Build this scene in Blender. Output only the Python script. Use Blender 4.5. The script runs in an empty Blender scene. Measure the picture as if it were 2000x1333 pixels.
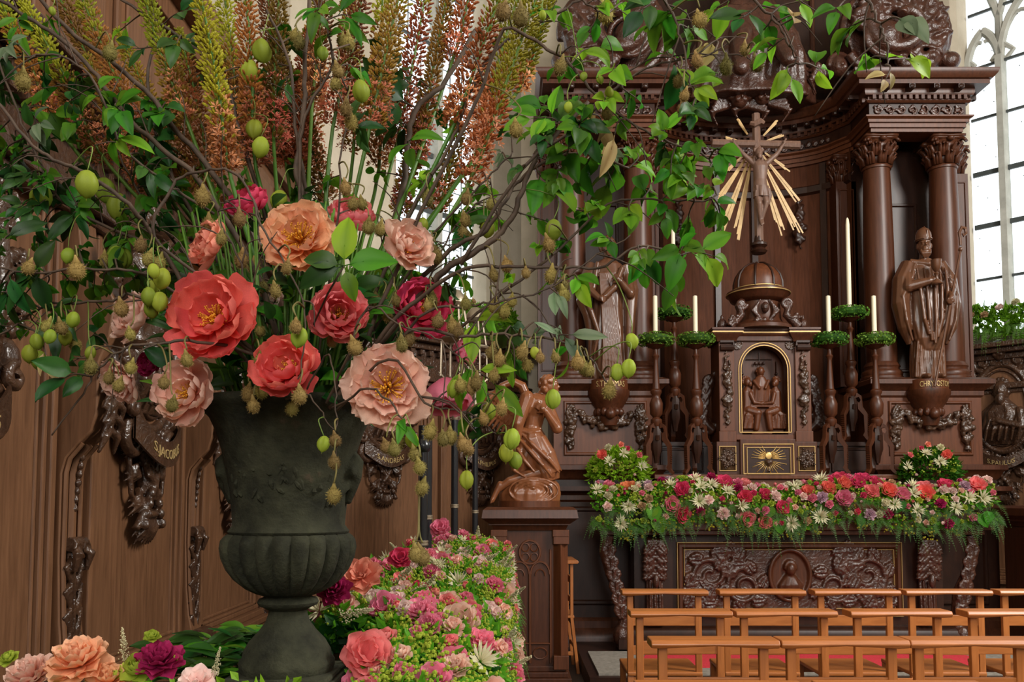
import bpy, math, random
from math import sin, cos, pi, radians as R, sqrt, atan2, exp
from mathutils import Vector, Matrix, Quaternion, Euler

# ------------------------------------------------------------------ camera, sky, lights, exposure
scene = bpy.context.scene
COL = scene.collection
F = 1650.0            # focal length in pixels of the 2000 px wide frame
PITCH = R(3.5)
EYE = 1.40
SHY = 0.1025
cam_d = bpy.data.cameras.new('camera')
cam_d.sensor_width = 36.0
cam_d.lens = F / 2000.0 * 36.0
cam_d.shift_y = SHY
cam_d.clip_start = 0.05
cam_d.clip_end = 200
cam = bpy.data.objects.new('camera', cam_d)
COL.objects.link(cam)
cam.location = (0, 0, EYE)
cam.rotation_euler = (R(90) + PITCH, 0, 0)
scene.camera = cam

world = bpy.data.worlds.new('overcast_sky')
scene.world = world
world.use_nodes = True
wn = world.node_tree.nodes
wn['Background'].inputs['Color'].default_value = (0.93, 0.97, 1.0, 1)
wn['Background'].inputs['Strength'].default_value = 2.2

def area(name, loc, target, sx, sy, power, color):
    l = bpy.data.lights.new(name, 'AREA')
    l.shape = 'RECTANGLE'; l.size = sx; l.size_y = sy
    l.energy = power; l.color = color
    o = bpy.data.objects.new(name, l); COL.objects.link(o)
    o.location = loc
    o.rotation_euler = (Vector(target) - Vector(loc)).to_track_quat('-Z', 'Y').to_euler()
    return o
area('nave_window_light_right', (6.3, 1.6, 5.4), (0.2, 4.6, 1.4), 2.0, 3.6, 980, (1.0, 0.97, 0.92))
area('nave_window_light_left', (-1.7, -2.4, 5.0), (2.0, 6.0, 1.6), 1.6, 3.0, 260, (1.0, 0.95, 0.88))
area('nave_back_fill_light', (2.0, -8.2, 5.0), (1.0, 5.0, 1.8), 4.2, 4.2, 560, (1.0, 0.97, 0.93))  # soft fill added behind the camera to brighten the interior, no window modelled

scene.view_settings.view_transform = 'Standard'
scene.view_settings.look = 'None'
scene.view_settings.exposure = 0.12
scene.view_settings.gamma = 1.0
scene.view_settings.use_curve_mapping = False

CYR = 667.0 + SHY * 2000.0
def W(px, py, d):
    """point of the room seen at a pixel of the photograph, d metres in front of the camera"""
    u = (px - 1000.0) / F; v = (CYR - py) / F
    y = cos(PITCH) - sin(PITCH) * v
    z = sin(PITCH) + cos(PITCH) * v
    k = d / y
    return Vector((u * k, d, EYE + z * k))
def mpp(d): return d / F

# ------------------------------------------------------------------ mesh builder
class MB:
    def __init__(s):
        s.v = []; s.f = []; s.t = []; s.m = None
    def add(s, vs, fs, t=None):
        n = len(s.v)
        if s.m is not None: vs = [s.m @ Vector(p) for p in vs]
        s.v.extend([tuple(p) for p in vs]); s.f.extend([tuple(i + n for i in f) for f in fs])
        s.t.extend(t if t else [0.5] * len(vs))
        return s
    def box(s, c, d, rz=0, rx=0, ry=0, taper=1.0):
        x, y, z = d[0] / 2, d[1] / 2, d[2] / 2
        m = Euler((rx, ry, rz)).to_matrix()
        vs = []
        for k in (-1, 1):
            q = taper if k > 0 else 1
            for a, b in ((-1, -1), (1, -1), (1, 1), (-1, 1)):
                vs.append(m @ Vector((a * x * q, b * y * q, k * z)) + Vector(c))
        return s.add(vs, [(3, 2, 1, 0), (4, 5, 6, 7), (0, 1, 5, 4), (1, 2, 6, 5), (2, 3, 7, 6), (3, 0, 4, 7)])
    def bx(s, x0, x1, y0, y1, z0, z1):
        return s.box(((x0 + x1) / 2, (y0 + y1) / 2, (z0 + z1) / 2), (abs(x1 - x0), abs(y1 - y0), abs(z1 - z0)))
    def ball(s, c, r, seg=10, rings=7, rot=None):
        if not hasattr(r, '__len__'): r = (r, r, r)
        vs = [Vector((0, 0, r[2]))]
        for i in range(1, rings):
            a = pi * i / rings
            for j in range(seg):
                b = 2 * pi * j / seg
                vs.append(Vector((r[0] * sin(a) * cos(b), r[1] * sin(a) * sin(b), r[2] * cos(a))))
        vs.append(Vector((0, 0, -r[2])))
        if rot is not None:
            m = rot if isinstance(rot, Matrix) else Euler(rot).to_matrix()
            vs = [m @ p for p in vs]
        vs = [p + Vector(c) for p in vs]
        fs = []
        for j in range(seg):
            k = (j + 1) % seg
            fs.append((0, 1 + j, 1 + k))
            for i in range(rings - 2):
                a = 1 + i * seg
                fs.append((a + j, a + seg + j, a + seg + k, a + k))
            a = 1 + (rings - 2) * seg
            fs.append((a + j, len(vs) - 1, a + k))
        return s.add(vs, fs)
    def tube(s, pts, rad, seg=8, t=None, caps=True, flat=1.0):
        pts = [Vector(p) for p in pts]
        n = len(pts)
        if not hasattr(rad, '__len__'): rad = [rad] * n
        if len(rad) == 2 and n > 2: rad = [rad[0] + (rad[1] - rad[0]) * i / (n - 1) for i in range(n)]
        vs = []; tv = []
        prev = None
        for i in range(n):
            d = (pts[min(i + 1, n - 1)] - pts[max(i - 1, 0)])
            if d.length < 1e-9: d = Vector((0, 0, 1))
            d.normalize()
            if prev is None:
                a = Vector((0, 1, 0)) if abs(d.y) < 0.9 else Vector((1, 0, 0))
                x = d.cross(a).normalized()
            else:
                x = prev - d * prev.dot(d)
                if x.length < 1e-6: x = d.cross(Vector((0.3, 1, 0.2)))
                x.normalize()
            prev = x
            y = d.cross(x)
            for j in range(seg):
                b = 2 * pi * j / seg
                vs.append(pts[i] + x * (cos(b) * rad[i]) + y * (sin(b) * rad[i] * flat))
                tv.append(i / (n - 1) if t is None else t)
        fs = []
        for i in range(n - 1):
            for j in range(seg):
                k = (j + 1) % seg
                fs.append((i * seg + j, i * seg + k, (i + 1) * seg + k, (i + 1) * seg + j))
        if caps:
            fs.append(tuple(range(seg - 1, -1, -1)))
            fs.append(tuple(range((n - 1) * seg, n * seg)))
        return s.add(vs, fs, tv)
    def cap(s, a, b, r0, r1, seg=10):
        """tapered limb with rounded ends"""
        a = Vector(a); b = Vector(b)
        s.tube([a, a.lerp(b, .5), b], [r0, (r0 + r1) / 2, r1], seg)
        s.ball(a, r0 * 0.99, seg, 6); s.ball(b, r1 * 0.99, seg, 6)
        return s
    def lathe(s, prof, seg=24, c=(0, 0, 0), fn=None, sq=None):
        vs = []; fs = []
        n = len(prof)
        for i, (r, z) in enumerate(prof):
            for j in range(seg):
                b = 2 * pi * j / seg
                rr = r if fn is None else fn(r, z, b)
                vs.append((c[0] + rr * cos(b), c[1] + rr * sin(b), c[2] + z))
        for i in range(n - 1):
            for j in range(seg):
                k = (j + 1) % seg
                fs.append((i * seg + j, i * seg + k, (i + 1) * seg + k, (i + 1) * seg + j))
        fs.append(tuple(range(seg - 1, -1, -1))); fs.append(tuple(range((n - 1) * seg, n * seg)))
        return s.add(vs, fs)
    def prism(s, poly, y0, y1, plane='xz'):
        """poly of (a,b) in a plane, extruded along the third axis"""
        def q(a, b, c): return (a, c, b) if plane == 'xz' else ((c, a, b) if plane == 'yz' else (a, b, c))
        n = len(poly)
        vs = [q(a, b, y0) for a, b in poly] + [q(a, b, y1) for a, b in poly]
        fs = [tuple(range(n - 1, -1, -1)), tuple(range(n, 2 * n))]
        fs += [(i, (i + 1) % n, n + (i + 1) % n, n + i) for i in range(n)]
        return s.add(vs, fs)
    def sweep(s, prof, path, closed=False):
        """profile of (out, z) swept along a plan path; out is to the right of the path's direction"""
        P = [Vector((p[0], p[1])) for p in path]
        n = len(P); vs = []
        for i in range(n):
            if closed:
                d0 = (P[i] - P[i - 1]).normalized(); d1 = (P[(i + 1) % n] - P[i]).normalized()
            else:
                d0 = (P[i] - P[i - 1]).normalized() if i > 0 else (P[1] - P[0]).normalized()
                d1 = (P[i + 1] - P[i]).normalized() if i < n - 1 else d0
            n0 = Vector((d0.y, -d0.x)); n1 = Vector((d1.y, -d1.x))
            m = n0 + n1
            m = m / max(0.3, m.dot(n0)) if m.length > 1e-6 else n0
            for (o, z) in prof:
                vs.append((P[i].x + m.x * o, P[i].y + m.y * o, z))
        k = len(prof); fs = []
        for i in range(n if closed else n - 1):
            a = i * k; b = ((i + 1) % n) * k
            for j in range(k - 1):
                fs.append((a + j, b + j, b + j + 1, a + j + 1))
            fs.append((a + k - 1, b + k - 1, b, a))
        if not closed:
            fs.append(tuple(range(k - 1, -1, -1))); fs.append(tuple(range((n - 1) * k, n * k)))
        return s.add(vs, fs)
    def fold(s, pts, rad, amp, k, ph=0, seg=44, flat=1.0, tw=.3):
        """cloth gathered along a path: a tube whose section is ruffled into folds"""
        pts = [Vector(p) for p in pts]; n = len(pts); vs = []
        for i in range(n):
            d = (pts[min(i + 1, n - 1)] - pts[max(i - 1, 0)]).normalized()
            x = d.cross(Vector((0, 1, 0))).normalized(); y = d.cross(x)
            for j in range(seg):
                b = 2 * pi * j / seg; a = amp * (.35 + .65 * i / (n - 1))
                q = 1 + a * (cos(k * b + ph + tw * i) + .5 * cos((2 * k - 3) * b + ph * 2 - tw * i))
                vs.append(pts[i] + x * (cos(b) * rad[i] * q) + y * (sin(b) * rad[i] * q * flat))
        fs = [(i * seg + j, i * seg + (j + 1) % seg, (i + 1) * seg + (j + 1) % seg, (i + 1) * seg + j) for i in range(n - 1) for j in range(seg)]
        fs += [tuple(range(seg - 1, -1, -1)), tuple(range((n - 1) * seg, n * seg))]
        return s.add(vs, fs)
    def loft(s, secs, seg=40):
        """secs: (z, cx, cy, rx, ry, fold amp, fold count, phase): a robe with folds"""
        vs = []
        for (z, cx, cy, rx, ry, am, k, ph) in secs:
            for j in range(seg):
                b = 2 * pi * j / seg
                q = 1 + am * (cos(k * b + ph) + .5 * cos((k * 2 + 1) * b + ph * 2.3))
                vs.append((cx + rx * q * cos(b), cy + ry * q * sin(b), z))
        fs = []
        for i in range(len(secs) - 1):
            for j in range(seg):
                k2 = (j + 1) % seg
                fs.append((i * seg + j, i * seg + k2, (i + 1) * seg + k2, (i + 1) * seg + j))
        fs.append(tuple(range(seg - 1, -1, -1))); fs.append(tuple(range((len(secs) - 1) * seg, len(secs) * seg)))
        return s.add(vs, fs)
    def mesh(s, name, smooth=True):
        me = bpy.data.meshes.new(name)
        me.from_pydata(s.v, [], s.f)
        at = me.attributes.new('tint', 'FLOAT', 'POINT')
        at.data.foreach_set('value', s.t)
        if smooth is True: me.shade_smooth()
        elif smooth: 
            me.shade_smooth()
            try: me.set_sharp_from_angle(angle=R(smooth))
            except Exception: pass
        me.update()
        return me

def tag(o, label=None, cat=None, group=None, kind=None):
    if label: o['label'] = label
    if cat: o['category'] = cat
    if group: o['group'] = group
    if kind: o['kind'] = kind
    return o
def empty(name, loc=(0, 0, 0), rz=0, label=None, cat=None, group=None, kind=None, rot=None):
    o = bpy.data.objects.new(name, None); COL.objects.link(o)
    o.location = loc; o.rotation_euler = (0, 0, rz)
    o.empty_display_size = 0.05
    if rot is not None:
        o.rotation_mode = 'QUATERNION'; o.rotation_quaternion = rot
    return tag(o, label, cat, group, kind)
def put(name, me, mat=None, parent=None, loc=(0, 0, 0), rot=None, sc=None):
    """link a mesh (shared data allowed) as one object"""
    if mat is not None and not me.materials: me.materials.append(mat)
    o = bpy.data.objects.new(name, me); COL.objects.link(o)
    o.location = loc
    if rot is not None:
        if isinstance(rot, Quaternion): o.rotation_mode = 'QUATERNION'; o.rotation_quaternion = rot
        else: o.rotation_euler = rot
    if sc is not None: o.scale = sc if hasattr(sc, '__len__') else (sc, sc, sc)
    if parent is not None: o.parent = parent
    return o
def obj(name, mb, mat, parent=None, smooth=35, loc=(0, 0, 0), bevel=0, rot=None):
    o = put(name, mb.mesh(name, smooth), mat, parent, loc, rot)
    if bevel:
        b = o.modifiers.new('bevel', 'BEVEL'); b.width = bevel; b.segments = 2; b.limit_method = 'ANGLE'; b.angle_limit = R(40)
    return o
def carve(name, mb, mat, parent=None, voxel=0.01, smooth=2, loc=(0, 0, 0), rot=None):
    """overlapping shapes fused into one continuous carved surface"""
    o = put(name, mb.mesh(name, True), mat, parent, loc, rot)
    r = o.modifiers.new('fuse', 'REMESH'); r.mode = 'VOXEL'; r.voxel_size = voxel; r.use_smooth_shade = True
    if smooth:
        m = o.modifiers.new('soften', 'SMOOTH'); m.iterations = smooth; m.factor = 0.5
    return o
KIDS = {}
def dup(root, loc=None, rz=None, label=None, group=None):
    kids = {}
    for ob in COL.objects:
        if ob.parent is not None: kids.setdefault(ob.parent, []).append(ob)
    def cp(o, parent):
        c = o.copy(); COL.objects.link(c)
        if parent is not None: c.parent = parent
        for ch in kids.get(o, []): cp(ch, c)
        return c
    r = cp(root, None)
    if loc is not None: r.location = loc
    if rz is not None: r.rotation_euler = (0, 0, rz)
    if label: r['label'] = label
    if group: r['group'] = group
    return r

# ------------------------------------------------------------------ materials
def newmat(name):
    m = bpy.data.materials.new(name); m.use_nodes = True
    nt = m.node_tree; b = nt.nodes['Principled BSDF']
    return m, nt, b
def noise_ramp(nt, scale, cols, mapping=(1, 1, 1), detail=4, rough=.55, dist=0):
    tc = nt.nodes.new('ShaderNodeTexCoord'); mp = nt.nodes.new('ShaderNodeMapping')
    mp.inputs['Scale'].default_value = mapping
    nz = nt.nodes.new('ShaderNodeTexNoise'); nz.inputs['Scale'].default_value = scale
    nz.inputs['Detail'].default_value = detail; nz.inputs['Roughness'].default_value = rough
    nz.inputs['Distortion'].default_value = dist
    rp = nt.nodes.new('ShaderNodeValToRGB')
    nt.links.new(tc.outputs['Object'], mp.inputs['Vector']); nt.links.new(mp.outputs[0], nz.inputs['Vector'])
    nt.links.new(nz.outputs['Fac'], rp.inputs['Fac'])
    el = rp.color_ramp.elements
    for i, (p, c) in enumerate(cols):
        e = el[i] if i < 2 else el.new(p)
        e.position = p; e.color = (*c, 1)
    return nz, rp
def wood(name, a, b, rough=.36, grain=(14, 14, 1.2), scale=3, bump=.12, spec=.5):
    m, nt, bs = newmat(name)
    nz, rp = noise_ramp(nt, scale, [(.3, a), (.7, b)], grain, 6, .6, .6)
    nt.links.new(rp.outputs[0], bs.inputs['Base Color'])
    bs.inputs['Roughness'].default_value = rough
    bs.inputs['Specular IOR Level'].default_value = spec
    bp = nt.nodes.new('ShaderNodeBump'); bp.inputs['Strength'].default_value = bump; bp.inputs['Distance'].default_value = .004
    nt.links.new(nz.outputs['Fac'], bp.inputs['Height']); nt.links.new(bp.outputs[0], bs.inputs['Normal'])
    return m
def carved(name, a, b, rough=.3):
    m = wood(name, a, b, rough, (4, 4, 4), spec=.6)
    nt = m.node_tree; bs = nt.nodes['Principled BSDF']
    tc = nt.nodes.new('ShaderNodeTexCoord'); nz = nt.nodes.new('ShaderNodeTexNoise'); nz.inputs['Scale'].default_value = 26
    nz.inputs['Detail'].default_value = 2; nz.inputs['Distortion'].default_value = 1.6
    bp = nt.nodes.new('ShaderNodeBump'); bp.inputs['Strength'].default_value = .5; bp.inputs['Distance'].default_value = .012
    nt.links.new(tc.outputs['Object'], nz.inputs['Vector']); nt.links.new(nz.outputs['Fac'], bp.inputs['Height'])
    nt.links.new(bp.outputs[0], bs.inputs['Normal'])
    return m
def plain(name, c, rough=.5, metal=0, spec=.5):
    m, nt, bs = newmat(name)
    bs.inputs['Base Color'].default_value = (*c, 1); bs.inputs['Roughness'].default_value = rough
    bs.inputs['Metallic'].default_value = metal; bs.inputs['Specular IOR Level'].default_value = spec
    return m
def mottled(name, a, b, rough=.7, scale=8, bump=.3, dist=.01, mapping=(1, 1, 1), c=None):
    m, nt, bs = newmat(name)
    cols = [(.35, a), (.65, b)] + ([(.75, c)] if c else [])
    nz, rp = noise_ramp(nt, scale, cols, mapping, 8, .62)
    nt.links.new(rp.outputs[0], bs.inputs['Base Color']); bs.inputs['Roughness'].default_value = rough
    bp = nt.nodes.new('ShaderNodeBump'); bp.inputs['Strength'].default_value = bump; bp.inputs['Distance'].default_value = dist
    nt.links.new(nz.outputs['Fac'], bp.inputs['Height']); nt.links.new(bp.outputs[0], bs.inputs['Normal'])
    return m
def organic(name, base, edge, trans=.35, rough=.5, vary=.12, streak=0, spec=.3):
    """petal or leaf: colour runs from base to edge of the piece, lets light through"""
    m, nt, bs = newmat(name)
    at = nt.nodes.new('ShaderNodeAttribute'); at.attribute_name = 'tint'
    mx = nt.nodes.new('ShaderNodeMix'); mx.data_type = 'RGBA'
    mx.inputs[6].default_value = (*base, 1); mx.inputs[7].default_value = (*edge, 1)
    nt.links.new(at.outputs['Fac'], mx.inputs[0])
    oi = nt.nodes.new('ShaderNodeObjectInfo')
    hs = nt.nodes.new('ShaderNodeHueSaturation')
    mr = nt.nodes.new('ShaderNodeMapRange'); mr.inputs[3].default_value = 1 - vary * 2; mr.inputs[4].default_value = 1 + vary * 2
    mh = nt.nodes.new('ShaderNodeMapRange'); mh.inputs[3].default_value = .5 - vary * .14; mh.inputs[4].default_value = .5 + vary * .14
    wn_ = nt.nodes.new('ShaderNodeTexWhiteNoise'); wn_.noise_dimensions = '1D'
    nt.links.new(oi.outputs['Random'], mr.inputs[0]); nt.links.new(oi.outputs['Random'], wn_.inputs['W'])
    nt.links.new(wn_.outputs['Value'], mh.inputs[0])
    nt.links.new(mr.outputs[0], hs.inputs['Value']); nt.links.new(mh.outputs[0], hs.inputs['Hue'])
    src = mx.outputs[2]
    if streak:
        nz, rp = noise_ramp(nt, 40, [(.3, (1 - streak,) * 3), (.7, (1, 1, 1))], (2.2, 2.2, .35), 3)
        ml = nt.nodes.new('ShaderNodeMix'); ml.data_type = 'RGBA'; ml.blend_type = 'MULTIPLY'; ml.inputs[0].default_value = 1
        nt.links.new(src, ml.inputs[6]); nt.links.new(rp.outputs[0], ml.inputs[7]); src = ml.outputs[2]
    nt.links.new(src, hs.inputs['Color'])
    nt.links.new(hs.outputs[0], bs.inputs['Base Color'])
    bs.inputs['Roughness'].default_value = rough; bs.inputs['Specular IOR Level'].default_value = spec
    if trans:
        tr = nt.nodes.new('ShaderNodeBsdfTranslucent'); nt.links.new(hs.outputs[0], tr.inputs['Color'])
        ms = nt.nodes.new('ShaderNodeMixShader'); ms.inputs[0].default_value = trans
        out = nt.nodes['Material Output']
        nt.links.new(bs.outputs[0], ms.inputs[1]); nt.links.new(tr.outputs[0], ms.inputs[2])
        nt.links.new(ms.outputs[0], out.inputs['Surface'])
    return m
M = {}
M['oak'] = wood('brown_oak', (.105, .047, .022), (.185, .087, .042), .45, spec=.3)
M['oak_dark'] = carved('dark_carved_oak', (.03, .014, .008), (.08, .038, .02), .3)
M['walnut'] = wood('dark_walnut', (.042, .0122, .0045), (.082, .0245, .0098), .38, spec=.35)
M['walnut_dark'] = wood('very_dark_walnut', (.016, .005, .0025), (.034, .0112, .0052), .38, (6, 6, 2), spec=.35)
M['walnut_carved'] = carved('carved_dark_walnut', (.028, .009, .005), (.07, .024, .013), .34)
M['walnut_mid'] = wood('red_brown_walnut', (.07, .0205, .007), (.122, .037, .0138), .4, spec=.35)
M['statue'] = wood('carved_lime_wood', (.075, .028, .012), (.13, .052, .024), .3, (5, 5, 1.5), spec=.6)
M['angel'] = wood('golden_brown_lime_wood', (.15, .048, .0155), (.25, .088, .034), .28, (5, 5, 1.5), spec=.6)
M['beech'] = wood('orange_beech', (.3, .092, .018), (.43, .145, .034), .38, (1.2, 10, 10), 4, .05)
M['beech_post'] = wood('orange_beech_upright', (.3, .092, .018), (.43, .145, .034), .38, (10, 10, 1.2), 4, .05)
M['cross'] = wood('grey_brown_cross_wood', (.1, .05, .033), (.18, .1, .068), .5, (12, 12, 2), 4, .5)
M['gilt'] = plain('worn_gilding', (.62, .40, .14), .38, .55)
M['gilt_line'] = plain('gilt_beading', (.5, .33, .13), .4, .5)
M['rays'] = wood('gilded_rays', (.36, .22, .07), (.58, .38, .15), .42, (3, 3, 3))
M['brass'] = plain('dull_brass', (.36, .3, .22), .4, .8)
M['black'] = plain('black_lacquer', (.012, .013, .016), .22)
M['candle'] = plain('cream_wax', (.78, .71, .52), .45)
M['plaster'] = mottled('cream_plaster', (.42, .37, .28), (.52, .46, .36), .85, 3, .1)
M['stone'] = mottled('grey_window_stone', (.34, .34, .3), (.46, .46, .41), .85, 6, .3)
M['iron'] = plain('window_iron', (.05, .06, .06), .5)
M['floor'] = mottled('worn_stone_floor', (.05, .042, .036), (.1, .085, .07), .5, 3, .1)
M['platform'] = mottled('grey_altar_step_carpet', (.2, .18, .15), (.3, .27, .23), .9, 30, .3)
M['carpet'] = mottled('red_carpet', (.52, .02, .035), (.66, .035, .055), .9, 60, .4)
M['urn'] = mottled('mossy_cast_iron', (.009, .0095, .005), (.036, .037, .02), .9, 11, 1.0, .016, c=(.075, .05, .032))
M['urn'].node_tree.nodes['Principled BSDF'].inputs['Specular IOR Level'].default_value = .25
M['niche'] = wood('matt_red_walnut', (.052, .0165, .0065), (.095, .031, .0135), .62, spec=.12)
M['letter'] = plain('gold_lettering', (.52, .37, .16), .4, .3)
M['fabric_dark'] = plain('dark_recess', (.02, .012, .01), .8)

def glass():
    m, nt, bs = newmat('clear_leaded_glass')
    tr = nt.nodes.new('ShaderNodeBsdfTransparent'); tr.inputs[0].default_value = (.97, .99, .99, 1)
    gl = nt.nodes.new('ShaderNodeBsdfGlossy'); gl.inputs['Roughness'].default_value = .06
    ms = nt.nodes.new('ShaderNodeMixShader'); ms.inputs[0].default_value = .05
    nt.links.new(tr.outputs[0], ms.inputs[1]); nt.links.new(gl.outputs[0], ms.inputs[2])
    nt.links.new(ms.outputs[0], nt.nodes['Material Output'].inputs['Surface'])
    return m
M['glass'] = glass()

# lettering, turned into plain geometry once
def text_geo(txt, size, depth=.004):
    cu = bpy.data.curves.new('lettering', 'FONT'); cu.body = txt; cu.size = size; cu.extrude = depth
    cu.resolution_u = 3; cu.align_x = 'CENTER'
    o = bpy.data.objects.new('lettering', cu); COL.objects.link(o)
    dg = bpy.context.evaluated_depsgraph_get(); dg.update()
    me = bpy.data.meshes.new_from_object(o.evaluated_get(dg))
    g = ([v.co.copy() for v in me.vertices], [tuple(p.vertices) for p in me.polygons])
    bpy.data.objects.remove(o); bpy.data.meshes.remove(me)
    return g
TXT = {k: text_geo(k, s) for k, s in (('S.THOMAS', .075), ('CHRYSOSTOM', .072), ('S.JACOBUS', .1), ('S.ANDREAS', .1), ('S.PAULUS', .1), ('S.PHILIPUS', .1), ('S.JOANNES', .1))}
# ------------------------------------------------------------------ the room shell
def struct(name, mb, mat, parent=None, smooth=False, **k):
    o = obj(name, mb, mat, parent, smooth=smooth, **k)
    if parent is None: o['kind'] = 'structure'
    return o
XC = 2.33                       # centre line of the altar
fl = MB(); 
fl.bx(-8, 13, -9, 12, -.2, 0)
struct('floor', fl, M['floor'])
mb = MB(); mb.bx(-8, 13, -9, 12, 10, 10.2)
struct('ceiling', mb, M['plaster'])
LC = (0.10, 9.0); RC = (4.56, 9.0); DL = 2.83; WX = -1.9; WY = 7.0
mb = MB(); mb.bx(-.2, 4.86, 9.0, 9.25, 0, 10)
struct('wall_back', mb, M['plaster'])
mb = MB(); mb.bx(WX - .25, WX, -9.0, WY + .1, 0, 10)
struct('wall_left', mb, M['plaster'])
mb = MB(); mb.bx(RC[0] + DL / sqrt(2), RC[0] + DL / sqrt(2) + .25, -9, 7.1, 0, 10)
struct('wall_right', mb, M['plaster'])
mb = MB(); mb.bx(-2.2, 7, -9.25, -9, 0, 10)
struct('wall_front', mb, M['plaster'])

def gothic(mb, x0, x1, z0, z1, r, y):
    """pointed arch bar from one mullion to the next"""
    w = x1 - x0
    pts = []
    for i in range(9):
        a = i / 8 * (pi / 3)
        pts.append((x1 - w * cos(a) if False else x0 + w - w * cos(a), y, z0 + w * sin(a) * (z1 - z0) / (w * .866)))
    mb.tube(pts, r, 6)
    mb.tube([(x0 + x1 - p[0], p[1], p[2]) for p in pts], r, 6)

def diag_wall(side):
    L = DL
    if side == 'left':
        rt = empty('wall_apse_left', (LC[0], LC[1], 0), R(225), kind='structure'); s0 = 0; sg = 1
        ww = (.42, 1.72); mull = [1.06]; X = lambda s: s
        wname = 'window_1'
    else:
        rt = empty('wall_apse_right', (RC[0] + L / sqrt(2), RC[1] - L / sqrt(2), 0), R(135), kind='structure')
        ww = (.24, 2.4); mull = [.66, 1.2, 1.8]; X = lambda s: L - s
        wname = 'window_2'
    a, b = sorted((X(ww[0]), X(ww[1])))
    Z0 = 3.1; Z1 = 8.6
    mb = MB()
    mb.bx(-.1, a, -.3, 0, 0, 10); mb.bx(b, L + .1, -.3, 0, 0, 10)
    mb.bx(a, b, -.3, 0, 0, Z0); mb.bx(a, b, -.3, 0, Z1, 10)
    for q, d in ((a, 1), (b, -1)):
        mb.prism([(q, 0), (q - d * .001, -.3), (q + d * .1, -.22), (q + d * .06, -.04)], Z0, Z1, 'xy')
    obj('wall_panel', mb, M['plaster'], rt, smooth=False)
    # the window: stone mullions, iron bars, tracery, panes
    w = empty(wname, rt.location, rt.rotation_euler[2], kind='structure')
    ms = sorted([a + .1] + [X(m) for m in mull] + [b - .1])
    fr = MB()
    for m in ms[1:-1]:
        fr.prism([(m - .055, -.2), (m - .03, -.1), (m + .03, -.1), (m + .055, -.2), (m + .03, -.28), (m - .03, -.28)], Z0, 6.05, 'xy')
    obj('stone_mullion', fr, M['stone'], w)
    tr = MB()
    for i in range(len(ms) - 1):
        x0, x1 = ms[i], ms[i + 1]; xm = (x0 + x1) / 2; ww_ = x1 - x0
        gothic(tr, x0, x1, 6.0, 6.0 + ww_ * 1.25, .045, -.19)
        # cusps of the trefoil head
        for sx in (-1, 1):
            pts = [(xm + sx * ww_ * (.47 - .3 * sin(pi * k / 6) * (1 if k < 6 else 1)) if False else xm + sx * ww_ * (.46 - .2 * (1 - abs(1 - k / 3))), -.19, 5.98 + ww_ * .42 * k / 6) for k in range(7)]
            tr.tube(pts, .026, 5)
            pts = [(xm + sx * ww_ * (.46 - .42 * k / 6), -.19, 5.98 + ww_ * (.42 + .5 * sin(k / 6 * pi / 2) + .08 * sin(k / 6 * pi))) for k in range(7)]
            tr.tube(pts, .022, 5)
    for i in range(1, len(ms) - 1):
        xm = ms[i]
        tr.tube([(xm, -.19, 6.05), (xm, -.19, 6.5), (xm + .12, -.19, 6.9), (xm + .3, -.19, 7.2)], .04, 6)
        tr.tube([(xm, -.19, 6.05), (xm, -.19, 6.5), (xm - .12, -.19, 6.9), (xm - .3, -.19, 7.2)], .04, 6)
    for k in range(3):
        zc = 7.0 + .5 * k
        tr.tube([(a + (b - a) * j / 12, -.19, zc + .3 * abs(sin(j * pi / 6))) for j in range(13)], .035, 6)
    obj('stone_tracery', tr, M['stone'], w)
    zs = [3.14, 3.7, 4.27, 4.84, 5.44, 6.0, 6.6, 7.2]
    for i in range(len(ms) - 1):
        x0, x1 = ms[i] + .03, ms[i + 1] - .03
        for z in zs[1:]:
            br = MB(); br.box(((x0 + x1) / 2, -.17, z), (x1 - x0, .025, .026 if z not in (4.27, 4.84) else .05))
            obj('iron_bar', br, M['iron'], w, smooth=False)
        for k in range(len(zs) - 1):
            pn = MB(); pn.box(((x0 + x1) / 2, -.185, (zs[k] + zs[k + 1]) / 2), (x1 - x0, .004, zs[k + 1] - zs[k] - .02))
            obj('pane', pn, M['glass'], w, smooth=False)
        ld = MB()
        if side == 'left':
            nx = max(2, int((x1 - x0) / .13))
            for j in range(1, nx): ld.box((x0 + (x1 - x0) * j / nx, -.18, 5.1), (.006, .01, 4))
            z = 3.14
            while z < 7: ld.box(((x0 + x1) / 2, -.18, z), (x1 - x0, .01, .006)); z += .14
        else:
            for z in zs[:-1]:
                for q in (.15, .3, .45): ld.box(((x0 + x1) / 2 + (q - .3) * .6, -.18, z + q), (.008, .01, .008))
        obj('lead_came', ld, M['iron'], w, smooth=False)
    return rt, X
RTL, XLf = diag_wall('left')
RTR, XRf = diag_wall('right')

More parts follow.
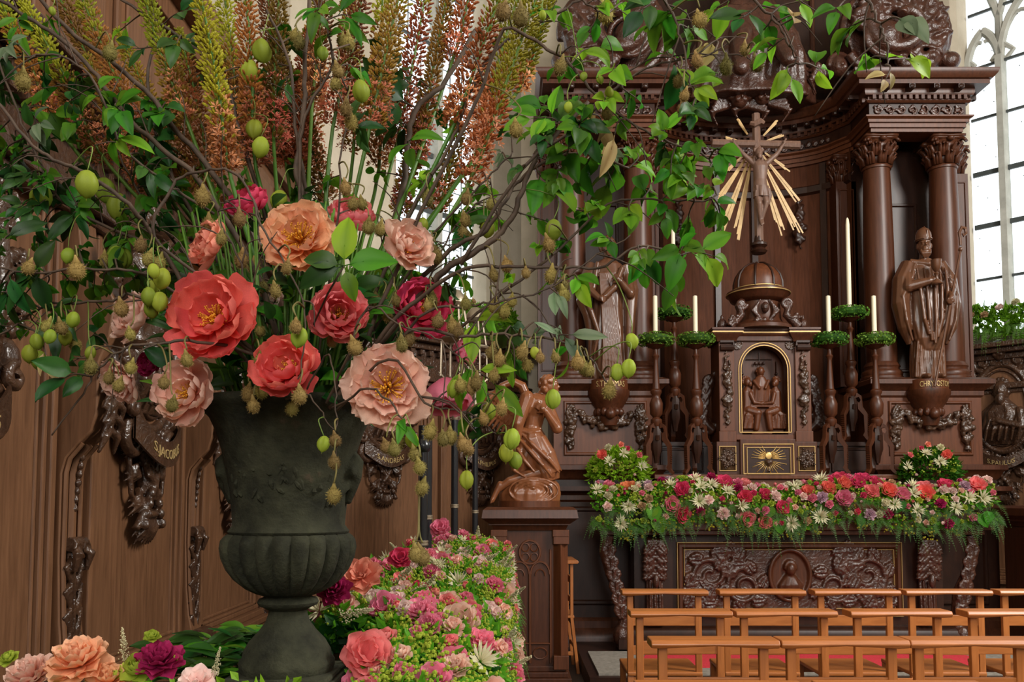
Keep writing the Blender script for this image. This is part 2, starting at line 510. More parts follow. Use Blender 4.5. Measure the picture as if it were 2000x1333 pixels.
# ------------------------------------------------------------------ carved ornament helpers
def spiral(cx, cz, r, turns, a0, sgn=1, y=0, n=22, out=0, yk=0):
    pts = []
    for i in range(n):
        k = i / (n - 1)
        a = a0 + sgn * turns * 2 * pi * k
        rr = r * (1 - .86 * k)
        pts.append((cx + rr * cos(a), y - yk * k, cz + rr * sin(a)))
    return pts
def leafy(mb, x, z, ang, ln, wd, y=0, th=.02):
    """a carved acanthus leaf: lobes along a rib"""
    c, s = cos(ang), sin(ang)
    for k in range(5):
        t = k / 4
        w = wd * sin(pi * (.2 + .7 * t))
        for sg in (-1, 1):
            px = x + c * ln * t - s * sg * w * .5; pz = z + s * ln * t + c * sg * w * .5
            mb.ball((px, y, pz), (ln * .2, th, w * .4), 7, 5, rot=(0, -(ang + sg * .6), 0))
    mb.tube([(x + c * ln * t, y - th * .8, z + s * ln * t) for t in (0, .3, .6, 1)], [wd * .16, wd * .04], 5)
def scrollwork(mb, x0, x1, z0, z1, n, y=0, r=.012, seed=1):
    """running acanthus scroll between two edges"""
    rn = random.Random(seed); w = (x1 - x0) / n; h = z1 - z0
    for i in range(n):
        cx = x0 + w * (i + .5); sg = 1 if i % 2 else -1
        cz = (z0 + z1) / 2
        rr = min(w, h) * .42
        mb.tube(spiral(cx, cz, rr, 1.5, -sg * pi / 2, sg, y), [r, r * .5], 6)
        mb.ball((cx, y, cz), (r * 1.7, r * 1.4, r * 1.7), 8, 5)
        for k in range(5):
            a = rn.uniform(0, 2 * pi)
            leafy(mb, cx + rr * .75 * cos(a), cz + rr * .75 * sin(a), a + sg * 1.0, rr * .5, rr * .34, y, r * .9)
def swag(mb, pts, r, seed=2, y=0, n=60, depth=.5):
    """garland of carved fruit along a curve"""
    rn = random.Random(seed)
    P = [Vector(p) for p in pts]
    for i in range(n):
        t = i / n * (len(P) - 1); k = int(t); q = P[k].lerp(P[min(k + 1, len(P) - 1)], t - k)
        rad = r * (.6 + .8 * sin(pi * (i / n)))
        o = Vector((rn.uniform(-1, 1), rn.uniform(-1, .2) * depth, rn.uniform(-1, 1))) * rad * .8
        s_ = rad * rn.uniform(.3, .55)
        mb.ball(q + o, (s_ * rn.uniform(.7, 1.3), s_, s_ * rn.uniform(.7, 1.3)), 7, 5)
def moulded_frame(mb, x0, x1, z0, z1, y, w=.03, d=.02):
    """raised picture-frame moulding on a surface facing -y"""
    prof = [(0, 0), (0, d * .5), (w * .3, d), (w * .7, d), (w, d * .4), (w, 0)]
    n = len(prof)
    cs = [(x0, z0, 1, 1), (x1, z0, -1, 1), (x1, z1, -1, -1), (x0, z1, 1, -1)]
    vs = []
    for (cx, cz, sx, sz) in cs:
        for (o, h) in prof: vs.append((cx + sx * o, y - h, cz + sz * o))
    fs = []
    for i in range(4):
        a = i * n; b = ((i + 1) % 4) * n
        for j in range(n - 1): fs.append((a + j, a + j + 1, b + j + 1, b + j))
    mb.add(vs, fs)
def bend_text(mb, key, fn):
    vs, fs = TXT[key]
    mb.add([fn(v) for v in vs], fs)

# ------------------------------------------------------------------ wainscot with saints' medallions
def medallion(word, label, loc, rz, sc=1.0, seed=1, small=False):
    rt = empty('saint_medallion', loc, rz, label, 'wall carving', 'carved saint medallions on the panelling')
    # local: x along the wall, -y out of the wall, z up from the medallion's lowest tip
    rn = random.Random(seed)
    b = MB()
    # oval ground and rim
    ov = [(.25 * cos(a), 1.02 + .42 * sin(a)) for a in [2 * pi * i / 28 for i in range(28)]]
    b.prism(ov, -.05, 0)
    obj('oval_ground', b, M['oak'], rt)
    b = MB()
    b.tube([(.27 * cos(a), -.05, 1.02 + .45 * sin(a)) for a in [2 * pi * i / 36 for i in range(37)]], .032, 8, caps=False)
    b.tube([(.225 * cos(a), -.06, 1.02 + .39 * sin(a)) for a in [2 * pi * i / 36 for i in range(37)]], .014, 6, caps=False)
    for sg in (-1, 1):
        for k in range(9):
            a = -pi / 2 + sg * (k + .5) / 9 * pi
            leafy(b, .31 * cos(a), 1.02 + .49 * sin(a), a + sg * .8, .14, .09, -.04, .03)
        b.tube(spiral(sg * .2, .52, .1, 1.4, pi / 2, -sg, -.06, yk=.03), [.034, .015], 7)
        b.tube(spiral(sg * .17, 1.5, .09, 1.3, -pi / 2, sg, -.05, yk=.03), [.03, .013], 7)
        b.ball((sg * .28, -.07, .72), (.06, .05, .08), 8, 6)
    carve('scrolled_rim', b, M['oak_dark'], rt, .007, 0)
    # bust of the saint
    b = MB()
    b.ball((0, -.07, 1.2), (.075, .075, .1), 12, 9)
    b.ball((0, -.14, 1.19), (.014, .02, .028), 7, 5); b.ball((0, -.12, 1.11), (.05, .04, .06), 8, 6)
    for k in range(14):
        a = k / 14 * 2 * pi
        b.ball((.075 * cos(a), -.055, 1.22 + .1 * sin(a)), (.028, .035, .028), 6, 5)
    b.loft([(.64, 0, -.03, .19, .05, .08, 9, seed), (.8, 0, -.05, .21, .09, .1, 8, seed), (.98, 0, -.05, .19, .09, .08, 7, seed + 1), (1.08, 0, -.05, .09, .07, .04, 5, 0), (1.14, 0, -.05, .04, .05, 0, 5, 0)], 36)
    sgn = 1 if seed % 2 else -1
    b.cap((sgn * .17, -.08, .98), (sgn * .19, -.13, .82), .045, .04); b.cap((sgn * .19, -.13, .82), (-sgn * .02, -.15, .88), .04, .025)
    for k in range(4): b.cap((-sgn * .02, -.155, .9 - .016 * k), (-sgn * .07, -.16, .905 - .02 * k), .01, .007, 6)
    for k in range(6):
        x = -.15 + .06 * k
        b.tube([(x, -.12, .68), (x + .03 * sgn, -.15, .8), (x + .07 * sgn, -.12, .95)], [.012, .016, .008], 6)
    carve('saint_bust', b, M['oak_dark'], rt, .007, 0)
    # banner with the name
    fnx = lambda x, z, o: (x * .92, -.105 - o - .05 * (1 - (x / .3) ** 2), .62 - .17 * cos(x / .3 * 1.35) + z)
    bn = MB()
    vs = []; fs = []
    for i in range(17):
        x = -.29 + .58 * i / 16
        for dz in (-.062, .062):
            for o in (0, -.012): vs.append(fnx(x, dz, o))
    for i in range(16):
        a = i * 4; b4 = a + 4
        fs += [(a, a + 2, b4 + 2, b4), (a + 1, b4 + 1, b4 + 3, a + 3), (a + 2, a + 3, b4 + 3, b4 + 2), (a, b4, b4 + 1, a + 1)]
    bn.add(vs, fs)
    for sg in (-1, 1): bn.tube(spiral(sg * .29, .66, .05, 1.1, pi / 2, sg, -.1), .022, 7)
    obj('banner', bn, M['oak_dark'], rt, smooth=60)
    tx = MB()
    bend_text(tx, word, lambda v: fnx(v.x * .66, v.y * .66 - .022, .001 + max(0, v.z)))
    obj('lettering', tx, M['letter'], rt, smooth=False)
    # hanging trophy below: crossed staves, fruit and leaves
    b = MB()
    for sg in (-1, 1):
        b.tube([(-sg * .16, -.05, .52), (0, -.09, .3), (sg * .13, -.06, .09)], [.014, .02, .018], 8)
        for k in range(7): b.tube([(-sg * (.12 - .036 * k) - .016, -.075, .46 - .055 * k), (-sg * (.12 - .036 * k) + .016, -.085, .45 - .055 * k)], .014, 6)
        for k in range(4): b.ball((sg * (.035 + .02 * k), -.09, .26 - .05 * k), (.022, .022, .026), 7, 5)
        for k, (x, z, a_, l_) in enumerate(((.02, .2, .35, .2), (.05, .28, .7, .17), (.08, .4, 1.0, .16), (.13, .48, 1.4, .13))):
            for e in range(-2, 3):
                aa = -pi / 2 + sg * (a_ + e * .2); ll = l_ * (1 - .12 * abs(e))
                b.tube([(sg * x, -.03, z), (sg * x + .6 * ll * cos(aa), -.065, z + .6 * ll * sin(aa)), (sg * x + ll * cos(aa), -.03, z + ll * sin(aa))], [.016, .015, .004], 5)
        b.tube(spiral(sg * .13, .56, .05, 1.3, pi, sg, -.06), [.017, .008], 6)
        b.tube([(sg * .05, -.04, .55), (sg * .2, -.05, .42), (sg * .17, -.05, .26), (sg * .1, -.05, .18)], [.018, .014, .014, .006], 6)
    b.tube([(0, -.03, .52), (0, -.05, .3), (0, -.04, .12)], [.04, .045, .02], 8)
    for k in range(9):
        a = -pi / 2 + (k - 4) * .17
        b.tube([(.01 * (k - 4), -.06, .17), (.09 * cos(a), -.08, .17 + .1 * sin(a)), (.16 * cos(a), -.05, .17 + .16 * sin(a))], [.008, .013, .006], 5)
    b.tube([(-.04, -.08, .16), (.04, -.08, .16)], .02, 7)
    carve('carved_trophy', b, M['oak_dark'], rt, .006, 0)
    # a cherub head crowning it
    b = MB()
    b.ball((0, -.08, 1.6), (.075, .08, .09), 12, 9); b.ball((0, -.16, 1.59), (.012, .014, .02), 6, 5)
    for sg in (-1, 1):
        b.ball((sg * .03, -.14, 1.57), (.025, .02, .025), 6, 5)
        for k in range(5): b.tube([(sg * .06, -.05, 1.56), (sg * (.15 + .01 * k), -.05, 1.6 - .035 * k), (sg * (.24 - .02 * k), -.03, 1.62 - .07 * k)], [.022, .025, .01], 6)
    for k in range(10):
        a = k / 9 * pi
        b.ball((.078 * cos(a), -.06, 1.62 + .085 * sin(a)), (.028, .04, .028), 6, 5)
    carve('cherub_head', b, M['oak_dark'], rt, .008, 0)
    if sc != 1: rt.scale = (sc, sc, sc)
    return rt

def wall_panelling(name, loc, rz, L, H, panels, label, zb=.62, up=0):
    """panelled wainscot; local x along wall, +y into the room (mirrored so that -y helpers are not needed)"""
    rt = empty(name, loc, rz, kind='structure')
    b = MB(); b.bx(0, L, 0, .05, 0, H)
    obj('backing_board', b, M['oak'], rt, smooth=False)
    b = MB()
    b.bx(0, L, .05, .16, 0, zb - .08); b.bx(0, L, .05, .19, zb - .08, zb - .04); b.bx(0, L, .05, .14, zb - .04, zb); b.bx(0, L, .05, .1, zb, zb + .03)
    obj('bottom_rail', b, M['oak'], rt, smooth=False, bevel=.006)
    b = MB()
    for (z0, z1, d) in ((H - .5, H - .46, .13), (H - .46, H - .4, .17), (H - .4, H - .16, .1), (H - .16, H - .1, .16), (H - .1, H - .05, .24), (H - .05, H, .3)):
        b.bx(0, L, .05, d, z0, z1)
    obj('cornice', b, M['oak_dark'], rt, smooth=False, bevel=.008)
    if up:
        b = MB(); b.bx(0, L, 0, .06, H, up); b.bx(0, L, .06, .2, up - .2, up); b.bx(0, L, .06, .12, up - .32, up - .2)
        b.bx(0, L, .06, .16, H, H + .1)
        obj('upper_boarding', b, M['oak'], rt, smooth=False, bevel=.006)
        for k in range(int(L / .66)):
            b = MB(); b.bx(k * .66 + .05, k * .66 + .6, .06, .085, H + .18, up - .4); b.bx(k * .66 + .12, k * .66 + .53, .085, .1, H + .25, up - .47)
            obj('upper_panel', b, M['oak'], rt, smooth=False, bevel=.008)
    b = MB()
    n = int(L / .11)
    for i in range(n): b.bx(i * .11 + .02, i * .11 + .07, .1, .15, H - .21, H - .165)
    obj('dentil_course', b, M['oak_dark'], rt, smooth=False)['kind'] = 'stuff'
    for (x0, x1) in panels:
        # three boards, then the moulded frame round them
        w = (x1 - x0 - .2) / 3
        for k in range(3):
            q = MB(); q.bx(x0 + .1 + k * w + .0015, x0 + .1 + (k + 1) * w - .0015, .05, .062, zb + .06, H - .55)
            obj('panel_board', q, M['oak'], rt, smooth=False)
        b = MB()
        for q, o in (((x0, x0 + .04), .1), ((x0 + .045, x0 + .075), .085), ((x0 + .08, x0 + .1), .07), ((x1 - .04, x1), .1), ((x1 - .075, x1 - .045), .085), ((x1 - .1, x1 - .08), .07)):
            b.bx(q[0], q[1], .05, o, zb + .03, H - .5)
        for z, o in ((zb + .03, .1), (zb + .05, .075)):
            b.bx(x0, x1, .05, o, z, z + .02)
        obj('panel_moulding', b, M['oak'], rt, smooth=False, bevel=.007)
    return rt
LW_H = 3.05
PILS = [.86, 2.2, 3.52, 4.84, 6.16]           # distance of each console pilaster from the corner of the left wall
pan = [(.1, PILS[0] - .14)] + [(PILS[i] + .14, PILS[i + 1] - .14) for i in range(4)]
wall_panelling('trim_1', (WX, WY, 0), R(270), 9.5, LW_H, pan, '', up=4.2)
wall_panelling('trim_2', (LC[0], LC[1], 0), R(225), DL, 2.95, [(.06, 1.2), (1.32, 2.62)], '')
wall_panelling('trim_3', (RC[0] + DL / sqrt(2), RC[1] - DL / sqrt(2), 0), R(135), DL, 2.95, [(DL - 1.2, DL - .06), (DL - 2.62, DL - 1.32)], '')
# console pilasters of the left wall
def pilaster(label):
    rt = empty('console_pilaster', (0, 0, 0), 0, label, 'pilaster', 'console pilasters on the left wall')
    # local: +y out of the wall, x along it. swan-neck profile (out, z)
    prof = [(.05, .62), (.1, .62), (.13, .66), (.11, .75), (.095, .9), (.085, 1.15), (.085, 1.5), (.1, 1.56), (.15, 1.62), (.2, 1.67), (.22, 1.75), (.22, 1.95), (.26, 2.05), (.28, 2.2), (.22, 2.3), (.14, 2.36), (.12, 2.55), (.05, 2.55)]
    b = MB(); b.prism([(o, z) for o, z in prof], -.075, .075, 'yz')
    obj('shaft', b, M['oak'], rt, smooth=40, bevel=.006)
    b = MB()
    for sg in (-1, 1): b.tube([(sg * .06, o + .008, z) for o, z in prof[3:9]], .011, 6)
    b.tube([(0, o + .004, z) for o, z in prof[5:9]], .02, 6)
    obj('reeding', b, M['oak'], rt)
    b = MB()          # acanthus leaf on the console's swell
    for k in range(6):
        t = k / 5
        z = 1.98 - .3 * t; y = .235 + .02 * sin(t * pi)
        for sg in (-1, 1):
            b.tube([(0, y, z), (sg * .05, y + .012, z - .03), (sg * (.085 - .02 * t), y - .01, z - .1)], [.02, .018, .007], 6)
    b.tube([(0, .24, 2.02), (0, .26, 1.85), (0, .235, 1.66)], [.02, .026, .012], 7)
    for k in range(8): b.ball((0, .13 - .004 * k, 1.6 - .035 * k), (.013, .016, .017), 6, 5)
    carve('acanthus_leaf', b, M['oak_dark'], rt, .006, 0)
    b = MB()          # scrolled cap and leaf drop on the lower half
    b.tube([(-.055, .115, 1.21), (.055, .115, 1.21)], .03, 10)
    for sg in (-1, 1):
        b.tube([(sg * .02, .12, 1.2), (sg * .05, .15, 1.17), (sg * .045, .135, 1.1)], [.02, .022, .01], 7)
        b.tube([(sg * q[0] + sg * .03, .14, q[2] + 1.19) for q in spiral(0, 0, .03, 1.3, 0, 1)], .008, 6)
        for k in range(5):
            z = 1.09 - .1 * k
            for e in range(3):
                b.tube([(0, .1, z - .1), (sg * .03, .115, z - .03 + .012 * e), (sg * (.066 - .012 * e), .108 + .006 * e, z + .03 + .012 * e), (sg * (.05 - .014 * e), .1, z + .05 + .012 * e)], [.01, .012, .009, .004], 6)
    b.tube([(0, .1, 1.2), (0, .112, .9), (0, .1, .66)], [.014, .012, .009], 6)
    carve('leaf_drop', b, M['oak_dark'], rt, .0042, 0)
    b = MB()
    b.tube([(-.08, .15, .6), (.08, .15, .6)], .07, 14)
    for sg in (-1, 1): b.tube([(sg * .085, q[0] * 1 + .15, q[2] + .6) for q in spiral(0, 0, .06, 1.5, 0, sg)], .012, 6)
    obj('base_scroll', b, M['oak_dark'], rt)
    b = MB()          # three-dimensional figure bracket at the top (turned baluster)
    b.lathe([(.03, 0), (.05, .03), (.035, .08), (.06, .16), (.065, .24), (.04, .3), (.05, .34), (.03, .4), (.055, .47), (.02, .52)], 14, (0, .33, 2.02))
    obj('turned_finial', b, M['oak_dark'], rt)
    return rt
plab = ['console pilaster with carved leaf drop hidden behind the urn', 'console pilaster with leaf drop just left of the urn, between the two saint medallions',
        'console pilaster with leaf drop left of the gold-lettered medallion, at the left edge', 'console pilaster of the left wall beyond the left edge of view', 'console pilaster of the left wall nearest the camera']
p0 = pilaster(plab[0])
for i, s in enumerate(PILS):
    q = p0 if i == 0 else dup(p0, label=plab[i])
    q.location = (WX, WY - s, 0); q.rotation_euler = (0, 0, R(270))
for s, wd, lb, sd in ((1.53, 'S.PHILIPUS', 'carved saint medallion with gold-lettered banner partly hidden behind the urn', 3), (2.86, 'S.JACOBUS', 'carved saint medallion with gold letters on its banner, left of the urn', 1), (4.36, 'S.JOANNES', 'carved saint medallion cut off by the left edge of the photo', 2)):
    medallion(wd, lb, (WX + .062, WY - s, 1.16), R(90), 1, sd)
def on_diag(corner, sg, s, off):
    return (corner[0] + sg * s / sqrt(2) - sg * (-off) / sqrt(2) * -1 * -1 if False else corner[0] + sg * (s - off) / sqrt(2), corner[1] - (s + off) / sqrt(2))
x, y = on_diag(LC, -1, 1.87, .062)
medallion('S.ANDREAS', 'carved saint medallion on the panelling just right of the urn, crossed staves below', (x, y, 1.3), R(45), .95, 5)
x, y = on_diag(LC, -1, .7, .062)
medallion('S.PHILIPUS', 'carved saint medallion behind the black candle poles and kneeling angel', (x, y, 1.3), R(45), .95, 4)
x, y = on_diag(RC, 1, .64, .062)
medallion('S.PAULUS', 'carved saint medallion on the right wall beside the altarpiece, banner lettered in gold', (x, y, 1.3), R(-45), .98, 7)
# ------------------------------------------------------------------ the altarpiece
def mir(f):
    for sg in (-1, 1): f(sg)
RT = empty('altarpiece', (XC, 8.0, 0), 0, 'huge dark carved wooden altarpiece with paired columns, curved cornice and scrolled top', 'altarpiece')
def arc_niche(off=0, n=16, w=1.0, y0=.12, dep=.55):
    return [(-w * cos(pi * i / n), y0 + dep * sin(pi * i / n) - off) for i in range(n + 1)]
niche = arc_niche()
# lower base of the wings and the middle
b = MB()
for sg in (-1, 1):
    b.bx(sg * 1.0, sg * 2.05, -.36, 1.0, 0, 1.62)
b.bx(-1.0, 1.0, -.1, 1.0, 0, 1.62)
obj('lower_base', b, M['walnut_dark'], RT, smooth=False)
bp = [(-2.05, 1.0), (-2.05, -.36), (-1.0, -.36), (-1.0, -.1), (1.0, -.1), (1.0, -.36), (2.05, -.36), (2.05, 1.0)]
b = MB()
b.sweep([(0, 0), (.09, 0), (.09, .16), (.07, .2), (.03, .24), (.03, .3), (0, .33)], bp)
b.sweep([(0, 1.36), (.02, 1.38), (.02, 1.42), (.06, 1.45), (.09, 1.46), (.09, 1.5), (0, 1.5)], bp)
b.sweep([(0, 1.56), (.02, 1.58), (.04, 1.63), (.07, 1.65), (.07, 1.69), (0, 1.7)], bp)
obj('base_moulding', b, M['walnut'], RT, smooth=40)
for sg in (-1, 1):
    q = MB(); q.bx(sg * 1.16, sg * 1.9, -.375, -.36, .48, 1.28); moulded_frame(q, min(sg * 1.12, sg * 1.94), max(sg * 1.12, sg * 1.94), .44, 1.32, -.36, .05, .03)
    obj('base_panel', q, M['walnut_dark'], RT, smooth=False)
    # pedestal under the pair of columns
    q = MB(); q.bx(sg * 1.0, sg * 1.95, -.33, .9, 1.69, 2.36)
    obj('pedestal', q, M['walnut_mid'], RT, smooth=False)
    q = MB()
    x0, x1 = sorted((sg * 1.1, sg * 1.86)); moulded_frame(q, x0, x1, 1.78, 2.28, -.33, .03, .02)
    obj('pedestal_frame', q, M['walnut_mid'], RT, smooth=30)
    q = MB(); pp = [(-1.95, .9), (-1.95, -.33), (-1.0, -.33), (-1.0, .9)] if sg < 0 else [(1.0, .9), (1.0, -.33), (1.95, -.33), (1.95, .9)]
    q.sweep([(0, 2.31), (.02, 2.33), (.02, 2.37), (.06, 2.41), (.09, 2.43), (.09, 2.47), (.05, 2.49), (-.2, 2.49)], pp)
    q.bx(sg * 1.0, sg * 1.95, -.33, .9, 2.36, 2.485)
    obj('pedestal_cornice', q, M['walnut'], RT, smooth=40)
    # swag of carved fruit
    q = MB(); xc = sg * 1.48
    swag(q, [(xc - .3, -.36, 2.2), (xc - .17, -.37, 2.1), (xc, -.38, 2.06), (xc + .17, -.37, 2.1), (xc + .3, -.36, 2.2)], .045, 3, n=90)
    for e in (-1, 1):
        swag(q, [(xc + e * .31, -.35, 2.24), (xc + e * .325, -.355, 2.05), (xc + e * .32, -.35, 1.84)], .042, 5 + e, n=70)
    carve('fruit_swag', q, M['oak_dark'], RT, .007, 0)
    # corbel for the saint
    xk = sg * 1.45
    q = MB(); q.lathe([(.02, 2.02), (.08, 2.05), (.1, 2.12), (.1, 2.18), (.15, 2.25), (.175, 2.3), (.19, 2.33), (.19, 2.37)], 24, (xk, -.36, 0))
    for k in range(7):
        a = pi + k / 6 * pi
        q.ball((xk + .11 * cos(a), -.36 + .11 * sin(a), 2.17), (.03, .03, .04), 8, 6)
    q.ball((xk, -.48, 2.15), (.05, .045, .05), 10, 7)
    obj('corbel', q, M['walnut'], RT, smooth=40)
    q = MB(); q.lathe([(.175, 2.37), (.175, 2.46), (.16, 2.465)], 28, (xk, -.36, 0))
    nm = obj('name_band', q, M['walnut_mid'], RT, smooth=40)
    tx = MB(); wd = 'S.THOMAS' if sg < 0 else 'CHRYSOSTOM'
    kx = .8 if sg < 0 else .62
    bend_text(tx, wd, lambda v: (xk + .179 * sin(v.x * kx / .179), -.36 - (.178 + max(0, v.z)) * cos(v.x * kx / .179), 2.39 + v.y))
    put('gold_letters', tx.mesh('gold_letters', False), M['letter'], nm)
    # columns
    for cx in (1.14, 1.77):
        c = MB()
        c.lathe([(.19, 2.485), (.19, 2.52), (.18, 2.53), (.185, 2.555), (.175, 2.575), (.155, 2.59), (.155, 2.605), (.165, 2.62), (.155, 2.64), (.14, 2.66)], 30, (sg * cx, -.13, 0))
        c.bx(sg * cx - .19, sg * cx + .19, -.32, .06, 2.47, 2.5)
        obj('column_base', c, M['walnut'], RT, smooth=40)
        c = MB()
        c.lathe([(.14, 2.65), (.14, 2.9), (.139, 3.3), (.135, 3.8), (.128, 4.2), (.12, 4.5), (.13, 4.505), (.133, 4.52), (.128, 4.535), (.12, 4.54)], 36, (sg * cx, -.13, 0))
        obj('column_shaft', c, M['walnut'], RT, smooth=40)
CAP = None
def capital():
    q = MB()
    q.lathe([(.115, 0), (.12, .1), (.13, .2), (.16, .27)], 20)
    for row, (z, n, r, h) in enumerate(((.02, 8, .125, .12), (.1, 8, .135, .13))):
        for k in range(n):
            a = 2 * pi * (k + row * .5) / n
            for e in (-1, 0, 1):
                aa = a + e * .16
                q.tube([(r * cos(aa), r * sin(aa), z), ((r + .015) * cos(aa), (r + .015) * sin(aa), z + h * .6), ((r + .05) * cos(aa), (r + .05) * sin(aa), z + h * (1 - .1 * abs(e))), ((r + .06) * cos(aa), (r + .06) * sin(aa), z + h * .84)], [.022, .022, .016, .008], 6)
    for k in range(4):
        a = pi / 4 + k * pi / 2
        for e in (-1, 1):
            c, s = cos(a), sin(a)
            t = Vector((-s, c, 0)) * e
            for_ = [Vector((c, s, 0)) * (.17 + .045 * (1 - j / 12) * cos(j / 12 * 8)) + t * .012 + Vector((0, 0, .245 + .045 * (1 - j / 12) * sin(j / 12 * 8))) for j in range(13)]
            q.tube(for_, [.016, .009], 6)
        q.ball((cos(a - pi / 4) * .165, sin(a - pi / 4) * .165, .27), (.035, .035, .03), 8, 6)
    for e in ((0, .295, .2), (0, .315, .215)):
        n = 24
        ring = [((e[2] - .028 * sin(2 * (2 * pi * i / n)) ** 2 * 0) , 0) for i in range(n)]
        poly = []
        for k in range(4):
            a0 = pi / 4 + k * pi / 2
            for j in range(6):
                a = a0 + j / 6 * pi / 2
                rr = e[2] * (1.0 - .3 * sin(j / 6 * pi))
                poly.append((rr * cos(a), rr * sin(a)))
        q.prism(poly, e[1] - .012, e[1] + .012, 'xy')
    return q.mesh('capital', True)
capm = capital()
for sg in (-1, 1):
    for cx in (1.14, 1.77):
        put('capital', capm, M['walnut'], RT, (sg * cx, -.13, 4.52), None, (1, 1, .88))
    for cx, yy in ((.98, .3), (1.98, .1)):
        put('pilaster_capital', capm, M['walnut_dark'], RT, (sg * cx, yy, 4.52), None, (.75, .75, .88))
        c = MB(); c.bx(sg * cx - .1, sg * cx + .1, yy - .1, yy + .12, 2.48, 4.53); moulded_frame(c, sg * cx - .075, sg * cx + .075, 2.6, 4.45, yy - .1, .015, .012)
        obj('pilaster', c, M['walnut'], RT, smooth=False)
    c = MB(); x0, x1 = sorted((sg * 1.0, sg * 1.95)); c.bx(x0, x1, .2, .9, 2.48, 4.85)
    moulded_frame(c, x0 + .3, x1 - .28, 2.62, 4.3, .2, .03, .02)
    obj('wing_back_panel', c, M['walnut_dark'], RT, smooth=False)
# concave middle: boards of the niche
for i in range(len(niche) - 1):
    (xa, ya), (xb, yb) = niche[i], niche[i + 1]
    c = MB(); c.add([(xa, ya, 1.6), (xb, yb, 1.6), (xb, yb, 4.86), (xa, ya, 4.86), (xa, ya + .05, 1.6), (xb, yb + .05, 1.6), (xb, yb + .05, 4.86), (xa, ya + .05, 4.86)],
                    [(0, 1, 2, 3), (5, 4, 7, 6), (4, 0, 3, 7), (1, 5, 6, 2), (3, 2, 6, 7), (4, 5, 1, 0)])
    obj('niche_board', c, M['niche'], RT, smooth=False)
c = MB()
for k in (3, 7, 9, 13):
    x, y = niche[k]
    a, b2 = niche[k - 1], niche[k + 1]
    c.box((x, y - .02, 3.2), (.06, .03, 3.2), rz=atan2(b2[1] - a[1], b2[0] - a[0]))
c.sweep([(0, 4.5), (.03, 4.52), (.03, 4.58), (0, 4.6)], niche)
obj('niche_stile', c, M['walnut_dark'], RT, smooth=False)
for sg in (-1, 1):      # carved pendants high on the niche wall and capitals of the inner pilasters
    c = MB(); x = sg * .62
    swag(c, [(x, .5, 4.45), (x, .5, 4.2), (x, .5, 3.95)], .05, 9, n=50)
    carve('carved_pendant', c, M['walnut_dark'], RT, .012, 1)
# entablature
def zz(prof): return [(o, 4.81 + (z - 4.84) * .7) for o, z in prof]
path = [(-1.9, 1.0), (-1.9, -.33), (-1.0, -.33), (-1.0, .1)] + arc_niche(0, 16, .94, .12, .5)[1:-1] + [(1.0, .1), (1.0, -.33), (1.9, -.33), (1.9, 1.0)]
c = MB(); c.sweep(zz([(-.25, 4.84), (-.02, 4.84), (-.02, 4.89), (0, 4.89), (0, 4.95), (.02, 4.95), (.02, 4.99), (.05, 5.01), (.05, 5.03), (-.25, 5.03)]), path)
obj('architrave', c, M['walnut_mid'], RT, smooth=30)
c = MB(); c.sweep(zz([(-.25, 5.02), (0, 5.02), (0, 5.21), (-.25, 5.21)]), path)
obj('frieze', c, M['walnut_dark'], RT, smooth=30)
c = MB(); c.sweep(zz([(-.25, 5.21), (.02, 5.21), (.04, 5.235), (.04, 5.24), (-.25, 5.24)]), path); c.sweep(zz([(-.25, 5.3), (.05, 5.3), (.06, 5.33), (.06, 5.38), (.15, 5.385), (.15, 5.44), (.17, 5.45), (.2, 5.5), (.21, 5.54), (.21, 5.56), (-.25, 5.56)]), path)
c.sweep(zz([(-.25, 5.235), (.015, 5.235), (.015, 5.305), (-.25, 5.305)]), path)
obj('cornice', c, M['walnut'], RT, smooth=30)
def along(path, step):
    out = []
    for i in range(len(path) - 1):
        a = Vector(path[i]); b_ = Vector(path[i + 1]); L = (b_ - a).length
        if L < .05: continue
        d = (b_ - a) / L; n = max(1, int(L / step))
        for k in range(n):
            p = a + d * (k + .5) * L / n
            out.append((p, d))
    return out
c = MB()
for p, d in along(path, .055):
    nn = Vector((d.y, -d.x)); q = p + nn * .035
    c.box((q.x, q.y, 5.112), (.03, .045, .042), rz=atan2(d.y, d.x))
obj('dentils', c, M['walnut'], RT, smooth=False)['kind'] = 'stuff'
for p, d in along(path, .2):
    nn = Vector((d.y, -d.x)); q = p + nn * .1
    c = MB(); c.box((q.x, q.y, 5.172), (.055, .1, .04), rz=atan2(d.y, d.x)); e = p + nn * .14
    c.ball((e.x, e.y, 5.168), (.027, .025, .024), 8, 6)
    obj('modillion', c, M['walnut_dark'], RT, smooth=False)
for sg in (-1, 1):
    c = MB(); x0, x1 = sorted((sg * 1.02, sg * 1.88)); scrollwork(c, x0, x1, 4.945, 5.065, 8, -.34, .011, 4)
    carve('frieze_scroll', c, M['walnut_carved'], RT, .006, 0)
for k in range(2, 14):
    (xa, ya), (xb, yb) = arc_niche(0, 16, .94, .12, .5)[k], arc_niche(0, 16, .94, .12, .5)[k + 1]
    c = MB(); w = sqrt((xb - xa) ** 2 + (yb - ya) ** 2); scrollwork(c, -w / 2, w / 2, 4.945, 5.065, 2, 0, .011, k)
    carve('frieze_scroll', c, M['walnut_carved'], RT, .006, 0, loc=((xa + xb) / 2, (ya + yb) / 2 - .015, 0), rot=(0, 0, atan2(yb - ya, xb - xa)))
c = MB(); c.bx(-1.6, 1.6, .6, .98, 5.3, 8.6)
obj('upper_tier_back', c, M['walnut_dark'], RT, smooth=False)
for sg in (-1, 1):
    c = MB(); x0, x1 = sorted((sg * .8, sg * 1.5)); moulded_frame(c, x0, x1, 5.5, 8.2, .6, .05, .04)
    obj('upper_panel_frame', c, M['walnut'], RT, smooth=30)
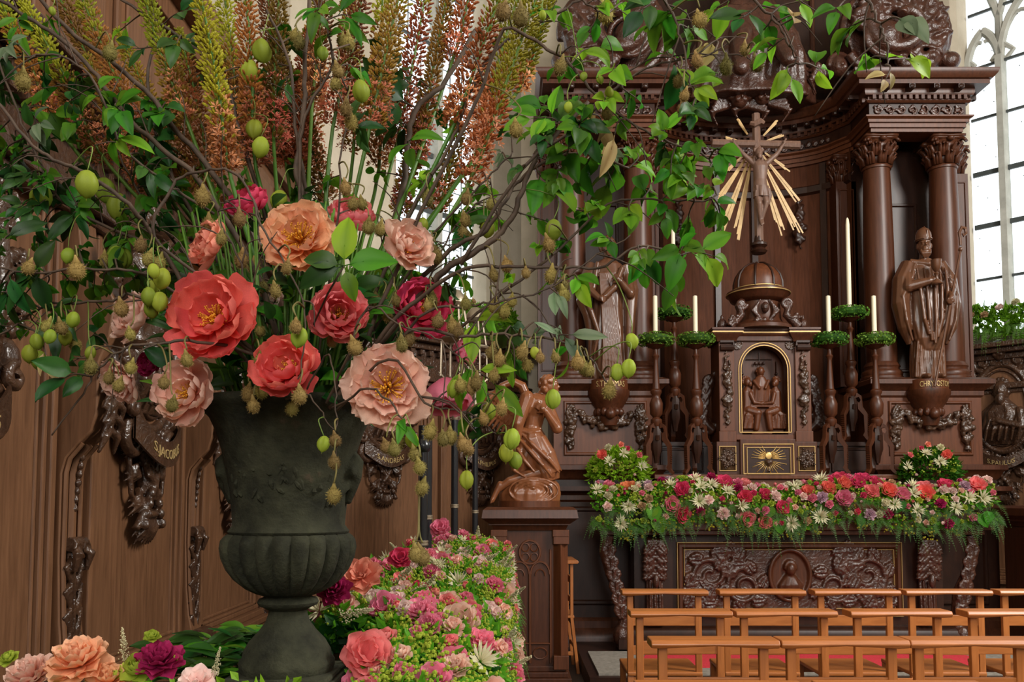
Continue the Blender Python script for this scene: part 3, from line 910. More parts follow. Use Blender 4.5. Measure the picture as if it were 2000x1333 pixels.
# broken pediment: two great volutes, attic block, cherubs, seated draped figure
for sg in (-1, 1):
    c = MB(); x0, x1 = sorted((sg * 1.05, sg * 1.93)); c.bx(x0, x1, -.3, .6, 5.3, 5.42); c.bx(x0 + .04, x1 - .04, -.25, .6, 5.42, 5.46)
    obj('attic_block', c, M['walnut'], RT, smooth=False, bevel=.01)
    c = MB(); cx = sg * 1.36; cz = 6.1
    c.tube([(p[0] * 1.0, p[1], p[2]) for p in spiral(cx, cz, .47, 1.6, -pi / 2 if sg > 0 else -pi / 2, sg, -.15, 60, yk=.2)], [.085, .05], 10)
    rim = [(cx + sg * .0 + .5 * cos(a), -.12, cz + .46 * sin(a)) for a in [(-.5 * pi + sg * (-.25 + k / 30 * 1.5) * pi) if False else (-pi / 2 - .35 * pi + k / 30 * 1.9 * pi) for k in range(31)]]
    c.tube(rim, .05, 8)
    c.prism([(cx + .45 * cos(a), cz + .42 * sin(a)) for a in [2 * pi * i / 28 for i in range(28)]], -.1, .3)
    c.ball((cx - sg * .14, -.26, cz - .1), (.14, .1, .14), 14, 10)
    c.tube([(cx - sg * .14 + .19 * cos(a), -.24, cz - .1 + .19 * sin(a)) for a in [2 * pi * i / 24 for i in range(25)]], .03, 8)
    for k in range(9):
        a = -pi * .5 + k / 8 * pi * 1.3 if sg > 0 else -pi * .5 - k / 8 * pi * 1.3
        leafy(c, cx + .24 * cos(a), cz + .22 * sin(a), a + sg * .9, .26, .17, -.22, .06)
    c.ball((sg * 1.86, -.15, 5.8), (.1, .1, .09), 12, 8)
    carve('scroll_volute', c, M['walnut_carved'], RT, .014, 0, loc=(0, 0, -.23))
c = MB()
rn = random.Random(6)
c.loft([(5.5, 0, .1, .62, .3, .06, 9, 0), (5.8, 0, .12, .6, .28, .08, 8, 1), (6.2, 0, .15, .48, .25, .08, 7, 2), (6.6, 0, .2, .3, .2, .05, 6, 0), (6.9, 0, .2, .22, .16, .03, 5, 0)], 60)
for k in range(12):
    x = -.5 + k * .09
    c.tube([(x, -.15 + abs(x) * .2, 5.55), (x * .8 + .05, -.22 + abs(x) * .2, 5.9), (x * .5, -.1, 6.4)], [.035, .05, .02], 7)
c.cap((-.15, -.2, 6.05), (-.2, -.38, 5.62), .12, .08); c.cap((.18, -.2, 6.05), (.25, -.38, 5.7), .12, .08)
c.ball((0, .0, 7.0), (.12, .13, .15), 12, 9)
c.cap((-.25, 0, 6.7), (-.55, -.2, 6.5), .07, .05); c.cap((.25, 0, 6.7), (.5, -.25, 6.6), .07, .05)
carve('seated_figure', c, M['walnut_carved'], RT, .017, 0, loc=(0, 0, -.23))
for (x, z, s_) in ((-.12, 5.48, 1.0), (.1, 5.5, .9), (-.85, 5.85, 1.15), (.85, 5.8, 1.1)):
    c = MB()
    c.ball((x, .3 - .32, z + .02), (.085 * s_, .085 * s_, .1 * s_), 12, 9); c.ball((x, -.115, z), (.014, .016, .02), 6, 5)
    for e in (-1, 1):
        c.ball((x + e * .035, -.08, z - .015), (.028, .025, .028), 7, 5)
        for k in range(5): c.tube([(x + e * .07, .05, z - .02), (x + e * (.2 + .02 * k), .0, z + .05 - .04 * k), (x + e * (.32 - .03 * k), .05, z + .08 - .075 * k)], [.03, .032, .012], 6)
    for k in range(11):
        a = k / 10 * pi
        c.ball((x + .09 * s_ * cos(a), -.02, z + .03 + .095 * s_ * sin(a)), (.032, .045, .032), 6, 5)
    carve('cherub_head', c, M['walnut_carved'], RT, .011, 0, loc=(0, 0, -.23))
# gradine (shelves behind the altar for the candlesticks)
c = MB(); c.bx(-1.07, 1.07, -.62, -.08, 1.2, 1.56); c.bx(-1.09, 1.09, -.65, -.08, 1.56, 1.6)
obj('lower_shelf', c, M['walnut_mid'], RT, smooth=False, bevel=.006)
c = MB(); c.bx(-1.0, 1.0, -.3, .3, 1.6, 1.87); c.bx(-1.0, 1.0, -.33, .3, 1.87, 1.905)
for x in (-.78, .78): moulded_frame(c, x - .2, x + .2, 1.63, 1.85, -.3, .02, .015)
obj('upper_shelf', c, M['walnut_dark'], RT, smooth=False)

# ------------------------------------------------------------------ the altar table
AL = empty('altar_table', (XC, 7.15, 0.15), 0, 'dark walnut altar table with carved scroll front, under the long flower garland', 'altar')
c = MB(); c.bx(-1.66, 1.66, -.14, .24, .98, 1.05); c.bx(-1.6, 1.6, -.1, .24, .94, .98)
obj('table_top', c, M['walnut'], AL, smooth=False, bevel=.006)
c = MB(); c.bx(-1.3, 1.3, .02, .24, 0, .95)
obj('body', c, M['walnut_dark'], AL, smooth=False)
c = MB(); c.sweep([(0, 0), (.1, 0), (.1, .08), (.07, .1), (.05, .14), (.02, .17), (0, .18)], [(-1.35, .24), (-1.35, -.01), (1.35, -.01), (1.35, .24)]); c.bx(-1.35, 1.35, -.01, .24, 0, .18)
obj('plinth_moulding', c, M['walnut_dark'], AL, smooth=40)
c = MB(); moulded_frame(c, -.94, .94, .26, .87, .02, .05, .04)
obj('panel_frame', c, M['walnut'], AL, smooth=30)
c = MB(); moulded_frame(c, -.945, .945, .255, .875, .015, .008, .035); moulded_frame(c, -.885, .885, .315, .815, .015, .008, .02)
obj('gilt_bead', c, M['gilt_line'], AL, smooth=30)
c = MB()
for sg in (-1, 1):
    for (cx, cz, r, a0, e) in ((.66, .6, .17, -pi / 2, 1), (.38, .5, .16, pi / 2, -1), (.75, .42, .08, 0, 1), (.5, .74, .07, pi, -1)):
        c.tube([(sg * p[0], p[1], p[2]) for p in spiral(cx, cz, r, 1.6, a0, e, .0, 40)], [.022, .012], 7)
        for k in range(6):
            a = k / 6 * 2 * pi
            leafy(c, sg * (cx + r * .9 * cos(a)), cz + r * .9 * sin(a), (a if sg > 0 else pi - a) + 1.1, .1, .07, .0, .02)
    leafy(c, sg * .86, .36, pi * .5, .14, .08, .01, .02)
c.bx(-.88, .88, .01, .03, .31, .82)
carve('scroll_carving', c, M['walnut_carved'], AL, .007, 0)
c = MB()
c.tube([(.17 * cos(a), -.02, .6 + .21 * sin(a)) for a in [2 * pi * i / 32 for i in range(33)]], .018, 8, caps=False)
c.prism([(.165 * cos(a), .6 + .2 * sin(a)) for a in [2 * pi * i / 28 for i in range(28)]], -.01, .02)
c.ball((0, -.04, .65), (.042, .04, .055), 10, 8); c.loft([(.42, 0, -.01, .11, .04, .08, 7, 0), (.52, 0, -.02, .1, .05, .06, 7, 1), (.59, 0, -.01, .05, .04, 0, 5, 0), (.62, 0, -.02, .025, .03, 0, 5, 0)], 24)
for k in range(9):
    a = k / 8 * pi
    c.ball((.045 * cos(a), -.03, .66 + .055 * sin(a)), (.016, .02, .016), 6, 5)
carve('portrait_roundel', c, M['walnut'], AL, .007, 1)
for sg in (-1, 1):      # carved consoles and outer scroll supports
    c = MB(); x = sg * 1.14
    c.prism([(-.02, .18), (-.05, .18), (-.06, .3), (-.04, .55), (-.06, .66), (-.1, .78), (-.11, .9), (-.02, .93)], x - .07, x + .07, 'yz')
    for k in range(3): c.tube([(x + (k - 1) * .04, -.07, .2), (x + (k - 1) * .04, -.055, .55)], .012, 6)
    for k in range(4):
        for e in (-1, 1): leafy(c, x + e * .02, .86 - .07 * k, -pi / 2 + e * .7, .1, .06, -.1 + .012 * k, .022)
    c.ball((x, -.12, .56), (.03, .03, .06), 8, 6)
    carve('acanthus_console', c, M['walnut_carved'], AL, .007, 0)
    c = MB(); x = sg * 1.42
    pts = [(x + sg * .1, 0, .94), (x + sg * .13, 0, .8), (x + sg * .08, 0, .62), (x - sg * .0, 0, .45), (x - sg * .03, 0, .25), (x, 0, .05)]
    c.tube(pts, [.06, .05, .05, .055, .045, .06], 8)
    c.ball((x, -.02, .1), (.07, .08, .09), 10, 8)
    for k in range(6): leafy(c, x + sg * (.1 - .02 * k), .85 - .1 * k, -pi / 2, .1, .08, -.04, .02)
    carve('scroll_leg', c, M['walnut_carved'], AL, .008, 0)
# the altar step, its pale covering and the red carpet
c = MB(); c.bx(.55, 4.25, 6.05, 7.62, 0, .13)
struct('trim_4', c, M['walnut_dark'], smooth=False)
c = MB(); c.bx(.62, 4.2, 6.12, 7.0, .13, .145)
o = struct('altar_step_mat', c, M['platform'], smooth=False); tag(o, 'pale grey mat covering the altar step around the red carpet', 'mat'); del o['kind']
c = MB(); c.prism([(.93, 6.32), (3.72, 6.32), (3.55, 6.95), (1.1, 6.95)], .145, .153, 'xy')
tag(obj('carpet', c, M['carpet'], smooth=False), 'red carpet lying on the altar step behind the chairs', 'carpet')

# ------------------------------------------------------------------ tabernacle
TB = empty('tabernacle', (2.235, 7.58, 1.6), 0, 'carved domed wooden tabernacle with gilt beading and supper scene in its arch', 'tabernacle')
c = MB(); c.bx(-.49, .49, -.2, .2, 0, .31); c.bx(-.27, .27, -.24, .2, 0, .33)
obj('base', c, M['walnut'], TB, smooth=False, bevel=.005)
for x0, x1, y in ((-.47, -.3, -.2), (.3, .47, -.2)):
    c = MB(); moulded_frame(c, x0, x1, .03, .27, y, .012, .012)
    q = obj('side_panel', c, M['gilt_line'], TB, smooth=False)
    c = MB(); c.bx(x0 + .01, x1 - .01, y - .004, y, .04, .26)
    xm = (x0 + x1) / 2
    for k in range(10):
        a = k * pi / 5
        leafy(c, xm + .012 * cos(a), .15 + .02 * sin(a), a, .075 if k % 2 else .055, .03, y - .012, .01)
    c.ball((xm, y - .02, .15), .02, 8, 6)
    put('rosette', c.mesh('rosette'), M['oak_dark'], q)
c = MB(); moulded_frame(c, -.25, .25, .0, .29, -.24, .014, .014); moulded_frame(c, -.215, .215, .0, .255, -.24, .01, .02)
dr = obj('door', c, M['gilt_line'], TB, smooth=False)
c = MB(); c.bx(-.21, .21, -.245, -.24, .0, .25)
put('door_panel', c.mesh('door_panel', False), M['walnut_dark'], dr)
c = MB()
for k in range(30):
    a = -.05 + k / 29 * (pi + .1); L = (.1 if k % 2 else .17) if abs(cos(a)) > .35 else (.06 if k % 2 else .085)
    c.tube([(.035 * cos(a), -.248, .15 + .035 * sin(a)), (L * cos(a), -.248, .15 + L * .75 * sin(a))], [.003, .004], 4)
for k in range(14):
    a = pi + .25 + k / 13 * (pi - .5); L = .13 + .05 * (k % 2)
    c.tube([(.04 * cos(a), -.248, .13 + .03 * sin(a)), (L * cos(a), -.248, max(.01, .13 + L * .8 * sin(a)))], [.003, .004], 4)
c.lathe([(.032, -.003), (.032, .003)], 20, (0, 0, 0)) if False else c.ball((0, -.25, .175), (.033, .006, .033), 16, 8)
put('gilt_rays', c.mesh('gilt_rays'), M['gilt'], dr)
c = MB(); c.lathe([(.02, .03), (.012, .04), (.006, .06), (.01, .08), (.035, .1), (.04, .135)], 16, (0, -.25, 0))
put('chalice_relief', c.mesh('chalice_relief'), M['oak_dark'], dr)
c = MB()
for sg in (-1, 1): c.bx(sg * .29, sg * .46, -.19, .18, .31, .41)
c.bx(-.29, .29, -.16, .18, .33, .38)
obj('plinth_course', c, M['walnut_mid'], TB, smooth=False, bevel=.004)
# body with an arched niche
AW = .225; AZ = 1.0
c = MB()
poly = [(-.3, .38), (-AW, .38)] + [(-AW * cos(t), AZ + AW * sin(t)) for t in [pi * i / 18 for i in range(19)]] + [(AW, .38), (.3, .38), (.3, 1.27), (-.3, 1.27)]
c.prism(poly, -.16, -.06)
c.bx(-.3, .3, .02, .1, .38, 1.27)
obj('arched_front', c, M['walnut'], TB, smooth=False)
c = MB()
for r_, y in ((AW + .004, -.163), (AW + .028, -.165)):
    c.tube([(-r_, y, .4)] + [(-r_ * cos(t), y, AZ + r_ * sin(t)) for t in [pi * i / 18 for i in range(19)]] + [(r_, y, .4)], .006, 6)
c.tube([(-AW - .03, -.165, .4), (AW + .03, -.165, .4)], .006, 6)
obj('gilt_arch_bead', c, M['gilt_line'], TB)
for sg in (-1, 1):
    c = MB(); c.bx(sg * .3, sg * .45, -.18, .15, .41, 1.27)
    obj('corner_pilaster', c, M['walnut_mid'], TB, smooth=False, bevel=.004)
    c = MB(); swag(c, [(sg * .375, -.19, 1.15), (sg * .375, -.19, .8), (sg * .375, -.19, .45)], .036, 11, n=110)
    carve('fruit_drop', c, M['oak_dark'], TB, .0065, 0)
    c = MB(); c.tube([(sg * .31, -.2, 1.2), (sg * .44, -.2, 1.2)], .03, 8); c.tube([(sg * .31, -.19, 1.22), (sg * .31, -.19, 1.26), (sg * .44, -.19, 1.26)], .02, 6)
    obj('small_capital', c, M['walnut_dark'], TB)
    c = MB()
    for k in range(5): leafy(c, sg * .25, 1.2, pi / 2 + sg * (.5 - .4 * k), .06, .03, -.165, .008)
    obj('spandrel_leaf', c, M['oak_dark'], TB)
    # scrolled side brackets
    c = MB()
    c.tube([(sg * .45, 0, 1.0), (sg * .5, 0, .85), (sg * .58, 0, .65), (sg * .56, 0, .5), (sg * .47, 0, .42)], [.03, .04, .05, .05, .05], 8)
    c.tube([(p[0], 0, p[2]) for p in spiral(sg * .55, .5, .11, 1.4, 0, sg)], [.035, .02], 7)
    for k in range(5): leafy(c, sg * (.5 + .02 * k), .95 - .1 * k, -pi / 2 + sg * .5, .12, .07, -.03, .025)
    carve('scroll_bracket', c, M['walnut_dark'], TB, .009, 1)
c = MB()
pth = [(-.46, .18), (-.46, -.19), (-.29, -.19), (-.29, -.15), (.29, -.15), (.29, -.19), (.46, -.19), (.46, .18)]
c.sweep([(-.05, 1.26), (.01, 1.26), (.02, 1.29), (.05, 1.32), (.06, 1.335), (.06, 1.36), (.07, 1.365), (.07, 1.385), (-.3, 1.385)], pth); c.bx(-.46, .46, -.19, .18, 1.27, 1.38)
obj('cornice', c, M['walnut'], TB, smooth=40)
c = MB(); c.sweep([(.055, 1.338), (.067, 1.338), (.067, 1.35), (.055, 1.35)], pth)
obj('gilt_cornice_bead', c, M['gilt_line'], TB, smooth=False)
# attic stage with consoles, then the dome
c = MB(); c.lathe([(.34, 1.385), (.33, 1.42), (.24, 1.46), (.22, 1.5), (.21, 1.66), (.23, 1.68)], 32)
obj('attic_drum', c, M['walnut'], TB)
c = MB()
for sg in (-1, 1):
    c.tube([(sg * .2, -.16, 1.66), (sg * .25, -.18, 1.6), (sg * .22, -.18, 1.52), (sg * .3, -.19, 1.44), (sg * .34, -.19, 1.4)], [.035, .04, .04, .045, .05], 8)
    c.tube([(p[0], -.19, p[2]) for p in spiral(sg * .22, 1.62, .055, 1.2, 0, sg)], .022, 6)
    c.ball((sg * .4, -.13, 1.43), (.05, .05, .06), 9, 7); c.ball((sg * .4, -.13, 1.5), (.02, .02, .03), 7, 5)
    for k in range(9):
        rn = random.Random(k + (9 if sg > 0 else 0)); c.ball((sg * (.26 + .1 * rn.random()), -.2 - .02 * rn.random(), 1.42 + .1 * rn.random()), .022, 7, 5)
    for k in range(6): c.tube([(sg * .03, -.22, 1.44), (sg * (.07 + .012 * k), -.235, 1.5 + .01 * k), (sg * (.09 - .01 * k), -.22, 1.56 + .02 * k)], [.02, .018, .008], 6)
c.ball((0, -.23, 1.58), (.04, .045, .055), 9, 7)
for k in range(12):
    rn = random.Random(k + 40); c.ball((rn.uniform(-.1, .1), -.23, 1.42 + rn.uniform(0, .05)), .025, 7, 5)
carve('attic_carving', c, M['walnut_carved'], TB, .007, 0)
c = MB(); c.lathe([(.22, 1.66), (.25, 1.68), (.27, 1.69), (.29, 1.73), (.31, 1.745), (.31, 1.77), (.24, 1.785), (.235, 1.8), (.24, 1.81)], 36)
obj('dome_cornice', c, M['walnut'], TB, smooth=40)
c = MB()
c.tube([(.312 * cos(a), .312 * sin(a), 1.75) for a in [2 * pi * i / 36 for i in range(37)]], .006, 6, caps=False); c.tube([(.243 * cos(a), .243 * sin(a), 1.8) for a in [2 * pi * i / 36 for i in range(37)]], .006, 6, caps=False)
obj('gilt_dome_bead', c, M['gilt_line'], TB)
c = MB(); c.lathe([(.235, 1.8), (.232, 1.87), (.21, 1.94), (.165, 2.0), (.1, 2.04), (.05, 2.055)], 36)
obj('dome', c, M['walnut_mid'], TB)
c = MB()
for k in range(8):
    a = pi / 8 + k * pi / 4
    c.tube([(r * cos(a), r * sin(a), z) for r, z in ((.24, 1.8), (.237, 1.87), (.215, 1.94), (.17, 2.0), (.1, 2.045), (.04, 2.06))], .012, 6)
obj('dome_rib', c, M['walnut_dark'], TB)
# relief of three seated figures at a table
c = MB()
def seated(x, face, z=.42, s=1.0):
    c.ball((x, -.06, z + .47 * s), (.035, .035, .045), 10, 8)
    for k in range(8): c.ball((x - face * .012 + .036 * cos(k * pi / 5), -.055, z + .485 * s + .036 * sin(k * pi / 5)), .015, 6, 5)
    c.ball((x + face * .022, -.085, z + .45 * s), (.02, .018, .028), 7, 5)
    c.loft([(z + .02, x - face * .01, -.05, .085, .05, .09, 9, x * 9), (z + .12 * s, x, -.05, .08, .055, .08, 8, 1), (z + .24 * s, x, -.05, .06, .045, .06, 7, 2), (z + .38 * s, x, -.05, .055, .04, .05, 6, 0), (z + .43 * s, x, -.05, .02, .02, 0, 5, 0)], 30)
    c.cap((x, -.07, z + .2 * s), (x + face * .09, -.1, z + .17 * s), .045, .04); c.cap((x + face * .09, -.1, z + .17 * s), (x + face * .07, -.1, z + .02), .036, .028)
    c.cap((x + face * .02, -.08, z + .36 * s), (x + face * .05, -.11, z + .27 * s), .022, .018, 7); c.cap((x + face * .05, -.11, z + .27 * s), (x + face * .13, -.1, z + .26 * s), .018, .011, 7)
    for k in range(4): c.tube([(x - face * .05 + .025 * k, -.09, z + .02), (x - face * .03 + .02 * k, -.1, z + .15), (x + face * .05, -.09, z + .22)], [.01, .012, .006], 5)
seated(-.14, 1); seated(.14, -1)
c.ball((0, -.04, 1.0), (.033, .033, .043), 10, 8)
for k in range(8): c.ball((.036 * cos(k * pi / 4), -.03, 1.0 + .036 * sin(k * pi / 4)), .014, 6, 5)
c.loft([(.7, 0, -.03, .1, .04, .06, 8, 0), (.85, 0, -.04, .09, .045, .06, 7, 1), (.94, 0, -.03, .05, .03, 0, 5, 0), (.96, 0, -.03, .02, .02, 0, 5, 0)], 30)
c.cap((-.07, -.05, .9), (-.03, -.09, .83), .02, .014, 7); c.cap((.07, -.05, .9), (.03, -.09, .83), .02, .014, 7)
c.box((0, -.05, .66), (.24, .1, .03)); c.box((0, -.03, .52), (.2, .05, .26)); c.ball((0, -.08, .69), (.04, .03, .012), 8, 5)
c.bx(-.22, .22, -.05, .02, .4, .43)
carve('supper_relief', c, M['walnut_mid'], TB, .0048, 1)
c = MB()
c.tube([(0, .0, 1.19), (0, 0, 1.1)], .004, 5)
for k in range(3): c.ball((-.04 + .04 * k, -.01, 1.08), .016, 7, 5)
for x in (-.17, .17): c.tube([(x, .01, .9), (x, .01, 1.1)], .006, 5); c.ball((x, 0, .98), .014, 6, 5)
c.tube([(-.13, .01, 1.12), (.13, .01, 1.12)], .005, 5); c.bx(-.2, .2, .005, .02, .75, .76)
obj('hanging_lamp_relief', c, M['walnut_dark'], TB)

TB.scale = (.9, .93, .935)
# ------------------------------------------------------------------ crucifix with its gilded rays
D = 7.5
CRX = empty('crucifix', (W(1482, 492, D).x, D, W(1482, 492, D).z - .02), 0, 'wooden crucifix with gilded ray bundles standing on the tabernacle dome', 'crucifix')
def cp(px, py, y=0): return Vector(((px - 1482) * D / F, y, (492 - py) * D / F + .02))
c = MB(); c.lathe([(.06, 0), (.075, .02), (.05, .05), (.075, .07), (.075, .09), (.04, .11), (.035, .16)], 18)
obj('foot_knob', c, M['walnut_dark'], CRX, smooth=40)
c = MB(); c.tube([cp(1483, 480), cp(1482, 350), cp(1481, 212)], [.04, .038, .036], 7)
obj('upright', c, M['cross'], CRX)
c = MB(); c.tube([cp(1392, 271, .0), cp(1482, 273, 0), cp(1567, 276, 0)], [.036, .034, .04], 8)
obj('crossbar', c, M['cross'], CRX)
c = MB(); v = cp(1480, 235, -.045)
c.tube([v + Vector((-.06, 0, .0)), v + Vector((-.03, -.01, -.015)), v + Vector((.03, -.01, .015)), v + Vector((.062, 0, 0))], [.02, .028, .028, .02], 7)
obj('title_scroll', c, M['cross'], CRX)
c = MB()
def P(px, py, y=-.06): return cp(px, py, y)
c.ball(P(1479, 301, -.1), (.034, .038, .045), 12, 9); c.ball(P(1479, 309, -.13), (.02, .016, .028), 8, 6)
for k in range(9):
    a = k / 9 * 2 * pi; c.ball(P(1479, 297, -.095) + Vector((.038 * cos(a), 0, .02 * sin(a) + .012)), .014, 6, 5)
c.ball(P(1479, 301, -.139), (.005, .006, .01), 6, 4)
for e in (-1, 1): c.ball(P(1479 + e * 8, 312, -.08), (.014, .016, .035), 6, 5)
c.cap(P(1480, 312), P(1480, 325), .022, .03)
c.loft([(z, x, -.065, rx, ry, 0, 5, 0) for z, x, rx, ry in [((492 - py) * D / F + .02, (px - 1482) * D / F, a * D / F, b_ * D / F) for py, px, a, b_ in ((376, 1484, 13, 10), (366, 1483, 14, 11), (352, 1484, 11.5, 9), (338, 1484, 13, 10), (326, 1484, 15, 11), (317, 1483, 14, 8), (313, 1482, 6, 5))]], 24)
for (s, e, h, f) in (((1470, 318), (1450, 299), (1433, 275), -1), ((1497, 318), (1517, 300), (1534, 275), 1)):
    c.cap(P(*s), P(*e), .026, .021); c.cap(P(*e), P(*h, -.05), .02, .012)
    hv = P(*h, -.05); c.ball(hv, (.014, .01, .018), 8, 6)
    for k in range(4): c.cap(hv + Vector((f * .002, 0, .012)), hv + Vector((f * (.004 + .008 * (k - 1)), -.015, .028 + (.004 if k in (1, 2) else 0))), .0045, .0035, 6)
    c.cap(hv, hv + Vector((-f * .016, -.012, .014)), .005, .004, 6)
for (h, k_, a_) in (((1477, 374), (1478, 402), (1482, 434)), ((1490, 374), (1492, 400), (1485, 432))):
    c.cap(P(*h, -.06), P(*k_, -.1), .036, .026); c.cap(P(*k_, -.1), P(*a_, -.065), .027, .015); c.cap(P(*a_, -.065), P(a_[0], a_[1] + 11, -.1), .015, .011)
carve('figure', c, M['cross'], CRX, .0048, 1)
c = MB()
for py, am in ((372, .05), (382, .08)): pass
c.loft([((492 - 388) * D / F + .02, (1484 - 1482) * D / F, -.07, .068, .055, .12, 7, 0), ((492 - 376) * D / F + .02, .01, -.07, .068, .055, .1, 8, 1), ((492 - 366) * D / F + .02, .008, -.068, .066, .052, .06, 6, 2)], 32)
c.tube([P(1498, 372, -.08), P(1500, 385, -.09), P(1499, 402, -.07)], [.02, .022, .008], 6)
obj('loincloth', c, M['cross'], CRX)
ends = [(-145, -230), (-118, -170), (195, -210), (250, -90), (-235, -60), (285, 220), (340, 455), (365, 770), (215, 755), (-165, 760), (-290, 740), (-325, 490), (-245, 230)]
rn = random.Random(12)
for i, (ex, ey) in enumerate(ends):
    if i == 1: continue
    L = sqrt(ex * ex + ey * ey) / 3.92; a = atan2(-ey, ex)
    n = 6 if L > 120 else 5
    c = MB()
    for k in range(n):
        aa = a + (k - (n - 1) / 2) * .015
        ll = L * rn.uniform(.78, 1.0)
        r0 = 26
        d = Vector((cos(aa), 0, sin(aa)))
        o = cp(1480, 272, .035 + .003 * (k % 3))
        w = d.cross(Vector((0, 1, 0)))
        p0_ = o + d * (r0 * D / F); p1_ = o + d * (ll * D / F)
        h = .0035; g = .0068
        c.add([p0_ - w * h, p0_ + w * h, p1_ + w * g, p1_ - w * g, p0_ - w * h + Vector((0, .006, 0)), p0_ + w * h + Vector((0, .006, 0)), p1_ + w * g + Vector((0, .006, 0)), p1_ - w * g + Vector((0, .006, 0))],
              [(0, 1, 2, 3), (7, 6, 5, 4), (0, 4, 5, 1), (2, 6, 7, 3), (1, 5, 6, 2), (0, 3, 7, 4)])
    obj('ray_bundle', c, M['rays'], CRX, smooth=False)

# ------------------------------------------------------------------ candlesticks, candles, box wreaths
def candlestick(h):
    rt = empty('candlestick', (0, 0, 0), 0, 'x', 'candlestick', 'tall carved wooden altar candlesticks')
    s = h / 1.15
    c = MB(); c.lathe([(.03, .42 * s), (.05, .45 * s), (.05, .48 * s), (.03, .5 * s), (.055, .53 * s), (.06, .62 * s), (.045, .66 * s), (.035, .68 * s), (.04, .7 * s), (.05, .72 * s), (.05, .735 * s), (.034, .75 * s), (.018, 1.0 * s), (.022, 1.02 * s), (.032, 1.04 * s), (.02, 1.06 * s), (.018, 1.1 * s), (.06, 1.12 * s), (.085, 1.135 * s), (.09, h), (.02, h + .005)], 18)
    obj('turned_stem', c, M['walnut'], rt, smooth=40)
    c = MB(); c.lathe([(.02, .1 * s), (.03, .16 * s), (.05, .22 * s), (.05, .36 * s), (.035, .42 * s)], 8); c.ball((0, 0, .22 * s), (.03, .03, .04), 8, 6); c.tube([(0, -.05, .3 * s), (0, -.06, .34 * s)], .02, 8)
    obj('base_block', c, M['walnut_dark'], rt)
    for k in range(3):
        a = -pi / 2 + k * 2 * pi / 3 + pi / 3
        c = MB()
        pr = [(.03, .4), (.07, .41), (.085, .38), (.07, .355), (.055, .37), (.06, .3), (.11, .24), (.115, .09), (.1, .06), (.13, .02), (.16, .0), (.165, .02), (.14, .05), (.14, .09), (.145, .25), (.1, .32), (.09, .42), (.05, .45)]
        pr = [(x * .93, z * s) for x, z in pr]
        c.prism(pr, -.02, .02)
        for j in range(9): c.ball((.132, 0, (.1 + .018 * j) * s), (.008, .025, .006), 6, 4)
        put('scroll_leg', c.mesh('scroll_leg', 30), M['walnut'], rt, (0, 0, 0), (0, 0, a))
    return rt
def box_wreath():
    rn = random.Random(3); c = MB()
    for k in range(520):
        a = rn.uniform(0, 2 * pi); b_ = rn.uniform(0, 2 * pi)
        r = .105 + .05 * cos(b_); z = .035 + .038 * sin(b_)
        p = Vector((r * cos(a), r * sin(a), z)); n = Vector((cos(b_) * cos(a), cos(b_) * sin(a), sin(b_)))
        t = n.cross(Vector((rn.uniform(-1, 1), rn.uniform(-1, 1), rn.uniform(-1, 1)))).normalized(); u = n.cross(t)
        e = p + n * .012 + t * .02; w = .009
        c.add([p, p + t * .01 + u * w + n * .01, e, p + t * .01 - u * w + n * .01], [(0, 1, 2), (0, 2, 3)], [0.2, .6, 1, .6])
    c.tube([(.105 * cos(a), .105 * sin(a), .035) for a in [2 * pi * i / 24 for i in range(25)]], .035, 8, t=0)
    return c.mesh('box_wreath', False)
WRM = box_wreath()
M['box'] = organic('box_leaves', (.03, .09, .01), (.14, .28, .03), .2, .5, .1, 0, .2)
cs_a = [(1283, 7.42, 'leftmost front altar candlestick'), (1362, 7.42, 'front altar candlestick just left of the tabernacle'), (1625, 7.42, 'front altar candlestick just right of the tabernacle'), (1715, 7.42, 'rightmost front altar candlestick')]
cs_b = [(1320, 7.72, 'tall rear candlestick left of the tabernacle'), (1667, 7.72, 'tall rear candlestick right of the tabernacle')]
proto = {}
for lst, zb, h, key, ch in ((cs_a, 1.6, 1.16, 'a', .43), (cs_b, 1.905, 1.16, 'b', .93)):
    for i, (px, d, lb) in enumerate(lst):
        x = (px - 1000) * d / F
        q = proto['a'] if (key, i) == ('a', 0) and 'a' in proto else None
        if 'a' not in proto: proto['a'] = candlestick(1.16); q = proto['a']
        elif q is None: q = dup(proto['a'])
        q['label'] = lb + ', carved wood with scrolled feet'; q.location = (x, d, zb); q.rotation_euler = (0, 0, 0)
        w = put('box_wreath', WRM, M['box'], None, (x, d, zb + h), (0, 0, i * 1.3), (1.05, 1.05, 1.1))
        tag(w, 'round green box wreath on the ' + lb, 'wreath', 'box leaf wreaths on the altar candlesticks')
        tall = ch > .6
        c = MB(); c.lathe([(.021, 0), (.0205, ch * .5), (.018 if tall else .02, ch * .93), (.012 if tall else .019, ch * .985), (.004, ch)], 16)
        cd = obj('candle', c, M['candle'], None, loc=(x, d, zb + h + .006))
        c = MB(); c.tube([(0, 0, ch), (.002, 0, ch + .012)], .0018, 5); put('wick', c.mesh('wick'), M['black'], cd)
        tag(cd, ('tall tapering' if tall else 'short straight') + ' cream candle in the ' + lb, 'candle', 'cream altar candles')

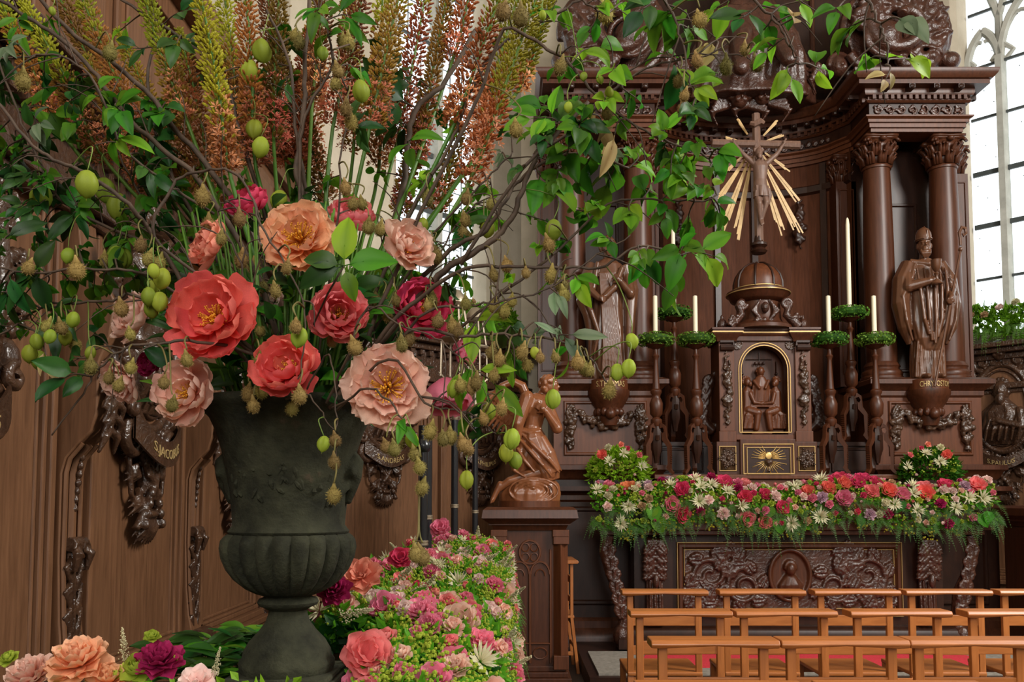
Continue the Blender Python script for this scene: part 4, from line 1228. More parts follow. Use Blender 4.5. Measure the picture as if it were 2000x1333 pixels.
# ------------------------------------------------------------------ saints in front of the columns
def head(c, x, y, z, s=1.0, beard=True, face=0.0):
    f = Vector((sin(face), -cos(face), 0)); l = Vector((cos(face), sin(face), 0)); o = Vector((x, y, z))
    c.ball(o, (.072 * s, .08 * s, .1 * s), 14, 10, rot=(0, 0, face))
    c.ball(o + f * .06 * s + Vector((0, 0, -.045 * s)), (.045 * s, .04 * s, .045 * s), 10, 7)
    c.tube([o + f * .078 * s + Vector((0, 0, .025 * s)), o + f * .1 * s + Vector((0, 0, -.012 * s))], [.009 * s, .016 * s], 7)
    c.tube([o + f * .07 * s + l * .05 * s + Vector((0, 0, .03 * s)), o + f * .085 * s + Vector((0, 0, .034 * s)), o + f * .07 * s - l * .05 * s + Vector((0, 0, .03 * s))], .011 * s, 6)
    for e in (-1, 1):
        c.ball(o + f * .068 * s + l * e * .03 * s + Vector((0, 0, .012 * s)), (.014 * s, .012 * s, .01 * s), 7, 5)
        c.ball(o + l * e * .074 * s, (.012 * s, .02 * s, .03 * s), 7, 5)
    c.tube([o + f * .088 * s + l * .02 * s + Vector((0, 0, -.04 * s)), o + f * .095 * s + Vector((0, 0, -.038 * s)), o + f * .088 * s - l * .02 * s + Vector((0, 0, -.04 * s))], .008 * s, 6)
    if beard:
        for k in range(-3, 4):
            c.tube([o + f * (.075 - .008 * abs(k)) * s + l * k * .017 * s + Vector((0, 0, -.045 * s)), o + f * .085 * s + l * k * .014 * s + Vector((0, 0, -.09 * s)), o + f * .07 * s + l * k * .008 * s + Vector((0, 0, -.13 * s))], [.014 * s, .015 * s, .006 * s], 6)
def hand(c, p, d, up, s=1.0, curl=.5):
    """palm with four bent fingers and a thumb; d points to the fingertips"""
    p = Vector(p); d = Vector(d).normalized(); up = Vector(up).normalized(); sd = d.cross(up).normalized()
    c.ball(p + d * .03 * s, (.028 * s, .028 * s, .03 * s), 9, 7)
    for k in range(4):
        b_ = p + d * .05 * s + sd * (k - 1.5) * .017 * s
        L = (.034, .04, .038, .03)[k] * s
        m_ = b_ + (d * cos(curl) + up * -sin(curl)) * L
        c.cap(b_, m_, .009 * s, .008 * s, 6); c.cap(m_, m_ + (d * cos(curl * 2.4) - up * sin(curl * 2.4)) * L * .8, .008 * s, .006 * s, 6)
    t0 = p + d * .02 * s - sd * .03 * s
    c.cap(t0, t0 + (d * .7 - sd * .5 - up * .4) * .045 * s, .011 * s, .008 * s, 6)
BS = empty('saint_statue', (XC + 1.45, 7.64, 2.465), 0, 'carved wooden bishop statue in a mitre holding a chalice and crozier, right of the altar', 'statue')
c = MB()
# alb and feet
c.loft([(0, 0, 0, .17, .12, .05, 11, 0), (.1, 0, 0, .18, .12, .06, 11, .3), (.35, 0, 0, .17, .11, .06, 10, .6), (.6, 0, 0, .15, .11, .04, 8, 1), (.9, 0, 0, .14, .1, 0, 7, 0), (1.08, 0, 0, .12, .09, 0, 7, 0)], 66)
for k in range(9):
    x = -.15 + .3 * k / 8
    c.tube([(x * 1.05, -.1 + abs(x) * .25, .02), (x, -.115 + abs(x) * .25, .2), (x * .9, -.1, .42)], [.022, .018, .01], 6)
for sg in (-1, 1): c.ball((sg * .08, -.14, .02), (.04, .075, .03), 9, 6)
# chasuble with its rounded hem
c.loft([(.24, .0, -.06, .03, .03, 0, 6, 0), (.28, 0, -.07, .1, .06, .03, 6, 0), (.38, 0, -.07, .16, .09, .04, 8, .4), (.55, 0, -.06, .19, .11, .05, 7, .9), (.75, 0, -.04, .2, .12, .04, 6, 1.2), (.95, 0, -.02, .21, .12, .02, 5, 1.5), (1.06, 0, 0, .2, .11, 0, 5, 0), (1.12, 0, 0, .13, .09, 0, 5, 0), (1.16, 0, 0, .07, .07, 0, 5, 0)], 66)
for k, x in enumerate((-.11, -.05, .02, .08, .13)):
    c.tube([(x * .5, -.17, .3 + abs(x)), (x, -.185, .55), (x * 1.25, -.17, .85), (x * 1.3, -.12, 1.05)], [.016, .024, .018, .008], 7)
# cope falling from both arms
for sg in (-1, 1):
    c.tube([(sg * .16, .02, 1.1), (sg * .25, 0, .95), (sg * .285, -.02, .72), (sg * .25, -.03, .5), (sg * .2, -.02, .34)], [.09, .1, .09, .07, .025], 12, flat=1.2)
    c.tube([(sg * .14, -.08, 1.1), (sg * .2, -.12, .95), (sg * .3, -.11, .78), (sg * .27, -.12, .55), (sg * .2, -.1, .36)], [.02, .024, .024, .02, .012], 7)
    c.tube([(sg * .22, -.1, 1.0), (sg * .3, -.06, .8), (sg * .28, -.06, .55)], [.018, .02, .01], 7)
c.tube([(-.17, -.03, 1.13), (0, -.1, 1.09), (.17, -.03, 1.13)], .03, 8)
c.cap((-.2, -.02, 1.04), (-.24, -.12, .87), .065, .06); c.cap((-.24, -.12, .87), (-.06, -.22, .9), .055, .035)
hand(c, (-.05, -.23, .9), (1, -.15, .3), (0, -1, .2), 1.0, .8)
c.cap((.2, -.02, 1.04), (.24, -.1, .85), .065, .06); c.cap((.24, -.1, .85), (.17, -.22, .75), .05, .034)
hand(c, (.17, -.225, .75), (-.5, -.5, -.6), (0, -1, .5), 1.0, .9)
c.cap((0, 0, 1.14), (0, -.01, 1.22), .05, .045)
head(c, 0, -.02, 1.28, .95, True, -.25)
carve('robed_body', c, M['statue'], BS, .0065, 1)
c = MB()
c.loft([(1.33, 0, -.01, .078, .085, 0, 5, 0), (1.37, 0, -.01, .082, .088, 0, 5, 0), (1.4, 0, -.01, .08, .08, 0, 5, 0), (1.44, 0, -.01, .06, .06, 0, 5, 0), (1.465, 0, -.01, .02, .02, 0, 5, 0)], 28)
c.tube([(.082 * cos(a), -.01 + .088 * sin(a), 1.345) for a in [2 * pi * i / 20 for i in range(21)]], .009, 6, caps=False)
c.tube([(0, -.1, 1.34), (0, -.09, 1.41), (0, -.03, 1.465)], .008, 6)
obj('mitre', c, M['statue'], BS)
c = MB(); c.lathe([(.055, 0), (.06, .01), (.05, .025), (.02, .05), (.015, .08), (.026, .1), (.015, .115), (.03, .13), (.05, .17), (.052, .22), (.055, .23)], 16, (-.0, -.25, .86))
obj('chalice', c, M['statue'], BS, smooth=40)
c = MB(); a_ = Vector((-.05, -.24, -.09)); b2 = Vector((.3, -.2, 1.2))
c.tube([a_, a_.lerp(b2, .5), b2], [.014, .015, .012], 8); c.ball(b2, .024, 10, 7)
hk = [b2 + Vector((x, 0, z)) for x, z in ((.0, .04), (.0, .1), (-.01, .16), (.02, .21), (.06, .2), (.065, .15), (.04, .13), (.025, .155))]
c.tube(hk, [.013, .014, .016, .018, .018, .016, .014, .01], 8)
obj('crozier', c, M['statue'], BS)
BS.scale = (.82, .9, .965)
TS = empty('saint_statue', (XC - 1.45, 7.64, 2.465), 0, 'carved wooden apostle statue in draped cloak, partly behind the leaves, left of altar', 'statue')
c = MB()
c.loft([(0, 0, 0, .17, .12, .06, 9, 0), (.1, 0, 0, .18, .12, .07, 9, .3), (.4, 0, 0, .17, .12, .07, 8, .6), (.7, 0, 0, .16, .12, .05, 7, 1), (1.0, 0, 0, .18, .12, .03, 5, 0), (1.1, 0, 0, .15, .1, 0, 5, 0), (1.15, 0, 0, .07, .07, 0, 5, 0)], 66)
for k in range(7):
    x = -.08 + .035 * k
    c.tube([(x, -.12, .02), (x * .8, -.14, .3), (x * .6 - .03, -.14, .65), (x * .3 - .08, -.13, 1.0)], [.018, .022, .018, .01], 7)
c.tube([(-.15, .0, 1.08), (-.24, -.04, .9), (-.27, -.08, .74), (-.22, -.1, .6), (-.19, -.08, .4), (-.2, -.06, .2)], [.09, .09, .08, .06, .04, .02], 12)
c.tube([(-.12, -.1, 1.1), (-.17, -.14, .85), (-.25, -.16, .72), (-.2, -.18, .62), (-.12, -.16, .42), (-.17, -.13, .22)], [.025, .03, .03, .03, .026, .012], 8)
c.tube([(.17, 0, 1.08), (.24, -.02, .85), (.22, -.04, .5), (.2, -.02, .15)], [.09, .085, .06, .04], 12)
c.tube([(.14, -.1, 1.05), (.05, -.15, .85), (-.1, -.17, .72)], [.03, .035, .03], 8)
c.cap((-.2, -.02, 1.02), (-.22, -.13, .84), .06, .05); c.cap((-.22, -.13, .84), (-.12, -.2, .74), .045, .03)
hand(c, (-.12, -.2, .74), (.7, -.5, -.2), (0, -1, .5), 1.0, .8)
c.cap((.2, -.02, 1.02), (.22, -.12, .8), .06, .05); c.cap((.22, -.12, .8), (.1, -.2, .9), .045, .03)
hand(c, (.1, -.2, .9), (-.7, -.2, .5), (0, -1, 0), 1.0, .6)
for sg in (-1, 1): c.ball((sg * .08, -.14, .02), (.04, .075, .03), 9, 6)
c.cap((0, 0, 1.12), (0, -.01, 1.22), .05, .045); head(c, 0, -.02, 1.29, .95, True, .2)
for k in range(14):
    a = -.6 + k / 13 * (pi + 1.2); c.tube([(.06 * cos(a), .02, 1.3 + .07 * sin(a)), (.09 * cos(a), .02, 1.27 + .07 * sin(a))], [.03, .022], 6)
carve('robed_body', c, M['statue'], TS, .0065, 1)

TS.scale = (.86, .9, .97)
# ------------------------------------------------------------------ kneeling angel on its gothic plinth
D = 6.2
PX = .13
PL = empty('angel_plinth', (PX, D + .22, 0), 0, 'gothic panelled walnut pedestal carrying the kneeling angel, beside the flower-covered bench', 'pedestal')
def plinth_parts(PL):
    c = MB(); c.bx(-.24, .24, -.2, .2, .14, 1.22)
    obj('shaft', c, M['walnut'], PL, smooth=False)
    sq = [(-.26, .22), (-.26, -.22), (.26, -.22), (.26, .22)]
    c = MB(); c.sweep([(-.3, 1.16), (0, 1.16), (.02, 1.2), (.07, 1.235), (.09, 1.25), (.08, 1.31), (.055, 1.33), (-.3, 1.33)], sq, False); c.bx(-.3, .3, -.25, .25, 1.2, 1.328)
    obj('cap_moulding', c, M['walnut'], PL, smooth=30)
    c = MB(); c.bx(-.3, .3, -.26, .26, 0, .1); c.bx(-.275, .275, -.24, .24, .1, .14); c.bx(-.26, .26, -.22, .22, .14, .18)
    obj('foot_moulding', c, M['walnut'], PL, smooth=False, bevel=.006)
    for sg in (-1, 1):
        c = MB(); c.prism([(sg * .28, -.2), (sg * .225, -.25), (sg * .17, -.2)], .2, 1.08, 'xy'); c.bx(sg * .17, sg * .28, -.25, -.2, .16, .26); c.bx(sg * .17, sg * .285, -.255, -.2, 1.06, 1.12)
        c.box((sg * .225, -.23, 1.14), (.12, .06, .05))
        obj('corner_buttress', c, M['walnut_mid'], PL, smooth=False, bevel=.004)
    c = MB()
    for q in (-.155, -.02, .0, .155): pass
    c.tube([(-.15, -.205, .2), (-.15, -.205, 1.02)], .008, 6); c.tube([(.15, -.205, .2), (.15, -.205, 1.02)], .008, 6); c.tube([(0, -.205, .2), (0, -.205, .86)], .01, 6)
    c.tube([(.075 * cos(a), -.205, 1.0 + .085 * sin(a)) for a in [2 * pi * i / 24 for i in range(25)]], .009, 6, caps=False)
    for k in range(4):
        a = pi / 4 + k * pi / 2; c.tube([(.045 * cos(a) + .028 * cos(t), -.205, 1.0 + .05 * sin(a) + .03 * sin(t)) for t in [2 * pi * i / 12 for i in range(13)]], .005, 5, caps=False)
    for sg in (-1, 1):
        c.tube([(sg * (.075 - .07 * cos(t)), -.205, .84 + .09 * sin(t)) for t in [pi * i / 12 for i in range(13)]], .008, 6)
        c.tube([(sg * (.075 - .035 * cos(t)), -.205, .83 + .045 * sin(t)) for t in [pi * i / 10 for i in range(11)]], .005, 5)
        c.tube([(sg * (.075 - .05 * cos(t)), -.205, .27 + .04 * sin(t)) for t in [2 * pi * i / 14 for i in range(15)]], .005, 5)
    c.tube([(-.15, -.205, .34), (.15, -.205, .34)], .007, 6)
    obj('tracery_panel', c, M['walnut_mid'], PL)
plinth_parts(PL)
AN = empty('angel_statue', (PX, D + .2, 1.33), 0, 'golden brown carved angel kneeling with folded wings, hand on breast, on the gothic pedestal', 'statue')
def ap(px, py, y=0): return Vector(((px - 1030) * D / F, y, (997 - py) * D / F))
c = MB(); c.prism([(p.x, p.y) for p in [Vector((.235 * cos(a), .2 * sin(a), 0)) for a in [2 * pi * i / 32 for i in range(32)]]], .0, .045, 'xy')
obj('base_slab', c, M['walnut_mid'], AN, smooth=40)
c = MB()
c.loft([(.04, .0, 0, .225, .17, .02, 9, 0), (.1, 0, 0, .23, .17, .03, 9, 0), (.17, .02, 0, .2, .15, .03, 9, 0), (.215, .03, 0, .15, .12, .03, 9, 0), (.235, .04, 0, .05, .05, 0, 5, 0)], 50)
for r in (.03, .06, .09, .12, .15): c.tube([(.03 + r * 1.2 * cos(a), -.165 + .02 * r / .15 * 0 + .02 * abs(cos(a)), .12 + r * .62 * sin(a)) for a in [2 * pi * i / 26 for i in range(27)]], .009, 6, caps=False)
carve('rocky_mound', c, M['angel'], AN, .007, 0)
c = MB()
hips = ap(1035, 855); chest = ap(1042, 800); neck = ap(1057, 762)
c.tube([hips, ap(1036, 835), ap(1040, 815), chest, ap(1047, 782), ap(1052, 770)], [.095, .074, .08, .1, .09, .045], 16)
c.ball(ap(1042, 797, -.03), (.075, .06, .055), 12, 8)
c.cap(ap(1054, 772), ap(1064, 756), .036, .034)
hd = ap(1072, 753, -.01)
c.ball(hd, (.064, .056, .068), 14, 10); c.ball(hd + Vector((.03, -.008, -.022)), (.036, .034, .036), 10, 7)
c.tube([hd + Vector((.055, -.01, .01)), hd + Vector((.074, -.01, -.012))], [.007, .011], 7)
c.ball(hd + Vector((.058, -.012, -.038)), (.012, .016, .008), 7, 5); c.ball(hd + Vector((.05, -.03, .006)), (.009, .008, .006), 6, 5)
c.tube([hd + Vector((.05, -.035, .02)), hd + Vector((.06, -.01, .024)), hd + Vector((.05, .015, .02))], .008, 6)
rn = random.Random(8)
for k in range(70):
    a = rn.uniform(.5, 4.3); b_ = rn.uniform(-1.2, 1.2)
    c.ball(hd + Vector((.068 * cos(a) * cos(b_) - .012, .062 * sin(b_), .07 * sin(a) * cos(b_) + .008)), rn.uniform(.014, .021), 7, 5)
# near arm hanging behind, far arm bent with hand on the breast
c.cap(ap(1026, 778, -.06), ap(1008, 832, -.11), .056, .043); c.cap(ap(1008, 832, -.11), ap(1006, 868, -.08), .042, .028)
hand(c, ap(1006, 868, -.08), (.3, .2, -1), (0, -1, 0), .8, .4)
c.cap(ap(1062, 782, .02), ap(1086, 840, -.06), .052, .043); c.cap(ap(1086, 840, -.06), ap(1062, 806, -.11), .04, .025)
hand(c, ap(1062, 806, -.115), (-.8, -.1, .55), (0, -1, 0), .85, .35)
# bent legs: thigh under the cloth, shin and foot trailing to the left
c.cap(ap(1036, 862, -.05), ap(1068, 930, -.06), .085, .062); c.cap(ap(1062, 925, -.07), ap(990, 946, -.08), .055, .034)
c.cap(ap(990, 946, -.08), ap(968, 962, -.08), .033, .026); c.cap(ap(972, 952, -.08), ap(956, 985, -.09), .026, .018)
for k in range(5): c.cap(ap(956, 983, -.09 + .011 * (k - 2)), ap(953, 990, -.09 + .012 * (k - 2)), .007, .005, 6)
c.cap(ap(1045, 862, .05), ap(1078, 925, .05), .08, .06); c.cap(ap(1076, 930, .05), ap(1000, 955, .05), .05, .035); c.cap(ap(1000, 955, .05), ap(975, 975, .05), .03, .02)
carve('body', c, M['angel'], AN, .0055, 1)
c = MB()
c.fold([ap(1034, 843), ap(1036, 856), ap(1040, 880), ap(1050, 905), ap(1060, 930), ap(1066, 948)], [.08, .098, .118, .128, .122, .1], .07, 7, .4)
c.fold([ap(1030, 856, 0), ap(1022, 880, -.02), ap(1012, 905, -.03), ap(1008, 928, -.03)], [.085, .095, .085, .05], .09, 6, 1.2)
c.fold([ap(1046, 862, -.03), ap(1062, 895, -.05), ap(1078, 930, -.05)], [.075, .085, .065], .1, 5, 2)
def dr(pts, rad): c.tube([ap(*p) for p in pts], rad, 8)
for pts in ([(1012, 848, -.08), (1035, 872, -.125), (1066, 902, -.14), (1090, 930, -.1)], [(1010, 862, -.09), (1030, 885, -.14), (1056, 915, -.16), (1074, 938, -.13)], [(1006, 880, -.1), (1020, 905, -.135), (1040, 928, -.15)], [(1050, 850, -.06), (1072, 880, -.09), (1094, 926, -.07)], [(1004, 900, -.1), (1000, 925, -.115), (1024, 940, -.14)]):
    dr(pts, [.012, .017, .015, .006] if len(pts) == 4 else [.012, .016, .007])
dr([(1008, 842, -.07), (1030, 852, -.095), (1052, 846, -.07)], [.02, .026, .02])
dr([(1010, 838, -.06), (1030, 846, -.09), (1054, 840, -.06)], [.012, .016, .012])
carve('draped_skirt', c, M['angel'], AN, .0055, 1)
for wi, yy in ((0, -.0), (1, .1)):
    c = MB(); rn = random.Random(20 + wi)
    for row, (n, L0, sp) in enumerate(((11, 1.0, 0), (11, .66, .5), (10, .38, .2))):
        for k in range(n):
            t = (k + sp) / n
            root_ = ap(1022 - 46 * (1 - t) * .9, 758 + 40 * t * (1.1 if row else 1), yy - .012 * row)
            tip = ap(905 + 92 * t + wi * 12, 806 + 62 * t - wi * 18, yy + .04 - .012 * row)
            tip = root_.lerp(tip, L0)
            mid = root_.lerp(tip, .5) + Vector((-.006, 0, .03 * (1 - t)))
            c.tube([root_, mid, tip], [.024, .023, .008], 7, flat=.55)
    c.tube([ap(1026, 775, yy), ap(1016, 752, yy), ap(998, 743, yy), ap(975, 752, yy), ap(950, 778, yy), ap(918, 806, yy + .03)], [.035, .036, .032, .026, .02, .008], 9)
    carve('feathered_wing', c, M['angel'], AN, .0055, 0)
# its twin at the right edge, of which only the pedestal's cap shows
P2 = dup(PL, (4.56, 7.25, 0), 0, 'walnut pedestal whose moulded cap just enters the photo at the right edge')
A2 = dup(AN, (4.72, 7.23, 1.33), 0, 'carved kneeling angel on the right-hand pedestal, mostly beyond the right edge')
A2.scale = (-1, 1, 1)

# ------------------------------------------------------------------ black processional poles
def pole(px, d, label, topz, collars):
    x = (px - 1000) * d / F
    rt = empty('candle_pole', (x, d, 1.0), 0, label, 'candle pole', 'black lacquered candle poles standing in the flowers')
    r = .021
    c = MB(); c.tube([(0, 0, -.02), (0, 0, topz - 1.0)], r, 14)
    obj('black_shaft', c, M['black'], rt)
    for z, k in collars:
        c = MB(); c.lathe([(r, -.012), (r * 1.25, -.01), (r * 1.25, -.003), (r * 1.1, 0), (r * 1.25, .003), (r * 1.25, .01), (r, .012)] if k == 0 else [(r, -.03), (r * 1.5, -.02), (r * 1.75, -.005), (r * 1.6, .01), (r, .03)], 16, (0, 0, z - 1.0))
        obj('collar', c, M['brass'] if k == 0 else M['black'], rt, smooth=40)
    return rt
p1 = pole(826, 3.75, 'nearest black candle pole, with a rounded black collar, just right of the urn', 1.72, [(1.63, 1), (1.2, 0)])
p2 = pole(888, 5.0, 'middle black candle pole with a narrow metal ring low down', 1.86, [(1.35, 0)])
p3 = pole(928, 6.0, 'black candle pole nearest the kneeling angel, topped by a pale metal crown', 1.98, [(1.3, 0)])
p4 = pole(836, 4.3, 'black candle pole hidden behind the nearest one', 1.7, [(1.3, 0)])
c = MB()
for rt, tz in ((p2, 1.86), (p3, 1.98)):
    c = MB(); c.lathe([(.018, 0), (.024, .02), (.018, .05), (.022, .2), (.03, .22), (.02, .24)], 12, (0, 0, tz - 1.0))
    for k in range(4):
        a = k * pi / 2 + .4; c.tube([(0, 0, tz - .78), (.06 * cos(a), .06 * sin(a), tz - .76), (.1 * cos(a), .1 * sin(a), tz - .72)], .007, 6)
    obj('metal_crown', c, M['brass'], rt)
    c = MB()
    for k in range(4):
        a = k * pi / 2 + .4; c.tube([(.09 * cos(a), .09 * sin(a), tz - .74), (.085 * cos(a), .085 * sin(a), tz - .5), (.05 * cos(a), .05 * sin(a), tz - .3)], .007, 6)
    c.lathe([(.06, 0), (.075, .02), (.07, .05), (.03, .1)], 14, (0, 0, tz - .32)); c.lathe([(.1, 0), (.105, .01), (.1, .02)], 16, (0, 0, tz - .52))
    obj('lantern_frame', c, M['brass'], rt)

# ------------------------------------------------------------------ chairs
def chair_proto():
    rt = empty('chair', (0, 0, 0), 0, 'x', 'chair', 'beech church chairs set in rows')
    # local: backrest plane at y=0, seat towards +y, camera side -y
    c = MB()
    n = 12; vs = []
    for i in range(n + 1):
        x = -.242 + .484 * i / n; k = abs(i / n * 2 - 1)
        lo = .868 + .012 * (1 - k) if k < .93 else .872
        for y, z in ((-.045, lo), (-.055, .885), (-.045, .9), (.055, .9), (.055, lo)): vs.append((x, y, z))
    fs = []
    for i in range(n):
        for j in range(5): fs.append((i * 5 + j, i * 5 + (j + 1) % 5, (i + 1) * 5 + (j + 1) % 5, (i + 1) * 5 + j))
    fs += [(4, 3, 2, 1, 0), tuple(n * 5 + j for j in range(5))]
    c.add(vs, fs)
    obj('top_rail', c, M['beech'], rt, smooth=False, bevel=.004)
    for sg in (-1, 1):
        c = MB(); c.add([(sg * .192 + a * .0175, y + b_ * .0125, z) for (z, y) in ((0, -.05), (.44, 0), (.87, .0)) for a, b_ in ((-1, -1), (1, -1), (1, 1), (-1, 1))],
                        [(3, 2, 1, 0), (8, 9, 10, 11)] + [(i * 4 + j, i * 4 + (j + 1) % 4, i * 4 + 4 + (j + 1) % 4, i * 4 + 4 + j) for i in range(2) for j in range(4)])
        obj('back_post', c, M['beech_post'], rt, smooth=False, bevel=.003)
        c = MB(); c.box((sg * .19, .36, .22), (.034, .034, .44)); obj('front_leg', c, M['beech_post'], rt, smooth=False, bevel=.003)
        c = MB(); c.box((sg * .19, .17, .16), (.02, .36, .03)); obj('side_stretcher', c, M['beech'], rt, smooth=False, bevel=.003)
    for z, h in ((.735, .058), (.575, .05)):
        c = MB(); c.box((0, 0, z), (.36, .014, h)); obj('back_slat', c, M['beech'], rt, smooth=False, bevel=.003)
    c = MB(); c.box((0, .18, .45), (.42, .4, .022)); obj('seat', c, M['beech'], rt, smooth=False, bevel=.006)
    c = MB(); c.box((0, -.003, .41), (.36, .016, .05)); c.box((0, .36, .41), (.36, .016, .05)); obj('seat_rail', c, M['beech'], rt, smooth=False, bevel=.003)
    c = MB(); c.box((0, -.03, .2), (.36, .014, .034)); obj('rear_stretcher', c, M['beech'], rt, smooth=False, bevel=.003)
    return rt
ch0 = chair_proto(); first = True
rows = [('back row nearest the altar', 4.63, [1294, 1481, 1663, 1839, 2019]), ('second row from the altar', 3.8, [1324, 1525, 1744, 1967]), ('third row from the altar', 3.04, [1387, 1634, 1880, 2125]), ('nearest row, at the bottom of the photo', 2.3, [1400, 1750])]
ordw = ['leftmost', 'second from left', 'third from left', 'fourth from left', 'fifth from left']
rn = random.Random(4)
for rname, d, xs in rows:
    for i, px in enumerate(xs):
        x = (px - 1000) * d / F
        q = ch0 if first else dup(ch0); first = False
        q.location = (x, d, 0); q.rotation_euler = (0, 0, R(rn.uniform(-1.2, 1.2)))
        q['label'] = 'beech church chair, %s in the %s' % (ordw[i], rname)
        q.scale = (.96 if d > 4 else .93, 1, 1)
q = dup(ch0, (.47, 7.0, 0), R(92), 'beech church chair seen edge-on, standing behind the gothic pedestal'); 
# ------------------------------------------------------------------ the long desk that carries urn and flowers
c = MB(); c.bx(-.66, -.07, .9, 6.15, .9, .95); c.bx(-.64, -.09, .92, 6.12, .0, .9)
BE = empty('choir_desk', (0, 0, 0), 0, 'long dark wooden desk under the urn and the flower bank', 'desk'); 
obj('desk_body', c, M['walnut_dark'], BE, smooth=False, bevel=.004)
c = MB(); c.bx(-1.15, -.66, .9, 2.1, .9, .95); c.bx(-1.13, -.66, .92, 2.08, 0, .9)
obj('desk_return', c, M['walnut_dark'], BE, smooth=False)

# ------------------------------------------------------------------ the urn
UX, UY, UZ = -.525, 2.0, .95
UR = empty('urn', (UX, UY, UZ), 0, 'large weathered dark green cast-iron urn with fluted bowl, holding the big bouquet', 'urn')
k_ = 2.0 / F
def uz(py): return W(567, py, 2.0).z - UZ
c = MB(); c.bx(-.125, .125, -.125, .125, 0, .035); c.box((0, 0, .041), (.235, .235, .014))
obj('square_plinth', c, M['urn'], UR, smooth=False, bevel=.006)
c = MB(); c.lathe([(r * k_, max(.046, uz(py))) for r, py in ((86, 1320), (90, 1300), (90, 1290), (84, 1282), (82, 1270), (72, 1252), (54, 1232), (42, 1215), (37, 1200), (36, 1192), (44, 1187), (55, 1182), (58, 1176), (55, 1170), (44, 1166), (50, 1160))], 48)
obj('pedestal_foot', c, M['urn'], UR, smooth=50)
c = MB()
def flute(r, z, b):
    py = UPY.get(round(z, 5), 1100)
    t = max(0, min(1, (1160 - py) / 105)); amp = .075 * sin(pi * min(1, max(0, (1165 - py) / 125))) ** .5
    return r * (1 - amp + amp * 1.6 * abs(cos(b * 11)) ** .7)
pr = [(48, 1163), (62, 1158), (80, 1148), (98, 1132), (112, 1112), (121, 1090), (125, 1070), (124, 1056), (119, 1048), (113, 1043)]
UPY = {round(uz(py), 5): py for r, py in pr}
c.lathe([(r * k_, uz(py)) for r, py in pr], 176, fn=flute)
obj('fluted_bowl', c, M['urn'], UR)
c = MB(); c.lathe([(r * k_, uz(py)) for r, py in ((100, 1046), (112, 1044), (115, 1038), (110, 1032), (106, 1026), (108, 1000), (113, 960), (120, 920), (129, 880), (140, 845), (152, 820), (166, 806), (178, 800), (182, 793), (178, 786), (160, 785), (150, 800), (130, 850))], 64)
obj('flared_body', c, M['urn'], UR, smooth=60)
for sg in (-1, 1):       # mask handles and low relief
    c = MB(); X0 = sg * .15
    c.tube([(X0 - sg * .01, 0, uz(885)), (X0 + sg * .008, -.01, uz(905)), (X0 + sg * .004, -.01, uz(935)), (X0 - sg * .015, 0, uz(985))], [.014, .019, .018, .01], 9)
    c.ball((X0 - sg * .002, -.02, uz(920)), (.024, .022, .028), 9, 7); c.ball((X0 + sg * .005, -.04, uz(924)), (.01, .012, .014), 7, 5)
    for k in range(5): c.tube([(X0 - sg * .01, -.03, uz(905 + 12 * k)), (X0 - sg * .03, -.055, uz(930 + 12 * k)), (X0 - sg * .035, -.05, uz(960 + 5 * k))], [.009, .008, .004], 6)
    carve('mask_handle', c, M['urn'], UR, .006, 1)
c = MB()
for k in range(40):
    rn = random.Random(k); a = -pi / 2 + rn.uniform(-1.1, 1.1); py = rn.uniform(870, 975)
    r = .149 - (py - 870) * .00013; z = uz(py); da = rn.uniform(-.12, .12); dz = rn.uniform(-.03, .03)
    c.tube([(r * cos(a), r * sin(a), z), (r * 1.01 * cos(a + da / 2), r * 1.01 * sin(a + da / 2), z + dz / 2), (r * .985 * cos(a + da), r * .985 * sin(a + da), z + dz)], [.003, .006, .003], 6)
obj('worn_relief', c, M['urn'], UR)

# ------------------------------------------------------------------ petals, leaves, pods
def petal_mesh(name, L, Wd, curl, cup, ruf, seed, nu=8, nv=8, th=0):
    rn = random.Random(seed); m = MB(); vs = []; t = []
    ph = [rn.uniform(0, 6) for _ in range(4)]
    for j in range(nv + 1):
        v = j / nv
        ang = curl * (v ** 1.3)
        y = 0; z = 0; st = 12
        for q in range(st):
            a = curl * ((v * q / st) ** 1.3); y -= sin(a) * L * v / st; z += cos(a) * L * v / st
        w = Wd * (.2 + .8 * v ** .6) * sqrt(max(0, 1 - (v * .985) ** 5))
        for i in range(nu + 1):
            u = i / nu * 2 - 1
            e = ruf * v ** 3 * (sin(u * 5 + ph[0]) + .6 * sin(u * 11 + ph[1])) * L
            top = (1 - u * u * .1 * v) + .025 * v * sin(u * 7 + ph[2])
            vs.append((u * w, y - cup * (u * u) * w * (1 if True else 0) + e, z * top))
            t.append(v)
    fs = [(j * (nu + 1) + i, j * (nu + 1) + i + 1, (j + 1) * (nu + 1) + i + 1, (j + 1) * (nu + 1) + i) for j in range(nv) for i in range(nu)]
    m.add(vs, fs, t)
    return m.mesh(name)
# local petal: base at the origin, length along +z, the flower's axis on the -y side
PC = {  # base colour, edge colour
    'peach': ((.86, .33, .13), (.93, .55, .34)), 'pale': ((.88, .43, .3), (.93, .66, .54)),
    'coral': ((.74, .09, .075), (.92, .22, .185)), 'pink': ((.74, .11, .13), (.92, .30, .30)),
    'deep': ((.5, .025, .09), (.8, .09, .19)), 'rose': ((.7, .12, .2), (.88, .29, .4)), 'salmon': ((.82, .24, .15), (.92, .38, .27)),
    'blush': ((.84, .52, .46), (.88, .7, .64)), 'lilac': ((.5, .27, .38), (.64, .44, .52)), 'magenta': ((.3, .008, .06), (.48, .03, .13)),
    'cream': ((.62, .55, .3), (.76, .72, .5)), 'lime': ((.3, .42, .03), (.5, .6, .08)), 'caramel': ((.42, .24, .1), (.65, .44, .25)),
    'orange': ((.55, .12, .03), (.75, .24, .11))}
